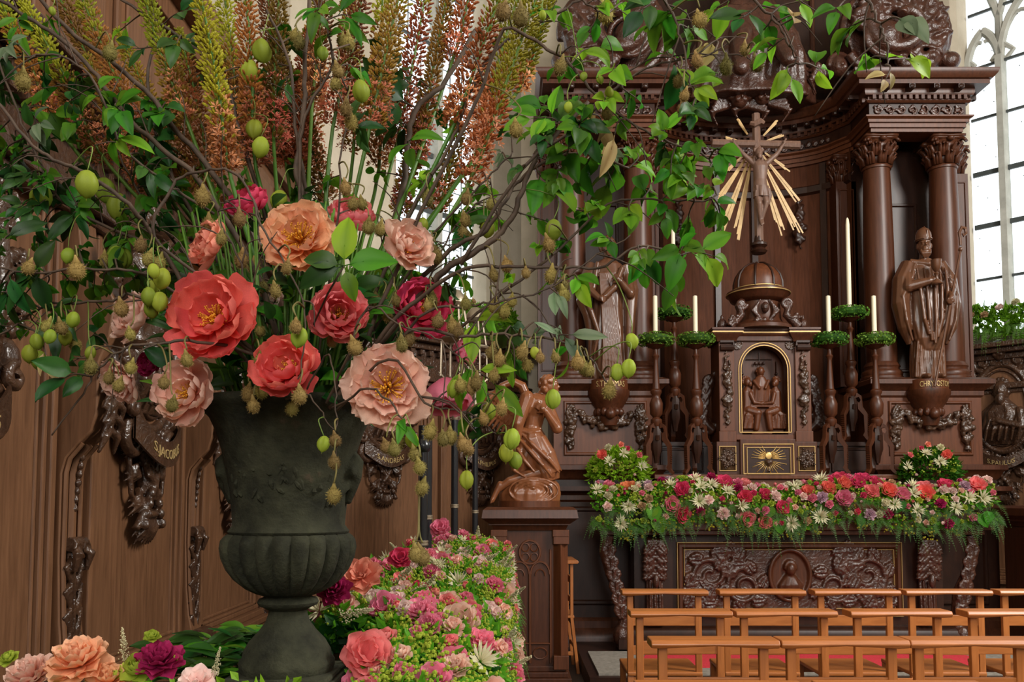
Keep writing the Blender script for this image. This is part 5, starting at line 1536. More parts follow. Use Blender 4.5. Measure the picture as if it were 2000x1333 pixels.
for k, (a, b_) in PC.items(): M['p_' + k] = organic('petal_' + k, a, b_, .4, .6, .05, .12, .12)
M['stamen'] = organic('stamens', (.75, .30, .02), (.86, .52, .06), .2, .5, .05)
M['leaf'] = organic('apple_leaf', (.05, .17, .008), (.07, .215, .012), .45, .5, .22, 0, .25)
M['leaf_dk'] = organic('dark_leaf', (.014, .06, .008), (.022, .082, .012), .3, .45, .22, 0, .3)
M['leaf_br'] = organic('bright_leaf', (.12, .29, .012), (.175, .37, .02), .5, .5, .2, 0, .25)
M['leaf_grey'] = organic('silvery_leaf', (.09, .15, .07), (.14, .2, .11), .3, .5, .15, 0, .3)
M['leaf_dry'] = organic('dry_leaf', (.3, .2, .08), (.4, .3, .13), .35, .6, .15)
M['stem_green'] = organic('green_stem', (.05, .12, .012), (.07, .16, .02), 0, .45, .15)
M['twig'] = mottled('brown_twig', (.03, .017, .009), (.075, .044, .025), .75, 30, .5, .003)
M['stalk'] = organic('olive_stalk', (.1, .08, .025), (.17, .15, .05), 0, .6, .1, 0, .2)
M['thread'] = organic('pale_green_stalk', (.1, .15, .025), (.16, .23, .05), 0, .5, .1, 0, .2)
M['pod_hairy'] = organic('hairy_pod', (.12, .085, .015), (.27, .2, .06), .1, .8, .18)
M['pod_green'] = organic('bladder_pod', (.24, .32, .02), (.42, .5, .07), .4, .5, .12, .15, .2)
M['bud'] = organic('lily_bud', (.24, .24, .012), (.44, .42, .03), .4, .5, .2)
M['bud_br'] = organic('russet_bud', (.2, .08, .015), (.4, .17, .035), .4, .5, .25)
M['blossom'] = organic('orange_blossom', (.5, .15, .06), (.78, .33, .18), .4, .5, .15)
M['fern'] = organic('fern_green', (.06, .13, .02), (.13, .24, .045), .35, .5, .2)
M['fern_br'] = organic('bright_fern', (.12, .25, .025), (.18, .34, .05), .4, .5, .2)
M['lime_fl'] = organic('lime_florets', (.24, .33, .02), (.4, .48, .05), .3, .55, .1)

PET = {}
def petals(kind):
    if kind not in PET:
        L = []
        for s in range(3):
            if kind == 'big': L.append(petal_mesh('petal', .56, .27, 1.35 + .15 * s, .55, .010, s, 9, 9))
            elif kind == 'outer': L.append(petal_mesh('petal', .55, .27, .85 + .2 * s, .4, .026, 10 + s, 10, 9))
            elif kind == 'ruf': L.append(petal_mesh('petal', .44, .2, .8 + .25 * s, .5, .05, 20 + s, 10, 8))
            else: L.append(petal_mesh('petal', .3, .14, .8, .6, .07, 30 + s, 5, 6))
        PET[kind] = L
    return PET[kind]
# curl sign: negative curl bends the tip towards +y... the axis side is +y below
PMAT = {}
def petal_data(kind, i, col):
    key = (kind, i % 3, col)
    if key not in PMAT:
        me = petals(kind)[i % 3].copy(); me.materials.clear(); me.materials.append(M['p_' + col]); PMAT[key] = me
    return PMAT[key]
def stamens(seed, n=70):
    rn = random.Random(seed); m = MB()
    for k in range(n):
        a = rn.uniform(0, 2 * pi); r = sqrt(rn.random()) * .17; tl = .9 + rn.uniform(-.2, .3)
        b0 = Vector((r * .35 * cos(a), r * .35 * sin(a), .02)); b1 = Vector((r * cos(a), r * sin(a), (.17 - r * .35) * tl)); 
        m.tube([b0, b0.lerp(b1, .6) + Vector((0, 0, .01)), b1], [.004, .0035, .003], 4, t=.3)
        m.ball(b1, (.009, .009, .02), 5, 4, rot=(rn.uniform(-.6, .6), rn.uniform(-.6, .6), 0))
    for k in range(5): m.tube([(.02 * cos(k * 1.26), .02 * sin(k * 1.26), 0), (.03 * cos(k * 1.26), .03 * sin(k * 1.26), .11)], [.018, .008], 6, t=0)
    return m.mesh('stamens')
STAM = stamens(2)
def rings_for(form):
    # (count, tilt from axis in degrees, kind, scale, base radius)
    return {'wide': [(7, 104, 'outer', 1.02, .02), (8, 92, 'outer', .95, .03), (8, 80, 'ruf', .98, .04), (7, 66, 'ruf', .74, .05)],
            'open': [(6, 108, 'big', 1.05, .02), (6, 94, 'big', 1.0, .04), (6, 80, 'big', .9, .05), (5, 62, 'big', .66, .05)],
            'cup': [(5, 104, 'big', 1.0, .02), (6, 88, 'big', 1.02, .04), (6, 74, 'big', .95, .05), (5, 60, 'big', .8, .05), (4, 44, 'ruf', .7, .03)],
            'tulip': [(5, 70, 'big', 1.25, .02), (5, 60, 'big', 1.2, .03), (5, 48, 'big', 1.1, .03), (4, 30, 'big', .95, .0)],
            'side': [(6, 92, 'outer', 1.0, .02), (6, 78, 'outer', .95, .03), (7, 62, 'ruf', 1.0, .04), (6, 46, 'ruf', .85, .03)]}[form]
def peony(px, py, dpx, d, col, form, face, label, roll=0, name='peony'):
    """face: direction the flower looks, in room axes"""
    f = Vector(face).normalized()
    q = f.to_track_quat('Z', 'Y')
    sc = dpx * mpp(d)
    loc = W(px, py, d) - f * sc * .12
    rt = empty(name, loc, 0, label, 'flower', 'large peonies in the urn', rot=q)
    rn = random.Random(int(px * 7 + py))
    i = 0
    for (n, tilt, kind, s, r0) in rings_for(form):
        off = rn.uniform(0, 2 * pi)
        for k in range(n):
            phi = off + 2 * pi * k / n + rn.uniform(-.12, .12)
            tl = R(tilt + rn.uniform(-7, 7))
            # petal length +z; tip tilts away from the axis towards direction phi
            m = Matrix.Rotation(phi, 3, 'Z') @ Matrix.Rotation(-tl, 3, 'X') @ Matrix.Rotation(rn.uniform(-.15, .15), 3, 'Z')
            p = Vector((-sin(phi), cos(phi), 0)) * r0 * sc
            ss = s * sc * rn.uniform(.92, 1.06)
            put('petal', petal_data(kind, i, col), None, rt, p, m.to_quaternion(), (ss, ss, ss)); i += 1
    if form in ('wide', 'open', 'side', 'cup'):
        if not STAM.materials: STAM.materials.append(M['stamen'])
        g = sc * (1.25 if form == 'wide' else .95)
        put('stamens', STAM, None, rt, (0, 0, .02 * sc), None, (g, g, g))
    return rt
PE = [
 (583, 462, 152, 1.78, 'peach', 'wide', (.05, -1, .28), 'large peach peony with golden stamens, upper middle of the bouquet'),
 (415, 620, 178, 1.68, 'coral', 'open', (-.05, -1, .12), 'largest coral red peony, left of centre in the bouquet'),
 (560, 722, 140, 1.68, 'coral', 'cup', (-.1, -1, .35), 'round coral peony just above the urn rim'),
 (662, 615, 125, 1.76, 'pink', 'cup', (.3, -1, .1), 'coral pink peony below the green five-part leaf'),
 (757, 756, 165, 1.64, 'pale', 'wide', (.1, -1, .05), 'pale peach peony with a wide golden centre, overhanging the urn rim'),
 (362, 768, 132, 1.76, 'pale', 'open', (-.25, -1, .1), 'pale peach peony at the lower left of the bouquet'),
 (410, 485, 125, 1.82, 'salmon', 'side', (-.7, -.6, .35), 'salmon peony seen from the side above the coral red one'),
 (797, 480, 118, 1.84, 'pale', 'side', (.55, -.8, .3), 'ruffled pale peach peony seen from the side, right upper bouquet'),
 (822, 605, 130, 1.84, 'deep', 'cup', (.4, -1, .2), 'deep pink peony behind the hairy pods on the right'),
 (872, 752, 118, 1.76, 'rose', 'tulip', (.1, -.35, -1), 'rose pink peony hanging down like a tulip, right of the pale one'),
 (486, 402, 95, 2.0, 'deep', 'cup', (-.3, -.7, .7), 'deep pink peony half hidden behind stems, top left of centre'),
 (688, 428, 100, 2.02, 'pink', 'cup', (.2, -.7, .7), 'coral pink peony half hidden behind green stems, top right of centre'),
 (262, 625, 115, 1.95, 'pale', 'side', (-.6, -.8, .3), 'shaded pale peach peony at the far left of the bouquet'),
 (240, 745, 100, 1.95, 'pale', 'side', (-.5, -.8, -.5), 'shaded pale peony hanging in front of the carved medallion'),
 (905, 690, 62, 1.95, 'rose', 'cup', (.8, -.6, .2), 'small rose pink peony peeping out at the right of the bouquet'),
 (294, 712, 60, 2.05, 'magenta', 'cup', (-.4, -.8, .1), 'small magenta peony in the shade at the left'),
 (520, 585, 80, 2.05, 'blush', 'cup', (0, -1, .3), 'small blush peony deep inside the bouquet')]
for a in PE: peony(*a)

def leaf_mesh(L=1, Wd=.5, fold=.25, droop=.35, n=6, serr=0, tip=1.0, seed=0):
    rn = random.Random(seed); vs = []; t = []
    for j in range(n + 1):
        v = j / n
        w = Wd / 2 * (sin(pi * v ** .8) ** .8 if v < 1 else 0) + (.012 if 0 < j < n else .006)
        x = v * L * cos(droop * v * .7); z = -sin(droop * v * .7) * v * L
        for i, u in enumerate((-1, -.5, 0, .5, 1)):
            ww = w * (1 + (serr * (rn.random() - .5) if abs(u) == 1 else 0))
            vs.append((x, u * ww, z + fold * abs(u) ** 1.5 * ww + .02 * sin(u * 3 + v * 5 + seed)))
            t.append(1 if u else .0)
    fs = [(j * 5 + i, (j + 1) * 5 + i, (j + 1) * 5 + i + 1, j * 5 + i + 1) for j in range(n) for i in range(4)]
    m = MB(); m.add(vs, fs, t)
    m.tube([(-.16 * L, 0, .0), (0, 0, 0), (.3 * L, 0, -.02)], [.014, .012, .006], 4, t=0)
    return m.mesh('leaf')
LEAF = {'oval': [leaf_mesh(1, .5, .3, .3 + .25 * s, 6, .12, seed=s) for s in range(3)], 'long': [leaf_mesh(1, .34, .3, .3 + .3 * s, 6, .05, seed=5 + s) for s in range(3)],
        'lance': [leaf_mesh(1, .2, .2, .4 + .3 * s, 6, .0, seed=9 + s) for s in range(2)]}
LM = {}
def leaf_data(kind, i, mat):
    k = (kind, i % len(LEAF[kind]), mat)
    if k not in LM:
        me = LEAF[kind][i % len(LEAF[kind])].copy(); me.materials.append(M[mat]); LM[k] = me
    return LM[k]
def pod_meshes():
    out = []
    for s in range(3):
        rn = random.Random(s); m = MB()
        m.ball((0, 0, 0), (.5, .46, .58), 12, 9)
        m.tube([(0, 0, .45), (.02, 0, .75), (.06, 0, 1.05)], [.3, .16, .06], 8)
        for k in range(230):
            z = rn.uniform(-1, .85); a = rn.uniform(0, 2 * pi); r = sqrt(max(0, 1 - z * z))
            n_ = Vector((r * cos(a) * .5, r * sin(a) * .46, z * .58)); d = n_.normalized()
            e = n_ + d * rn.uniform(.1, .2) + Vector((rn.uniform(-.06, .06), rn.uniform(-.06, .06), rn.uniform(-.06, .06)))
            u = d.cross(Vector((.3, .5, .8))).normalized() * .022; w = d.cross(u)
            m.add([n_ + u, n_ - u * .5 + w * .9, n_ - u * .5 - w * .9, e], [(0, 1, 3), (1, 2, 3), (2, 0, 3)], [.6, .6, .6, 1])
        out.append(m.mesh('seed_pod', False))
    return out
def bladder():
    out = []
    for s in range(2):
        m = MB()
        def f(r, z, b): return r * (.66 + .34 * abs(sin(b * 1.5 + s)) ** .45)
        m.lathe([(.03, .62), (.12, .6), (.3, .5), (.46, .25), (.52, 0), (.46, -.28), (.3, -.5), (.12, -.62), (.03, -.66)], 24, fn=f)
        m.tube([(0, 0, -.6), (0, 0, -.78)], [.03, .01], 4)
        out.append(m.mesh('bladder_pod'))
    return out
PODS = {'h': pod_meshes(), 'g': bladder()}
for me in PODS['h']: me.materials.append(M['pod_hairy'])
for me in PODS['g']: me.materials.append(M['pod_green'])

def smoothpath(P, n=5):
    out = []
    for i in range(len(P) - 1):
        p0_ = P[max(0, i - 1)]; p1_ = P[i]; p2_ = P[i + 1]; p3_ = P[min(len(P) - 1, i + 2)]
        for k in range(n):
            t = k / n
            out.append(.5 * ((2 * p1_) + (p2_ - p0_) * t + (2 * p0_ - 5 * p1_ + 4 * p2_ - p3_) * t * t + (3 * p1_ - p0_ - 3 * p2_ + p3_) * t ** 3))
    out.append(P[-1]); return out

BR = []      # branches: dict(root, stem MB, sample points)
def branch(label, pts, r0, r1, mat='twig', cat='branch', name='branch'):
    P = smoothpath([W(*p) for p in pts], 5)
    rn = random.Random(len(BR) * 3 + 1)
    P = [p + Vector((rn.uniform(-1, 1), rn.uniform(-1, 1), rn.uniform(-1, 1))) * .003 for p in P]
    rt = empty(name, P[0], 0, label, cat, None)
    m = MB(); n = len(P)
    k0 = P[0].y / F; k1 = P[-1].y / F
    m.tube([p - P[0] for p in P], [(r0 * (1 - i / (n - 1)) + r1 * i / (n - 1)) * .78 * mpp(P[i].y) for i in range(n)], 7)
    b_ = dict(root=rt, m=m, P=P, o=P[0], mat=mat, px=pts, tw=MB(), n=0, leaves=0)
    BR.append(b_); return b_
def proj(p):
    y = p.y; zc = p.z - EYE
    dy = y * cos(PITCH) + zc * sin(PITCH); dz = -y * sin(PITCH) + zc * cos(PITCH)
    return 1000 + F * p.x / dy, CYR - F * dz / dy
SAMP = []
def near(p2, lim=None):
    """the branch point seen nearest to a pixel"""
    best = None
    for b_ in BR:
        if lim and b_ not in lim: continue
        if 'pp' not in b_: b_['pp'] = [proj(p) for p in b_['P']]
        for i, q in enumerate(b_['pp']):
            dd = (q[0] - p2[0]) ** 2 + (q[1] - p2[1]) ** 2 * (1 if q[1] < p2[1] else 1.8)
            if best is None or dd < best[0]: best = (dd, b_, i)
    return best
def add_leaf(b_, p, dirv, L, kind, mat, rn, name='leaf'):
    x = dirv.normalized()
    up = Vector((rn.uniform(-.6, .6), rn.uniform(-1.5, -.4), rn.uniform(.0, .8)))
    y = up.cross(x)
    if y.length < .05: y = Vector((0, 1, 0)).cross(x)
    y.normalize(); z = x.cross(y)
    q = Matrix((x, y, z)).transposed().to_quaternion()
    me = leaf_data(kind, rn.randint(0, 5), mat)
    put(name, me, None, b_['root'], p - b_['o'], q, (L, L, L)); b_['leaves'] += 1
def spray(px, py, n, ln, size, mat, kind='oval', seed=None, ang=None, d=None, spread=1.0):
    """a leafy twig ending near a pixel"""
    rn = random.Random(seed if seed is not None else int(px * 13 + py * 7))
    dd, b_, i = near((px, py))
    s = b_['P'][i]; dist = d if d else s.y + rn.uniform(-.12, .12)
    e = W(px, py, dist)
    if ang is not None: s0 = e - Vector((cos(ang), 0, sin(ang))) * ln * mpp(dist)
    else: s0 = s.lerp(e, .0)
    mid = s.lerp(e, .5) + Vector((rn.uniform(-1, 1), rn.uniform(-1, 1), rn.uniform(.2, 1))) * .012
    path = smoothpath([s, mid, e], 5)
    b_['tw'].tube([p - b_['o'] for p in path], [.0022, .0012], 5)
    L0 = sum((path[k + 1] - path[k]).length for k in range(len(path) - 1))
    for k in range(n):
        back = (k / max(1, n)) * min(L0, ln * mpp(dist))
        # point at a distance back from the tip
        q = e; acc = 0; dirv = (path[-1] - path[-2]).normalized()
        for j in range(len(path) - 1, 0, -1):
            seg = (path[j] - path[j - 1]).length
            if acc + seg >= back: q = path[j].lerp(path[j - 1], (back - acc) / max(seg, 1e-6)); dirv = (path[j] - path[j - 1]).normalized(); break
            acc += seg
        else: q = path[0]
        a = 0 if k == 0 else (1 if k % 2 else -1) * rn.uniform(.5, 1.25) * spread
        axis = Vector((rn.uniform(-.4, .4), 1, rn.uniform(-.4, .4))).normalized()
        dv = Quaternion(axis, a) @ dirv + Vector((0, rn.uniform(-.5, .3), rn.uniform(-.35, .05)))
        sz = size * rn.uniform(.8, 1.3) * mpp(dist)
        add_leaf(b_, q + dv.normalized() * sz * .14, dv, sz, kind, mat, rn)
def pod(px, py, kind='h', size=30, d=None, slen=None):
    rn = random.Random(int(px * 3 + py * 11))
    dd, b_, i = near((px, py - (55 if kind == 'g' else 40)))
    s = b_['P'][i]; dist = d if d else max(1.35, s.y - rn.uniform(.02, .1))
    c_ = W(px, py, dist); g = size * mpp(dist)
    top = c_ + Vector((0, 0, g * (.95 if kind == 'h' else .6)))
    hang = c_ + Vector((rn.uniform(-.4, .4) * g, 0, g * 1.7))
    mid = s.lerp(hang, .55) + Vector((0, 0, .1 * (s - hang).length))
    path = smoothpath([s, mid, hang, top], 4)
    st = MB(); st.tube([p - b_['o'] for p in path], [.002, .0014] if kind == 'h' else [.0014, .001], 5)
    put('pod_stalk', st.mesh('pod_stalk'), M['thread'] if kind == 'g' else M['stalk'], b_['root'])
    me = PODS[kind][rn.randint(0, 5) % len(PODS[kind])]
    put('seed_pod' if kind == 'h' else 'bladder_pod', me, None, b_['root'], c_ - b_['o'], (rn.uniform(-.25, .25), rn.uniform(-.3, .3), rn.uniform(0, 6)), (g, g, g)); b_['n'] += 1
# ------------------------------------------------------------------ branches traced where they stand round the urn
B_ = branch
B_('thick brown branch leaning from the urn to the top left corner', [(590, 800, 2.05), (540, 620, 2.05), (480, 440, 2.05), (400, 318, 2.05), (336, 245, 2.05), (297, 190, 2.05), (210, 115, 2.05), (147, 70, 2.05), (60, -20, 2.05)], 9, 5)
B_('brown branch crossing the upper left in front of the dark cornice', [(585, 800, 2.0), (510, 560, 1.95), (400, 370, 1.9), (330, 300, 1.9), (260, 240, 1.9), (190, 150, 1.9), (130, 85, 1.9), (52, 32, 1.9), (-20, -10, 1.9)], 8, 4.5)
B_('thin branch reaching the top edge left of the tall yellow lily', [(590, 780, 2.1), (520, 430, 2.1), (470, 260, 2.1), (440, 160, 2.1), (385, 100, 2.1), (298, 38, 2.1), (215, -15, 2.1)], 6, 3.5)
B_('upright thin branch at the upper left between two lily spikes', [(580, 790, 2.15), (430, 520, 2.15), (330, 330, 2.15), (288, 180, 2.15), (300, 70, 2.15), (296, -20, 2.15)], 6, 3)
B_('long branch sweeping to the left edge above the green pods', [(575, 790, 1.9), (500, 690, 1.85), (380, 590, 1.8), (300, 460, 1.75), (250, 400, 1.7), (168, 340, 1.7), (105, 311, 1.7), (52, 270, 1.7), (-20, 180, 1.7)], 7, 4)
B_('level branch with hairy pods reaching the left edge', [(575, 800, 1.85), (500, 700, 1.8), (380, 600, 1.75), (300, 545, 1.7), (245, 528, 1.65), (147, 527, 1.65), (49, 532, 1.65), (-20, 516, 1.65)], 5, 2.5)
B_('low branch running down to the left edge over the panelling', [(570, 800, 1.85), (470, 690, 1.8), (400, 640, 1.75), (262, 578, 1.7), (210, 590, 1.7), (122, 592, 1.7), (77, 605, 1.7), (-20, 668, 1.7)], 5, 2.5)
B_('lowest left branch with pods hanging before the carved medallion', [(575, 790, 1.8), (520, 705, 1.75), (385, 668, 1.65), (320, 672, 1.62), (245, 682, 1.6), (196, 721, 1.6), (160, 770, 1.6), (100, 850, 1.6)], 5, 2)
B_('arching bare twig above the peach peony with a pod at its end', [(430, 560, 1.7), (301, 465, 1.65), (336, 371, 1.65), (367, 343, 1.65), (441, 332, 1.62), (483, 367, 1.6), (510, 440, 1.58), (560, 520, 1.55), (590, 590, 1.55), (597, 650, 1.53), (585, 740, 1.52)], 4.5, 1.8)
B_('small arching twig over the salmon peony', [(500, 700, 1.75), (470, 520, 1.7), (430, 430, 1.68), (436, 395, 1.66), (470, 388, 1.65), (500, 402, 1.64), (508, 470, 1.63)], 3, 1.6)
B_('stout upright branch in the middle of the bouquet', [(600, 800, 2.1), (592, 620, 2.1), (590, 400, 2.1), (578, 330, 2.1), (592, 227, 2.1), (597, 122, 2.1), (606, -20, 2.1)], 9, 5)
B_('second upright branch just left of the stout middle one', [(610, 800, 2.15), (625, 560, 2.15), (600, 385, 2.15), (576, 245, 2.15), (568, 133, 2.15), (520, 20, 2.15)], 6, 3.5)
B_('forking twig right of the stout middle branch', [(600, 700, 2.05), (585, 340, 2.05), (597, 225, 2.05), (630, 165, 2.05), (648, 130, 2.05), (640, 60, 2.05), (600, -20, 2.05)], 5, 2.5)
B_('brown branch leaning right of centre behind the lily stems', [(620, 800, 2.15), (660, 680, 2.15), (720, 540, 2.2), (780, 400, 2.2), (797, 280, 2.2), (812, 210, 2.2), (862, 168, 2.2), (930, 60, 2.2)], 10, 6)
B_('thin dark branch rising to the top right of the lilies', [(640, 800, 2.0), (740, 560, 2.0), (800, 420, 2.0), (871, 298, 2.0), (902, 224, 2.0), (937, 140, 2.0), (987, 80, 2.0), (1090, 25, 2.0), (1150, -10, 2.0)], 5.5, 3)
B_('pair of curved thick stems on the right, before the cream wall, upper one', [(640, 810, 1.9), (800, 600, 1.85), (868, 532, 1.82), (925, 495, 1.8), (973, 458, 1.8), (1003, 420, 1.8), (1022, 371, 1.8), (1050, 300, 1.8), (1090, 260, 1.8), (1150, 200, 1.8)], 10, 5)
B_('second curved thick stem on the right forking to green leaves', [(650, 800, 1.95), (790, 590, 1.95), (880, 490, 1.92), (950, 450, 1.9), (985, 395, 1.88), (1008, 360, 1.88), (1060, 320, 1.85), (1140, 300, 1.85), (1230, 330, 1.85)], 7, 3)
B_('level branch pointing right across the wall and the hidden saint', [(640, 800, 1.85), (760, 640, 1.8), (850, 560, 1.75), (920, 522, 1.72), (1008, 523, 1.7), (1100, 524, 1.7), (1183, 519, 1.7), (1250, 480, 1.7), (1330, 500, 1.7)], 6.5, 2.5)
B_('dark twig rising to leaves near the crucifix', [(900, 640, 1.85), (1000, 560, 1.8), (1080, 500, 1.8), (1150, 430, 1.8), (1200, 395, 1.8), (1290, 390, 1.8), (1370, 395, 1.8), (1400, 380, 1.8)], 4, 2)
B_('upper right branch with small green fruit and bright leaves', [(700, 700, 1.9), (820, 420, 1.85), (930, 200, 1.8), (985, 60, 1.75), (1060, 92, 1.72), (1102, 115, 1.7), (1150, 170, 1.7), (1210, 225, 1.7), (1290, 270, 1.7), (1370, 300, 1.7), (1400, 330, 1.7)], 5.5, 2.5)
B_('branch with hairy pods reaching towards the crucifix along the cornice', [(900, 520, 1.8), (1020, 330, 1.75), (1110, 260, 1.72), (1215, 165, 1.7), (1290, 125, 1.7), (1380, 108, 1.7), (1440, 70, 1.7)], 5, 1.6)
B_('twig with two pods beneath the seated figure', [(1130, 240, 1.75), (1215, 150, 1.72), (1290, 112, 1.7), (1380, 108, 1.7), (1450, 108, 1.7), (1470, 125, 1.7)], 2.6, 1.3)
B_('leafy twig hanging from the top edge over the scrolled pediment', [(1270, -60, 1.55), (1300, 0, 1.55), (1322, 50, 1.55), (1335, 90, 1.55), (1345, 150, 1.55), (1358, 190, 1.55)], 4, 2)
B_('leafy twig hanging from the top edge above the crucifix', [(1440, -60, 1.5), (1478, 5, 1.5), (1510, 38, 1.5), (1535, 75, 1.5), (1552, 105, 1.5), (1558, 125, 1.5)], 4, 2)
B_('rightmost leafy twig hanging from the top edge by the window', [(1660, -60, 1.45), (1692, 0, 1.45), (1708, 25, 1.45), (1722, 60, 1.45), (1733, 95, 1.45), (1732, 130, 1.45)], 4.5, 2)
B_('leafy twig at the top edge left of the scrolled pediment', [(1090, -60, 1.7), (1130, -5, 1.7), (1170, 20, 1.7), (1182, 30, 1.7)], 3, 2)
B_('drooping branch over the kneeling angel with pods', [(690, 790, 1.75), (800, 650, 1.65), (900, 657, 1.6), (960, 655, 1.6), (1025, 657, 1.6), (1112, 672, 1.6), (1150, 700, 1.6), (1178, 738, 1.6), (1190, 765, 1.6)], 5, 1.8)
B_('branch reaching right past the angel towards the saint', [(700, 780, 1.8), (820, 620, 1.7), (900, 600, 1.68), (980, 590, 1.65), (1080, 560, 1.65), (1150, 510, 1.65), (1230, 460, 1.65)], 4, 1.6)
B_('drooping branch with pods over the black poles', [(660, 800, 1.7), (760, 700, 1.6), (830, 790, 1.55), (880, 800, 1.55), (930, 815, 1.55), (970, 850, 1.55)], 4, 1.6)
B_('low twig with pods hanging beside the pale peony', [(650, 800, 1.65), (720, 760, 1.55), (780, 810, 1.5), (800, 850, 1.5), (815, 890, 1.5), (822, 940, 1.5)], 3.4, 1.5)
B_('dark twig with pods in front of the deep pink peony', [(640, 790, 1.7), (680, 690, 1.62), (720, 600, 1.6), (790, 640, 1.58), (850, 660, 1.57), (900, 700, 1.57)], 3.6, 1.6)
B_('thin twig hanging over the front of the urn', [(600, 760, 1.65), (640, 690, 1.58), (655, 760, 1.55), (656, 830, 1.53), (655, 900, 1.52)], 2.6, 1.3)
B_('thin twig with a pod crossing the urn rim', [(560, 780, 1.7), (600, 770, 1.6), (630, 810, 1.57), (650, 840, 1.56)], 2.6, 1.3)
B_('twig along the top left corner with dark leaves', [(420, 420, 1.9), (250, 300, 1.85), (190, 168, 1.8), (120, 110, 1.8), (40, 112, 1.8), (-20, 120, 1.8)], 4, 2)
B_('twig rising at the far left with many small dark leaves', [(480, 640, 2.1), (330, 500, 2.1), (200, 440, 2.1), (110, 380, 2.1), (60, 280, 2.1), (20, 180, 2.1), (-20, 80, 2.1)], 5, 2.5)
B_('twig bending through the leaves behind the salmon peony', [(520, 640, 2.2), (400, 540, 2.2), (300, 420, 2.2), (230, 300, 2.2), (180, 240, 2.2)], 4, 2)
B_('twig with dark leaves just right of the lily stems', [(650, 780, 1.95), (760, 600, 1.95), (830, 480, 1.95), (900, 400, 1.92), (960, 340, 1.9), (1000, 300, 1.9)], 4, 2)
B_('thin twigs crossing the left window', [(700, 780, 2.0), (830, 560, 2.0), (880, 460, 2.0), (930, 400, 2.0), (1020, 370, 2.0)], 3, 1.5)
B_('leafy twig in the middle among the lily stems', [(610, 760, 1.9), (640, 560, 1.85), (660, 420, 1.8), (665, 300, 1.8), (680, 200, 1.8), (650, 100, 1.8)], 3.5, 1.8)

# the five-part leaf in front, and other single large leaves
for (px, py, ang, ln, mt) in ((672, 452, 88, 95, 'leaf_br'), (706, 515, 12, 95, 'leaf'), (690, 550, -72, 62, 'leaf'), (640, 540, 200, 92, 'leaf_dk'), (640, 490, 165, 75, 'leaf_dk')):
    b_ = BR[-1]; rn = random.Random(int(px)); a = R(ang)
    o = W(672, 520, 1.56); dv = Vector((cos(a), -.15, sin(a)))
    x = dv.normalized(); y = Vector((0, -1, .25)).cross(x).normalized(); z = x.cross(y)
    q = Matrix((x, y, z)).transposed().to_quaternion(); L = ln * mpp(1.56)
    put('leaf', leaf_data('oval', 1, mt), None, b_['root'], o + dv * .012 - b_['o'], q, (L, L * 1.05, L))
b_['tw'].tube([W(672, 520, 1.56) - b_['o'], W(640, 575, 1.6) - b_['o'], W(610, 640, 1.75) - b_['o']], [.002, .002, .002], 5)

# bright leaves on the right
for s in [(1065, 215, 4, 90, 58), (1105, 130, 5, 90, 50), (1150, 60, 4, 70, 40), (1165, 95, 4, 60, 62), (1200, 135, 4, 60, 48), (1130, 250, 6, 100, 60), (1170, 290, 6, 100, 64), (1210, 240, 5, 80, 44), (1245, 300, 6, 80, 52), (1100, 300, 5, 90, 62),
          (1140, 340, 6, 110, 78), (1190, 350, 5, 90, 70), (1080, 365, 5, 90, 66), (1290, 255, 5, 70, 40), (1320, 300, 6, 80, 44), (1360, 280, 5, 70, 40), (1385, 330, 5, 70, 40), (1415, 300, 4, 60, 48), (1400, 410, 5, 70, 40),
          (1260, 370, 5, 80, 50), (1300, 420, 5, 80, 44), (1230, 420, 5, 90, 46), (1150, 420, 5, 90, 52), (1060, 430, 4, 70, 50), (1100, 470, 5, 80, 44), (1190, 470, 5, 70, 40), (1260, 520, 5, 80, 50), (1330, 490, 5, 80, 60), (1390, 500, 4, 80, 62),
          (1320, 560, 4, 70, 52), (1130, 550, 4, 60, 46), (1085, 545, 4, 60, 46), (1040, 250, 4, 60, 50), (1220, 290, 4, 70, 40), (1180, 200, 5, 80, 42), (1240, 190, 4, 60, 40), (1330, 350, 5, 70, 44)]:
    spray(*s, 'leaf' if (s[0] + s[1]) % 3 else 'leaf_br', 'oval')
for s in [(1305, 30, 5, 70, 70, 'leaf'), (1255, 18, 4, 60, 60, 'leaf_dk'), (1275, 45, 4, 60, 56, 'leaf'), (1345, 55, 4, 60, 62, 'leaf'), (1360, 170, 4, 90, 56, 'leaf_br'), (1325, 150, 4, 60, 66, 'leaf_dk'), (1400, 150, 2, 40, 55, 'leaf_br'), (1305, 95, 3, 50, 52, 'leaf'),
          (1400, 15, 3, 40, 62, 'leaf_br'), (1450, 35, 4, 50, 54, 'leaf_dk'), (1490, 60, 4, 60, 50, 'leaf'), (1500, 100, 4, 50, 44, 'leaf_br'), (1545, 150, 3, 40, 55, 'leaf_br'), (1600, 135, 3, 40, 56, 'leaf_br'), (1530, 15, 4, 50, 46, 'leaf'), (1575, 0, 3, 40, 50, 'leaf_br'),
          (1635, 20, 3, 40, 55, 'leaf'), (1665, 50, 3, 50, 66, 'leaf'), (1765, 40, 2, 40, 60, 'leaf_grey'), (1700, 115, 3, 40, 72, 'leaf_br'), (1775, 115, 3, 40, 64, 'leaf_br'), (1730, 155, 3, 40, 34, 'leaf_dry'), (1385, 85, 2, 40, 50, 'leaf_dry'), (1550, 35, 2, 40, 45, 'leaf_dry'),
          (1175, 8, 4, 50, 40, 'leaf_br'), (1215, 5, 3, 40, 38, 'leaf_br'), (1060, 20, 4, 50, 36, 'leaf'), (1100, 30, 4, 50, 36, 'leaf')]:
    spray(*s, 'oval')
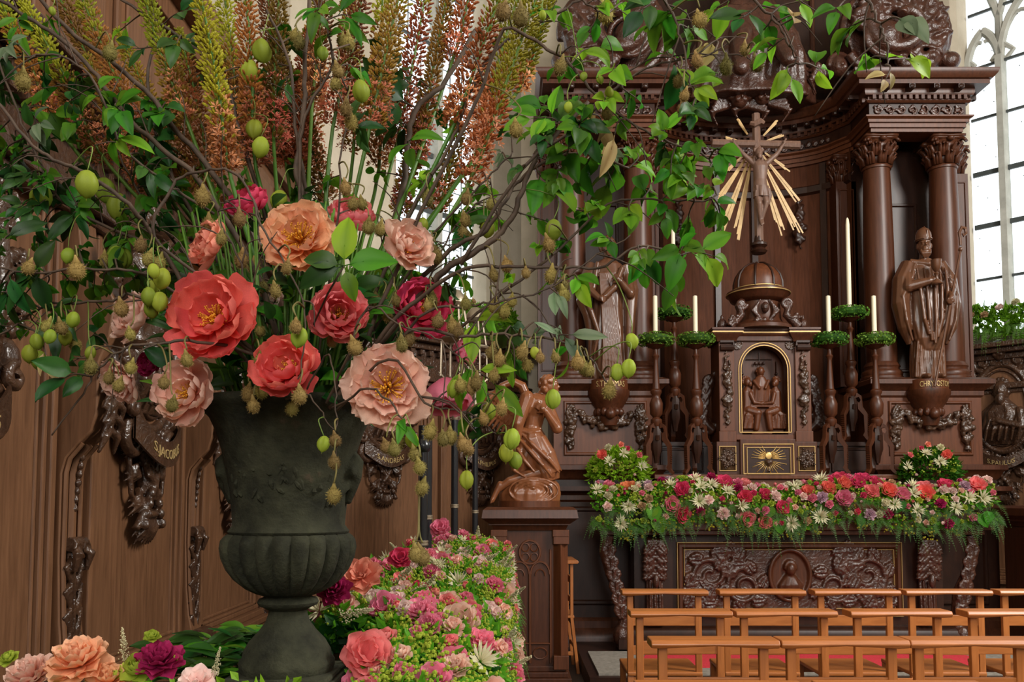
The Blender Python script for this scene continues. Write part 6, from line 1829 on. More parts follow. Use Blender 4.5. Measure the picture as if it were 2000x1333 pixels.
for s in [(1180, 245, 2, 40, 66, 'leaf_dry'), (1200, 265, 2, 40, 60, 'leaf_dry'), (1150, 215, 2, 40, 50, 'leaf_dry'), (1195, 300, 2, 30, 45, 'leaf_grey')]: spray(*s, 'long')
# longer leaves beside the angel
for s in [(960, 600, 4, 80, 85, 'leaf_br'), (1000, 640, 4, 80, 75, 'leaf_dk'), (1085, 640, 3, 60, 62, 'leaf_grey'), (1090, 575, 2, 60, 60, 'leaf_grey'), (1005, 700, 3, 60, 80, 'leaf'), (960, 770, 2, 60, 70, 'leaf'),
          (960, 745, 4, 70, 70, 'leaf_br'), (955, 790, 3, 60, 60, 'leaf_dk'), (940, 840, 3, 60, 60, 'leaf_dk'), (900, 740, 3, 60, 60, 'leaf_br'), (930, 640, 4, 80, 70, 'leaf_br'), (1110, 655, 3, 60, 56, 'leaf_grey'), (1110, 690, 2, 50, 56, 'leaf'), (905, 820, 3, 60, 50, 'leaf'), (790, 830, 3, 50, 44, 'leaf'), (880, 560, 4, 70, 60, 'leaf_dk'), (850, 470, 4, 70, 60, 'leaf'), (905, 450, 4, 70, 56, 'leaf_dk'), (900, 510, 3, 60, 60, 'leaf')]:
    spray(*s, 'long')
# broad leaves on the upper left
for s in [(200, 185, 7, 80, 72, 'leaf'), (235, 215, 6, 80, 72, 'leaf'), (105, 215, 5, 70, 66, 'leaf'), (80, 240, 4, 60, 56, 'leaf_grey'), (230, 270, 5, 70, 66, 'leaf_br'), (60, 215, 4, 50, 54, 'leaf'), (20, 320, 5, 60, 56, 'leaf_dk'), (150, 430, 6, 80, 58, 'leaf_dk'), (300, 340, 4, 60, 60, 'leaf_dk'), (240, 480, 5, 70, 50, 'leaf'), (30, 450, 5, 70, 60, 'leaf_dk'), (65, 540, 5, 80, 72, 'leaf_dk'), (20, 580, 5, 70, 64, 'leaf_dk'),
          (110, 640, 5, 70, 52, 'leaf_dk'), (150, 700, 5, 70, 60, 'leaf_dk'), (135, 735, 3, 50, 60, 'leaf_dk'), (90, 695, 2, 40, 50, 'leaf_dry'), (40, 60, 5, 60, 44, 'leaf'), (20, 90, 5, 60, 46, 'leaf_grey'), (95, 40, 4, 50, 44, 'leaf'), (235, 60, 4, 50, 36, 'leaf_br'), (260, 95, 4, 50, 40, 'leaf_dk'), (345, 85, 4, 50, 46, 'leaf_dk'), (365, 20, 4, 60, 44, 'leaf_dk'), (700, 250, 5, 90, 66, 'leaf_dk'), (755, 190, 4, 80, 90, 'leaf_dk'), (780, 250, 4, 80, 80, 'leaf_dk'), (700, 140, 4, 60, 56, 'leaf'), (680, 30, 5, 70, 62, 'leaf'), (620, 20, 5, 70, 62, 'leaf'), (640, 70, 4, 60, 50, 'leaf'), (560, 160, 3, 50, 40, 'leaf_dk'), (800, 290, 3, 60, 66, 'leaf'), (890, 235, 4, 60, 50, 'leaf_br'), (1000, 240, 5, 60, 44, 'leaf_dk'), (980, 300, 4, 60, 44, 'leaf_grey'), (1010, 330, 4, 60, 44, 'leaf_dk')]:
    spray(*s, 'oval' if s[0] % 2 else 'long')
# small-leaved fill, thick at the left and in the heart of the bouquet
rn = random.Random(77)
for k in range(120):
    x = rn.uniform(-10, 340); y = rn.uniform(95, 660) if x < 200 else rn.uniform(180, 560)
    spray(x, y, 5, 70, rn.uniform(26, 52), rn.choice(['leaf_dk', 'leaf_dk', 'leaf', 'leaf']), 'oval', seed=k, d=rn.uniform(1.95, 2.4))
for k in range(60):
    x = rn.uniform(330, 1000); y = rn.uniform(330, 560)
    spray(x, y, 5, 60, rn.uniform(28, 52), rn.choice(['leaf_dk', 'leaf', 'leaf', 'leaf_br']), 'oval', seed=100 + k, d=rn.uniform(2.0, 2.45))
for k in range(34):
    x = rn.uniform(300, 980); y = rn.uniform(40, 330)
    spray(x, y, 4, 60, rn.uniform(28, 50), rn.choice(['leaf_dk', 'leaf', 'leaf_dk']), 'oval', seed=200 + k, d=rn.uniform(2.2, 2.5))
for k in range(26):
    x = rn.uniform(1030, 1420); y = rn.uniform(180, 540)
    spray(x, y, 5, 60, rn.uniform(28, 50), rn.choice(['leaf', 'leaf', 'leaf_br', 'leaf_dk']), 'oval', seed=260 + k)

# hairy seed pods
HP = [(407, 442, 30), (432, 468, 24), (468, 430, 28), (472, 510, 30), (396, 387, 34), (497, 525, 28), (512, 562, 26), (538, 570, 26), (560, 525, 24), (562, 660, 26), (578, 640, 26), (585, 775, 30), (275, 482, 28), (290, 508, 28), (312, 517, 28), (150, 530, 34), (55, 525, 26), (45, 160, 34), (215, 105, 30), (205, 510, 24), (322, 380, 26), (237, 605, 30), (255, 655, 22), (147, 675, 24), (92, 640, 26), (120, 642, 26), (177, 718, 28), (213, 740, 24), (232, 755, 24), (255, 720, 24), (320, 750, 24), (336, 793, 26), (365, 705, 26), (485, 770, 28), (510, 765, 28), (495, 795, 26), (507, 705, 26), (570, 800, 26), (590, 878, 26), (508, 648, 22),
      (648, 668, 22), (650, 628, 24), (693, 680, 30), (653, 905, 26), (652, 970, 30), (655, 862, 24), (785, 675, 28), (800, 665, 26), (842, 588, 30), (836, 600, 20), (778, 600, 26), (803, 560, 28), (775, 590, 22), (748, 598, 28), (735, 590, 26), (720, 615, 28), (757, 620, 22), (782, 695, 28), (855, 630, 26), (885, 640, 28), (895, 650, 24), (780, 865, 26), (840, 845, 30), (770, 880, 26), (810, 890, 26), (820, 915, 26), (755, 875, 24), (786, 970, 0), (880, 855, 28), (905, 870, 28), (915, 880, 24), (865, 860, 26), (824, 955, 28), (805, 1000, 0), (825, 1090, 34), (812, 1085, 30), (850, 500, 32), (835, 390, 28), (845, 492, 24), (720, 445, 28), (743, 450, 26), (690, 400, 26), (675, 370, 26), (707, 400, 24), (660, 140, 26), (680, 85, 28), (668, 82, 24), (676, 215, 28), (686, 240, 30), (655, 165, 26), (585, 85, 26), (575, 70, 22), (911, 390, 24), (909, 432, 24), (912, 465, 28), (905, 455, 24), (945, 445, 20), (965, 540, 24), (990, 520, 26), (1027, 535, 20), (1076, 540, 28), (1098, 560, 28), (1102, 578, 26), (1072, 480, 28), (960, 400, 24), (1008, 255, 30), (1094, 133, 30), (983, 25, 36), (1017, 35, 36), (1182, 27, 40), (1186, 222, 26), (1367, 40, 32), (1362, 120, 26), (1418, 132, 30), (1479, 127, 30), (1455, 98, 22), (1333, 215, 24), (1337, 188, 22), (1325, 160, 24), (990, 150, 0), (965, 600, 26), (985, 610, 26), (1000, 590, 22), (910, 595, 24), (960, 690, 26), (975, 705, 26), (985, 725, 26), (965, 735, 24), (1020, 690, 28), (1030, 715, 24), (1128, 710, 28), (1140, 720, 26), (1150, 725, 24), (1190, 765, 30), (1055, 700, 20), (1085, 700, 20), (900, 755, 26), (930, 750, 28), (920, 760, 24), (980, 800, 26), (945, 820, 22)]
for px, py, s in HP:
    if s: pod(px, py, 'h', s * .88)
# inflated green pods
GP = [(512, 100, 40), (488, 140, 36), (497, 253, 34), (509, 288, 34), (545, 392, 34), (80, 385, 42), (170, 360, 44), (205, 372, 40), (232, 405, 44), (228, 505, 40), (241, 505, 34), (133, 500, 26), (317, 545, 34), (298, 560, 28), (290, 580, 30), (312, 590, 32), (296, 604, 30), (143, 625, 26), (97, 658, 24), (128, 660, 26), (58, 692, 30), (72, 668, 26), (78, 705, 32), (176, 690, 22), (585, 660, 34), (632, 868, 26), (705, 178, 36), (630, 105, 24), (952, 447, 30), (1081, 450, 34), (887, 760, 30), (1234, 667, 26), (1205, 728, 28), (1228, 720, 30), (1080, 780, 32), (1000, 858, 34), (988, 885, 30), (1006, 900, 28), (912, 938, 30), (955, 805, 28), (1045, 690, 20), (1152, 715, 0), (825, 440, 24), (780, 500, 0), (805, 860, 28), (300, 530, 24), (102, 22, 14), (1110, 210, 18), (1140, 150, 16), (1172, 155, 16), (1125, 118, 16), (1190, 180, 18), (1060, 30, 16)]
for px, py, s in GP:
    if s: pod(px, py, 'g', s)

# fine bare twigs between the branches
rn = random.Random(5)
for k in range(150):
    b_ = rn.choice([q for q in BR if 'hanging over the front' not in q['root']['label'] and 'crossing the urn' not in q['root']['label'] and 'pale peony' not in q['root']['label']]); i = rn.randint(2, len(b_['P']) - 3); s = b_['P'][i]
    d0 = (b_['P'][i + 1] - s).normalized()
    a = rn.choice((-1, 1)) * rn.uniform(.4, 1.0)
    d1 = (Quaternion(Vector((0, 1, 0)), a) @ d0 + Vector((0, rn.uniform(-.3, .3), 0))).normalized()
    L = rn.uniform(.05, .17)
    path = smoothpath([s, s + d1 * L * .5 + Vector((0, 0, .01)), s + d1 * L + Vector((rn.uniform(-.02, .02), 0, -.015))], 3)
    b_['tw'].tube([p - b_['o'] for p in path], [.002, .0008], 4)
for b_ in BR:
    o = put('stem', b_['m'].mesh('stem'), M[b_['mat']], b_['root'])
    if b_['tw'].v: put('side_twig', b_['tw'].mesh('side_twig'), M['twig'], b_['root'])

# ------------------------------------------------------------------ foxtail lilies
def spike(label, tip, base, d0, d1, w, mixy, seed):
    """tip and base of the flowering part; w its width; mixy how much of it is still in yellow bud"""
    rn = random.Random(seed)
    T = W(*tip, d0); B0 = W(*base, d1)
    rt = empty('foxtail_lily', B0, 0, label, 'flower', 'tall foxtail lilies in the urn')
    foot = W(600 + rn.uniform(-40, 60), 800, 2.05)
    m = MB(); bow = Vector((rn.uniform(-.01, .01), 0, 0))
    pth = [foot - B0, (foot - B0) * .5 + bow, Vector((0, 0, 0)), (T - B0) * .5 + bow, T - B0]
    m.tube(smoothpath(pth, 4), [.0075, .0022], 8)
    put('stem', m.mesh('stem'), M['stem_green'], rt)
    ax = (T - B0); L = ax.length; ax.normalize()
    u = ax.cross(Vector((0, 1, 0))).normalized(); v = ax.cross(u)
    n = int(L / .00082)
    bd = {'bud': MB(), 'bud_br': MB(), 'blossom': MB()}
    for k in range(n):
        t = k / n; a = k * 2.39996
        r = w * mpp((d0 + d1) / 2) * .5 * (1 - .35 * t) * (1 if t < .85 else (1 - (t - .85) / .15 * .6))
        out = (u * cos(a) + v * sin(a)) * 1.0
        p = ax * (L * t)
        rr_ = rn.uniform(.45, 1.05)
        e = p + out * r * .8 * rr_ + ax * r * .5 * rr_
        q = out * .8 + ax * .65; q.normalize()
        kind = 'bud' if t > 1 - mixy + rn.uniform(-.12, .12) else ('bud_br' if t > .28 + rn.uniform(-.15, .15) else 'blossom')
        if kind == 'blossom' and rn.random() < .45: kind = 'bud_br'
        mm = bd[kind]
        rot = q.to_track_quat('Z', 'Y').to_matrix()
        s = .0046 * rn.uniform(.8, 1.25) * (1 - .3 * t)
        if kind == 'blossom':
            for z in range(5):
                aa = z / 5 * 2 * pi
                dd = rot @ Vector((cos(aa), sin(aa), .45)); sd = rot @ Vector((-sin(aa), cos(aa), 0))
                mm.add([e, e + dd * s * 1.6 + sd * s * .6, e + dd * s * 3, e + dd * s * 1.6 - sd * s * .6], [(0, 1, 2), (0, 2, 3)], [0, .6, 1, .6])
        else:
            mm.ball(e, (s * .8, s * .8, s * 1.75), 5, 4, rot=rot)
            mm.add([p, p + ax * .0012, e], [(0, 1, 2)], [0, 0, 0])
    for kk, nm in (('bud', 'flower_bud'), ('bud_br', 'russet_bud'), ('blossom', 'open_floret')):
        if bd[kk].v:
            o = put(nm, bd[kk].mesh(nm, False), M[kk], rt); o['kind'] = 'stuff'
S_ = [('brightest yellow foxtail lily in the upper left centre', (385, -40), (450, 345), 1.85, 1.95, 78, .72, 1),
      ('yellow-green foxtail lily near the top left corner', (45, 5), (210, 320), 2.2, 2.2, 80, .5, 2),
      ('foxtail lily at the top left with grey-white backlight', (140, -50), (300, 330), 2.25, 2.2, 76, .3, 3),
      ('yellow foxtail lily between the top left corner and the brightest one', (275, -30), (370, 250), 2.1, 2.1, 76, .6, 4),
      ('foxtail lily with orange blossom low on the left', (170, 110), (290, 380), 2.3, 2.25, 66, .1, 5),
      ('russet foxtail lily right of the brightest yellow one', (475, -60), (500, 330), 2.1, 2.1, 74, .15, 6),
      ('russet foxtail lily left of the stout middle branch', (550, -70), (535, 290), 2.3, 2.2, 70, .1, 7),
      ('tall russet foxtail lily right of the stout middle branch', (715, -60), (650, 250), 2.2, 2.15, 84, .15, 8),
      ('dense russet foxtail lily at the top centre', (790, -50), (720, 260), 2.05, 2.05, 88, .2, 9),
      ('foxtail lily against the bright left window', (880, -40), (810, 330), 2.3, 2.25, 56, .1, 10),
      ('leaning foxtail lily with dark stem before the left window', (985, -30), (880, 260), 2.0, 2.0, 80, .25, 11),
      ('yellow-green leaning foxtail lily on the right of the group', (1060, -40), (910, 370), 1.95, 2.0, 86, .6, 12),
      ('thin yellow-green foxtail lily bud tip at the top right of the group', (1085, -30), (1010, 180), 2.1, 2.1, 50, .8, 13),
      ('foxtail lily with pink-orange blossom behind the middle stems', (600, 60), (580, 330), 2.45, 2.4, 64, .0, 14),
      ('low foxtail lily with pale blossom above the ruffled peony', (830, 200), (780, 420), 2.35, 2.3, 56, .0, 15),
      ('foxtail lily with pale orange blossom in front of the window mullion', (900, 250), (850, 420), 2.3, 2.3, 56, .0, 16),
      ('foxtail lily in shade behind the brightest yellow one', (350, 60), (420, 380), 2.35, 2.3, 66, .2, 17),
      ('russet foxtail lily at the top between the two middle branches', (640, -60), (610, 200), 2.35, 2.3, 70, .1, 18),
      ('foxtail lily at the very top, left of the right-leaning pair', (930, -80), (880, 130), 2.3, 2.3, 70, .3, 19),
      ('slim olive foxtail lily behind the left branches', (230, 60), (380, 400), 2.45, 2.4, 60, .2, 20)]
S_ += [('foxtail lily hard against the top left corner', (-10, -20), (120, 260), 2.3, 2.3, 72, .3, 21),
      ('shaded russet lily between the two leftmost yellow ones', (100, -40), (240, 240), 2.4, 2.4, 70, .1, 22),
      ('olive foxtail lily right behind the brightest yellow one', (430, -60), (470, 300), 2.4, 2.35, 72, .5, 23),
      ('dark russet foxtail lily left of the centre top', (515, -60), (560, 330), 2.45, 2.4, 72, .05, 24),
      ('russet lily filling the gap at the centre top', (680, -60), (690, 300), 2.45, 2.4, 74, .2, 25),
      ('olive and russet foxtail lily right of the centre top', (750, -60), (740, 330), 2.5, 2.4, 72, .35, 26),
      ('russet foxtail lily leaning right before the left window', (840, -60), (770, 300), 2.45, 2.4, 70, .2, 27),
      ('olive foxtail lily leaning to the leafy right-hand branches', (1025, -50), (930, 300), 2.3, 2.3, 76, .55, 28),
      ('foxtail lily with faded blossom low behind the forking twig', (560, 120), (640, 400), 2.5, 2.45, 60, 0, 29),
      ('foxtail lily with faded blossom low among the left stems', (330, 190), (430, 420), 2.5, 2.45, 60, 0, 30),
      ('broad russet foxtail lily over the cream wall', (620, 0), (600, 340), 2.55, 2.5, 76, .1, 31)]
for a in S_: spike(*a)

# dark greenery packed round the neck of the urn
GR = empty('greenery_bunch', (UX, UY, UZ + .7), 0, 'dark green foliage packed between the peonies above the urn rim', 'foliage')
rn = random.Random(31)
for k in range(230):
    a = rn.uniform(0, 2 * pi); r = sqrt(rn.random()) * .25; z = rn.uniform(-.06, .34) * (1 - r)
    p = Vector((r * cos(a) * 1.15, r * sin(a) * .8, z))
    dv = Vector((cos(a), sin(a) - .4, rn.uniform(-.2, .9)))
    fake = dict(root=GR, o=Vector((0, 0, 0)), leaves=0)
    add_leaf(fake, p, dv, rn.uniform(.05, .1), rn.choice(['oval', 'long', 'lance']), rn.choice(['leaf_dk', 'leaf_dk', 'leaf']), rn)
m = MB()
for k in range(60):
    a = rn.uniform(0, 2 * pi); r = rn.uniform(.05, .2)
    m.tube([(.5 * r * cos(a), .5 * r * sin(a), -.15), (r * cos(a) * 1.1, r * sin(a), .15), (r * 1.5 * cos(a), r * sin(a), .4)], [.004, .0035, .002], 5)
put('leaf_stalks', m.mesh('leaf_stalks'), M['stem_green'], GR)
# ------------------------------------------------------------------ cut flowers of the garlands
def bloom_mesh(form, seed):
    rn = random.Random(seed); m = MB()
    def pet(L, Wd, tilt, phi, curl, cup, nu=4, nv=4):
        M_ = Matrix.Rotation(phi, 3, 'Z') @ Matrix.Rotation(-tilt, 3, 'X'); vs = []; t = []
        for j in range(nv + 1):
            v = j / nv; y = z = 0
            for q in range(6):
                a = -curl * (v * q / 6) ** 1.3; y -= sin(a) * L * v / 6; z += cos(a) * L * v / 6
            w = Wd * (.2 + .8 * v ** .6) * sqrt(max(0, 1 - (v * .97) ** 5))
            for i in range(nu + 1):
                u = i / nu * 2 - 1
                vs.append(M_ @ Vector((u * w, y - cup * u * u * w + (.03 if form == 'cloud' else .012) * sin(u * 8 + seed + phi) * v, z * (1 - .14 * u * u * v)))); t.append(v)
        m.add(vs, [(j * (nu + 1) + i, j * (nu + 1) + i + 1, (j + 1) * (nu + 1) + i + 1, (j + 1) * (nu + 1) + i) for j in range(nv) for i in range(nu)], t)
    rings = {'peony': [(6, 104, .5, .24, -1.4, .5), (6, 88, .5, .24, -1.4, .5), (5, 72, .46, .22, -1.3, .5), (5, 52, .38, .17, -1.1, .5)],
             'rose': [(5, 96, .46, .24, -.9, .4), (5, 76, .44, .22, -1.3, .5), (5, 56, .42, .2, -1.3, .6), (4, 34, .38, .15, -1.0, .7), (3, 12, .34, .1, -.4, .7)],
             'open': [(7, 100, .52, .24, -.7, .3), (7, 84, .48, .22, -.9, .4), (6, 62, .34, .15, -.8, .5)],
             'bud': [(4, 52, .62, .3, -1.5, .6), (4, 36, .6, .26, -1.3, .6)],
             'cloud': [(8, 98, .5, .23, -.6, .3), (8, 82, .48, .22, -.7, .3), (8, 64, .46, .2, -.7, .4), (7, 44, .44, .17, -.6, .5), (6, 20, .4, .13, -.3, .5)]}[form]
    for n, tl, L, Wd, cu, cp_ in rings:
        o = rn.uniform(0, 6)
        for k in range(n): pet(L * rn.uniform(.9, 1.1), Wd, R(tl + rn.uniform(-6, 6)), o + 2 * pi * k / n, cu, cp_)
    if form == 'open':
        for k in range(14):
            a = rn.uniform(0, 6.28); r = rn.uniform(0, .1); m.ball((r * cos(a), r * sin(a), .12), (.02, .02, .03), 5, 4)
    return m
def star_mesh(seed, n=22):
    rn = random.Random(seed); m = MB()
    for k in range(n):
        a = k * 2.4; e = rn.uniform(0, 1.0); d = Vector((cos(a) * cos(e), sin(a) * cos(e), sin(e))); u = d.cross(Vector((0, 0, 1))).normalized() * .045; L = rn.uniform(.4, .58)
        m.add([d * .04, d * L * .55 + u, d * L, d * L * .55 - u, d * L * .5 + Vector((0, 0, .04))], [(0, 1, 4), (1, 2, 4), (2, 3, 4), (3, 0, 4)], [0, .7, 1, .7, .8])
    return m
def plume_mesh(seed):
    rn = random.Random(seed); m = MB()
    for k in range(150):
        t = rn.random(); a = rn.uniform(0, 6.28); r = .16 * (1 - t) + .02
        p = Vector((rn.uniform(.2, 1) * r * cos(a), rn.uniform(.2, 1) * r * sin(a), t * .9))
        m.ball(p, .022, 4, 3)
    for k in range(9):
        t = k / 9; a = k * 2.4; m.tube([(0, 0, t * .8), (.16 * (1 - t) * cos(a), .16 * (1 - t) * sin(a), t * .8 + .12)], .006, 4)
    m.tube([(0, 0, -.1), (0, 0, .9)], [.012, .004], 4)
    return m
FM = {}
def flower_data(form, col, s):
    k = (form, col, s)
    if k not in FM:
        m = star_mesh(s) if form == 'star' else (plume_mesh(s) if form == 'plume' else bloom_mesh(form, s))
        me = m.mesh(form); me.materials.append(M['p_' + col] if 'p_' + col in M else M[col]); FM[k] = me
    return FM[k]
NAMES = {'peony': 'peony', 'rose': 'garden_rose', 'open': 'open_peony', 'bud': 'flower_bud', 'cloud': 'carnation', 'star': 'star_flower', 'plume': 'astilbe_plume'}
WORDS = {'peach': 'peach', 'pale': 'pale peach', 'coral': 'coral red', 'pink': 'coral pink', 'deep': 'deep pink', 'rose': 'rose pink', 'salmon': 'salmon', 'blush': 'blush pink', 'lilac': 'pale lilac', 'magenta': 'magenta', 'cream': 'creamy white', 'lime': 'lime green', 'caramel': 'caramel beige', 'orange': 'orange'}
def flower(form, col, p, face, size, where, rn, stem=True):
    q = Vector(face).normalized().to_track_quat('Z', 'Y') @ Quaternion((0, 0, 1), rn.uniform(0, 6))
    o = put(NAMES[form], flower_data(form, col, rn.randint(0, 1)), None, None, p, q, (size,) * 3)
    w = NAMES[form].replace('_', ' ')
    tag(o, '%s %s %s' % (WORDS[col], 'rayed star flower' if form == 'star' else w, where), 'flower', '%s %s %s' % (WORDS[col], w[:-1] + 'ies' if w.endswith('y') else w + 's', where))
    return o
def filler(name, label, mat, gen, n, seed, cat='foliage', parent=None):
    rn = random.Random(seed); m = MB()
    for k in range(n): gen(m, rn, k)
    o = put(name, m.mesh(name, False), M[mat], parent)
    o['kind'] = 'stuff'
    if parent is None: tag(o, label, cat)
    return o
def leafq(m, rn, p, d, L, w):
    d = Vector(d).normalized(); u = d.cross(Vector((rn.uniform(-1, 1), rn.uniform(-1, 1), rn.uniform(-1, 1)))).normalized() * w; nn = d.cross(u).normalized()
    m.add([p, p + d * L * .5 + u + nn * w * .3, p + d * L - nn * L * .1, p + d * L * .5 - u + nn * w * .3, p + d * L * .5], [(0, 1, 4), (1, 2, 4), (2, 3, 4), (3, 0, 4)], [0, 1, 1, 1, .2])
def frond(m, rn, p, d, L, drop, w=.05, n=14):
    d = Vector(d).normalized(); P_ = []
    for k in range(8):
        t = k / 7; P_.append(p + d * L * t + Vector((0, 0, -drop * t * t)))
    m.tube(P_, [.0016, .0006], 3, t=.3)
    for k in range(n):
        t = (k + 1) / n; i = min(6, int(t * 7)); q = P_[i].lerp(P_[i + 1], t * 7 - i) if i < 7 else P_[7]
        ax = (P_[min(7, i + 1)] - P_[i]).normalized(); s = ax.cross(Vector((rn.uniform(-.3, .3), -1, .3))).normalized()
        for sg in (-1, 1):
            e = q + (s * sg + ax * .5) * w * (1.05 - t)
            m.add([q, q + ax * .004, e], [(0, 1, 2)], [.3, .5, 1])

# garland on the altar: a mound along the table edge
def altar_surf(u, v):
    """u along (-1..1), v 0 = top back .. 1 = low front"""
    x = XC - .01 + u * 1.66
    a = -.25 + v * 2.2
    y = 7.13 - .17 * sin(min(a, 1.7)) - (.02)
    z = 1.3 + .2 * cos(a) + .04 * sin(x * 5) - (.06 if v > .8 else 0)
    nrm = Vector((0, -sin(a) if a > 0 else .2, max(-.2, cos(a)))).normalized()
    return Vector((x, y, z)), nrm
rn = random.Random(91)
def gA(m, r, k):
    u = r.uniform(-1, 1); v = r.random() ** 1.1
    p, n_ = altar_surf(u, v); p = p - n_ * r.uniform(-.015, .07)
    leafq(m, r, p, n_ * .6 + Vector((r.uniform(-1, 1), r.uniform(-.8, .2), r.uniform(-1, .4))), r.uniform(.03, .065), r.uniform(.008, .017))
filler('garland_greenery', 'mixed green foliage of the long garland on the altar table', 'leaf_br', gA, 4600, 1)
def gA2(m, r, k):
    u = r.uniform(-1, 1); v = r.uniform(.0, .85); p, n_ = altar_surf(u, v); p += n_ * r.uniform(0, .02)
    for j in range(5): m.ball(p + Vector((r.uniform(-.022, .022), r.uniform(-.02, .01), r.uniform(-.022, .022))), r.uniform(.006, .011), 5, 4)
filler('lime_florets', 'clusters of tiny lime green florets in the altar garland', 'lime_fl', gA2, 480, 2)
def gA3(m, r, k):
    u = r.uniform(-1, 1); p, n_ = altar_surf(u, r.uniform(.7, 1))
    frond(m, r, p, (r.uniform(-1, 1), -.7, r.uniform(-.5, .5)), r.uniform(.06, .16), r.uniform(.02, .2), .045, 16)
filler('asparagus_fern', 'feathery asparagus fern hanging from the altar garland', 'fern', gA3, 420, 3)
def gA4(m, r, k):
    u = r.uniform(-.95, .95); p, n_ = altar_surf(u, r.uniform(.75, 1)); p += Vector((0, -.01, -.03))
    for j in range(7): m.ball(p + Vector((r.uniform(-.045, .045), r.uniform(-.03, .01), r.uniform(-.05, .03))), r.uniform(.006, .01), 5, 4)
filler('berry_clusters', 'small golden berries along the lower edge of the altar garland', 'bud', gA4, 70, 4)
placed = []
def tryplace(p, r):
    for q, r2 in placed:
        if (q - p).length < (r + r2) * .8: return False
    placed.append((p, r)); return True
forms = [('open', ['orange', 'salmon'], .17, 1), ('peony', ['pink', 'rose', 'coral', 'rose', 'deep', 'pink'], .15, 26), ('rose', ['rose', 'caramel', 'cream', 'blush', 'rose'], .09, 26), ('bud', ['blush', 'pink', 'rose', 'magenta'], .05, 26), ('star', ['cream'], .15, 22), ('cloud', ['lilac', 'blush', 'magenta', 'rose'], .1, 20), ('bud', ['lime', 'cream'], .045, 26), ('rose', ['lime', 'deep', 'lime', 'rose'], .065, 44), ('rose', ['blush', 'cream', 'pale', 'lime'], .06, 40)]
for form, cols, sz, n in forms:
    c_ = 0; t_ = 0
    while c_ < n and t_ < n * 12:
        t_ += 1
        u = rn.uniform(-.98, .98); v = rn.uniform(.02, .86); p, n_ = altar_surf(u, v); s = sz * rn.uniform(.85, 1.15)
        p = p + n_ * (.034 - (0.02 if form in ('peony', 'open') else 0))
        if not tryplace(p, s * .42): continue
        side = ['at the left tip', 'below the left bouquet', 'left of the tabernacle', 'just below the tabernacle door', 'right of the tabernacle', 'below the right bouquet', 'at the right tip'][min(6, int((u + 1) * 3.5))] + (', upper row' if v < .38 else ', lower row')
        flower(form, rn.choice(cols), p, n_ + Vector((rn.uniform(-.4, .4), -.5, rn.uniform(-.2, .4))), s * 1.05, side + ' of the altar garland', rn); c_ += 1
HEART = leaf_mesh(1, .8, .35, .5, 6, .05, seed=3); HEART.materials.append(M['leaf'])
for k in range(16):
    u = rn.uniform(-.95, .95); p, n_ = altar_surf(u, rn.uniform(.6, .98)); hs = rn.uniform(.09, .16)
    x = Vector((rn.uniform(-.9, .9), -.5, -1)).normalized(); y = Vector((0, -1, .2)).cross(x).normalized(); z = x.cross(y)
    o = put('hosta_leaf', HEART, None, None, p + Vector((0, -.02, .03)), Matrix((x, y, z)).transposed().to_quaternion(), (hs,) * 3)
    tag(o, 'heart-shaped leaf in the lower fringe of the altar garland, ' + ('far left' if u < -.6 else 'left part' if u < -.2 else 'middle' if u < .2 else 'right part' if u < .6 else 'far right'), 'leaf', 'heart-shaped leaves of the altar garland')
# two bouquets standing on the ledge behind the ends of the garland
for cx, nm in ((1208, 'left'), (1817, 'right')):
    ctr = W(cx, 925, 7.33)
    def gB(m, r, k):
        a = r.uniform(0, 2 * pi); e = r.uniform(-.3, 1.5); n_ = Vector((cos(a) * cos(e), sin(a) * cos(e) * .7, sin(e)))
        p = ctr + Vector((n_.x * .25, n_.y * .16, n_.z * .19)) * r.uniform(.7, 1.05)
        leafq(m, r, p, n_ + Vector((r.uniform(-.7, .7), -.3, r.uniform(-.5, .5))), r.uniform(.035, .07), r.uniform(.009, .018))
    filler('bouquet_greenery', 'green foliage of the small bouquet above the %s end of the altar garland' % nm, 'leaf_br' if nm == 'left' else 'leaf', gB, 1100, cx)
    def gB2(m, r, k):
        a = r.uniform(0, 2 * pi); e = r.uniform(0, 1.4); n_ = Vector((cos(a) * cos(e), sin(a) * cos(e) * .7, sin(e))); p = ctr + Vector((n_.x * .25, n_.y * .17, n_.z * .2))
        for j in range(5): m.ball(p + Vector((r.uniform(-.02, .02), r.uniform(-.02, .01), r.uniform(-.02, .02))), r.uniform(.006, .011), 5, 4)
    filler('bouquet_florets', 'lime florets of the small bouquet at the %s of the altar' % nm, 'lime_fl', gB2, 60, cx + 1)
    for form, col, px, py, s in (('peony', 'coral', -32, -35, .11), ('rose', 'pink', 40, -35, .075), ('star', 'cream', -18, -22, .13), ('star', 'cream', 10, -38, .12), ('star', 'cream', 45, -12, .12), ('rose', 'deep', 18, -48, .06), ('cloud', 'cream', -20, -50, .07), ('bud', 'lime', 0, -20, .05), ('rose', 'salmon', 5, -55, .07), ('bud', 'blush', 30, 5, .05), ('rose', 'lime', -45, -5, .06)):
        p = W(cx + px * (1 if nm == 'left' else -1), 925 + py, 7.33 - .17 * (1 - (abs(px) / 70) ** 2))
        flower(form, col, p, (px * .01, -1, .5), s, 'of the small bouquet on the %s of the altar' % nm, rn)

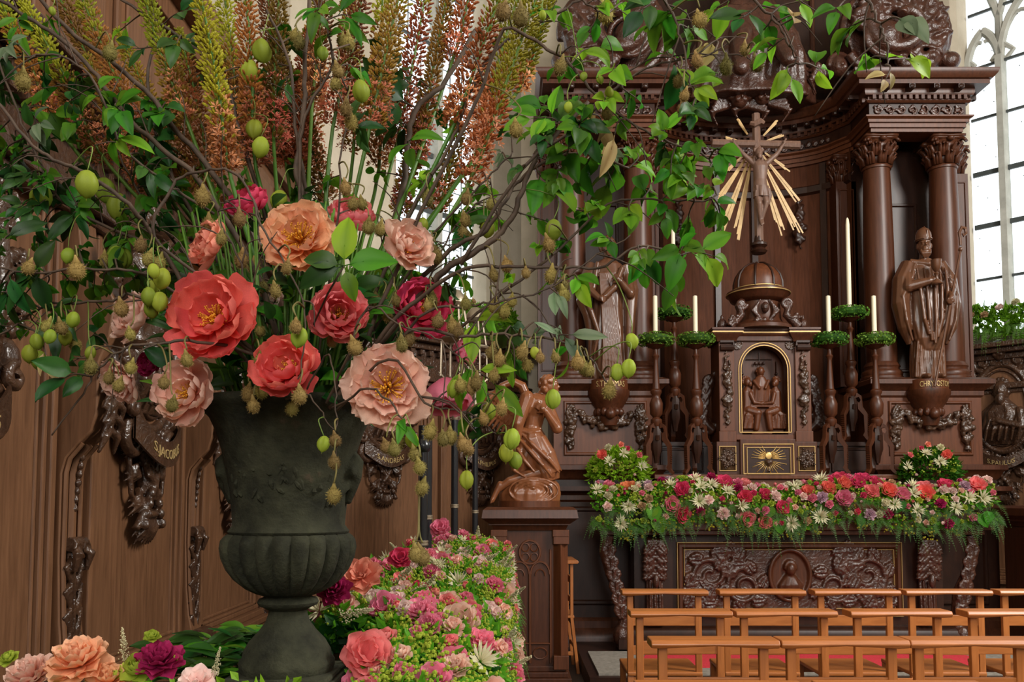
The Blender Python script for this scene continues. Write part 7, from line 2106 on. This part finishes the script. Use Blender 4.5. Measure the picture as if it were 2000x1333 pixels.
# ------------------------------------------------------------------ flower bank on the desk behind the urn
def bank(y, t):
    """t 0 = back edge on the left .. 1 = low on the right flank"""
    top = 1.09 + .012 * (y - 2.3) + .03 * sin(y * 4) - .16 * max(0, 2.35 - y) / .5
    xl = -.64 if y > 2.38 else -.38
    if t < .62:
        k = t / .62
        x = xl + (-.06 - xl) * k; z = top - .09 * (1 - sin(pi * min(1, .12 + k * .8))) ; n_ = Vector((-.5 + .9 * k, -.2, 1))
    else:
        k = (t - .62) / .38
        x = -.06 + .06 * sin(k * pi / 2 + .2); z = top - .05 - .5 * k; n_ = Vector((1, -.3, .6 - .7 * k))
    return Vector((x, y, z)), n_.normalized()
def ry(r): 
    return 1.85 + 4.25 * r.random() ** 1.5
def gC(m, r, k):
    y = ry(r); t = r.random() * .92
    p, n_ = bank(y, t); p = p - n_ * r.uniform(-.012, .08)
    leafq(m, r, p, n_ * .6 + Vector((r.uniform(-1, 1), r.uniform(-1, .3), r.uniform(-.8, .5))), r.uniform(.028, .06), r.uniform(.007, .016))
filler('bank_greenery', 'mixed light green foliage of the flower bank behind the urn', 'leaf_br', gC, 9500, 11)
def gC1(m, r, k):
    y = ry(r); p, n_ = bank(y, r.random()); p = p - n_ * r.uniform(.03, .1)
    leafq(m, r, p, n_ * .4 + Vector((r.uniform(-1, 1), r.uniform(-1, .3), r.uniform(-.8, .5))), r.uniform(.05, .09), r.uniform(.012, .024))
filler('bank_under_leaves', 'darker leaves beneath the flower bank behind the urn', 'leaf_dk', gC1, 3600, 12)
def gC2(m, r, k):
    y = ry(r); t = r.uniform(.05, .8); p, n_ = bank(y, t); p += n_ * r.uniform(0, .025); s = .75
    for j in range(7): m.ball(p + Vector((r.uniform(-.025, .025), r.uniform(-.025, .02), r.uniform(-.022, .022))), r.uniform(.003, .006), 5, 3)
filler('lady_s_mantle'.replace('_s_', '_'), 'frothy lime green florets over the flower bank behind the urn', 'lime_fl', gC2, 1700, 13)
def gC3(m, r, k):
    y = ry(r); p, n_ = bank(y, r.uniform(.66, 1.0)); 
    frond(m, r, p - n_ * .03, (r.uniform(.1, .8), -r.uniform(.1, .8), r.uniform(-.3, .3)), r.uniform(.06, .13), r.uniform(.06, .24), .03, 18)
filler('trailing_fern', 'feathery ferns trailing down the right flank of the flower bank', 'fern_br', gC3, 900, 14)
placed = []
rn = random.Random(17)
forms = [('peony', ['pink', 'rose', 'pale', 'rose'], .105, 30), ('rose', ['pink', 'pale', 'blush', 'rose', 'pale', 'blush'], .068, 80), ('cloud', ['rose', 'rose', 'blush', 'pale'], .08, 38), ('plume', ['cream'], .13, 34), ('star', ['cream'], .09, 18), ('bud', ['salmon', 'pink', 'caramel'], .05, 26), ('bud', ['lime', 'cream'], .04, 34), ('rose', ['deep', 'rose', 'pale'], .05, 30)]
for form, cols, sz, n in forms:
    c_ = 0; t_ = 0
    while c_ < n and t_ < n * 15:
        t_ += 1
        y = 1.88 + 4.2 * rn.random() ** 1.6; t = rn.uniform(.03, .82); p, n_ = bank(y, t); s = sz * rn.uniform(.85, 1.15)
        p = p + n_ * (.02 if form != 'peony' else .0)
        if not tryplace(p, s * .42): continue
        where = ('beside the urn' if y < 2.7 else ('before the nearest pole' if y < 3.6 else ('behind the nearest pole' if y < 4.9 else 'near the gothic pedestal'))) + (', wall side' if t < .3 else (', crown' if t < .6 else ', flank')) + ' of flower bank'
        col = rn.choice(cols)
        fc = n_ + Vector((rn.uniform(-.4, .4), -.6, rn.uniform(-.2, .3)))
        if form == 'plume': fc = Vector((rn.uniform(-.6, .9), -.7, .5))
        flower(form, col, p, fc, s * 1.05, where, rn); c_ += 1
# named flowers near the urn foot
for form, col, px, py, d, sp, fc, lab in (('peony', 'pink', 716, 1285, 2.0, 118, (.2, -.7, .5), 'large half-open rose pink peony right of the urn foot'), ('open', 'salmon', 705, 1128, 2.45, 88, (0, -.7, .6), 'ruffled salmon peony against the fluted bowl of the urn'), ('cloud', 'magenta', 655, 1155, 2.3, 72, (0, -.8, .5), 'mauve pink carnation just right of the urn bowl'), ('open', 'salmon', 808, 1225, 2.5, 80, (.3, -.8, .4), 'salmon peony on the flank of the flower bank'), ('rose', 'blush', 842, 1245, 2.5, 46, (.3, -.8, .4), 'blush rose on the flank of the flower bank'), ('plume', 'cream', 668, 1205, 2.15, 90, (.7, -.4, .2), 'feathery cream astilbe plume right of the urn stem'), ('peony', 'deep', 783, 1095, 3.0, 56, (0, -.7, .6), 'deep pink peony at the foot of the nearest black pole'), ('peony', 'rose', 860, 1035, 4.2, 48, (0, -.7, .6), 'rose pink peony between the black poles')):
    o = flower(form, col, W(px, py, d), fc, sp * mpp(d), '', rn); o['label'] = lab; del o['group']
# dark foliage round the urn foot
rn = random.Random(41)
UF = empty('greenery_bunch', (UX, UY, .96), 0, 'dark green leafy sprigs tucked round the foot of the urn', 'foliage')
for k in range(150):
    a = rn.uniform(pi * .55, pi * 1.35)
    r = rn.uniform(.12, .32)
    p = Vector((r * cos(a), .12 + r * sin(a) * .7, rn.uniform(.0, .13) * (1.2 - r * 2)))
    dv = Vector((cos(a), -.5, rn.uniform(-.1, .7)))
    x = dv.normalized(); y = Vector((rn.uniform(-.3, .3), -.5, 1)).cross(x).normalized(); z = x.cross(y); L = rn.uniform(.06, .12)
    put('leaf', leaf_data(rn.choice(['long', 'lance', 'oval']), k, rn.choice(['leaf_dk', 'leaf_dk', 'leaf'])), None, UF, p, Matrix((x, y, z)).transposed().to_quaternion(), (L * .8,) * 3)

# ------------------------------------------------------------------ flowers in the near left corner
def gD(m, r, k):
    p = W(r.uniform(-30, 430), 0, 1.0); x = r.uniform(-.92, -.42); y = r.uniform(1.25, 1.7)
    p = Vector((x, y, r.uniform(1.0, 1.06) - .05 * (y - 1.25)))
    leafq(m, r, p, (r.uniform(-1, 1), r.uniform(-1, .2), r.uniform(-.3, .6)), r.uniform(.02, .035), r.uniform(.005, .01))
filler('corner_greenery', 'green foliage under the blooms in the bottom left corner', 'leaf_br', gD, 1100, 51)
rn = random.Random(61)
for form, col, px, py, sp, fc, lab in (('cloud', 'peach', 155, 1300, 130, (0, -.6, .9), 'large peach peony in the bottom left corner'), ('cloud', 'pale', 62, 1328, 110, (-.2, -.6, .9), 'paler peach peony at the very bottom left'), ('cloud', 'magenta', 312, 1296, 100, (.2, -.6, .9), 'crimson-mauve carnation in the bottom left corner'), ('rose', 'lime', 20, 1292, 52, (-.3, -.6, 1), 'lime green lisianthus bud at the left edge'), ('rose', 'lime', 272, 1315, 90, (0, -.6, .9), 'ruffled lime green carnation below the crimson one'), ('rose', 'lime', 297, 1248, 42, (.2, -.5, 1), 'lime green bud standing above the crimson carnation'), ('open', 'blush', 385, 1335, 80, (.1, -.6, .9), 'blush open flower at the bottom edge left of the urn'), ('plume', 'cream', 243, 1290, 70, (-.05, -.1, 1), 'upright cream astilbe tip in the bottom left corner'), ('bud', 'lime', 122, 1290, 44, (0, -.2, 1), 'pale green pointed bud beside the large peach peony'), ('bud', 'lime', 345, 1292, 22, (0, -.3, 1), 'tiny lime bud right of the crimson carnation'), ('cloud', 'peach', 215, 1335, 90, (.1, -.6, .9), 'peach peony cut by the bottom edge'), ('bud', 'lime', 228, 1330, 36, (.1, -.2, 1), 'narrow lime bud at the bottom edge'), ('plume', 'cream', 420, 1318, 60, (.2, -.1, 1), 'short cream plume at the bottom edge left of the urn')):
    o = flower(form, col, W(px, py, 1.42), fc, sp * mpp(1.42), '', rn); o['label'] = lab; del o['group']

# ------------------------------------------------------------------ garlands on the window sills
for nm, cor, sg, s0, s1 in (('left', LC, -1, .35, 2.3), ('right', RC, 1, .25, 2.3)):
    def at_(s, off, z):
        x, y = on_diag(cor, sg, s, off); return Vector((x, y, z))
    inn = Vector((-sg * .707, -.707, 0))
    def gE(m, r, k):
        s = r.uniform(s0, s1); a = r.uniform(-.2, 2.0); p = at_(s, .1 + .15 * sin(a), 3.12 + .2 * cos(a) + .04 * sin(s * 6))
        leafq(m, r, p, inn * r.uniform(.2, 1) + Vector((r.uniform(-.6, .6), r.uniform(-.6, .6), r.uniform(-1, .9))), r.uniform(.06, .13), r.uniform(.015, .032))
    filler('sill_greenery', 'green garland on the window sill, %s of the altarpiece' % nm, 'leaf_br', gE, 1500, 71)
    def gE2(m, r, k):
        s = r.uniform(s0, s1); p = at_(s, .26, 3.1); frond(m, r, p, inn + Vector((r.uniform(-.5, .5), 0, .1)), r.uniform(.08, .16), r.uniform(.1, .3), .05, 14)
    filler('sill_fern', 'ferns hanging from the sill garland %s of the altarpiece' % nm, 'fern', gE2, 120, 72)
    for k in range(16):
        s = s0 + .05 + (s1 - s0) * k / 16; a = rn.uniform(0, 1.2)
        flower(rn.choice(['rose', 'peony', 'cloud']), rn.choice(['pink', 'blush', 'caramel', 'cream']), at_(s, .12 + .17 * sin(a), 3.15 + .2 * cos(a)), inn + Vector((0, 0, .6)), rn.uniform(.07, .1), 'in the sill garland %s of the altarpiece' % nm, rn)
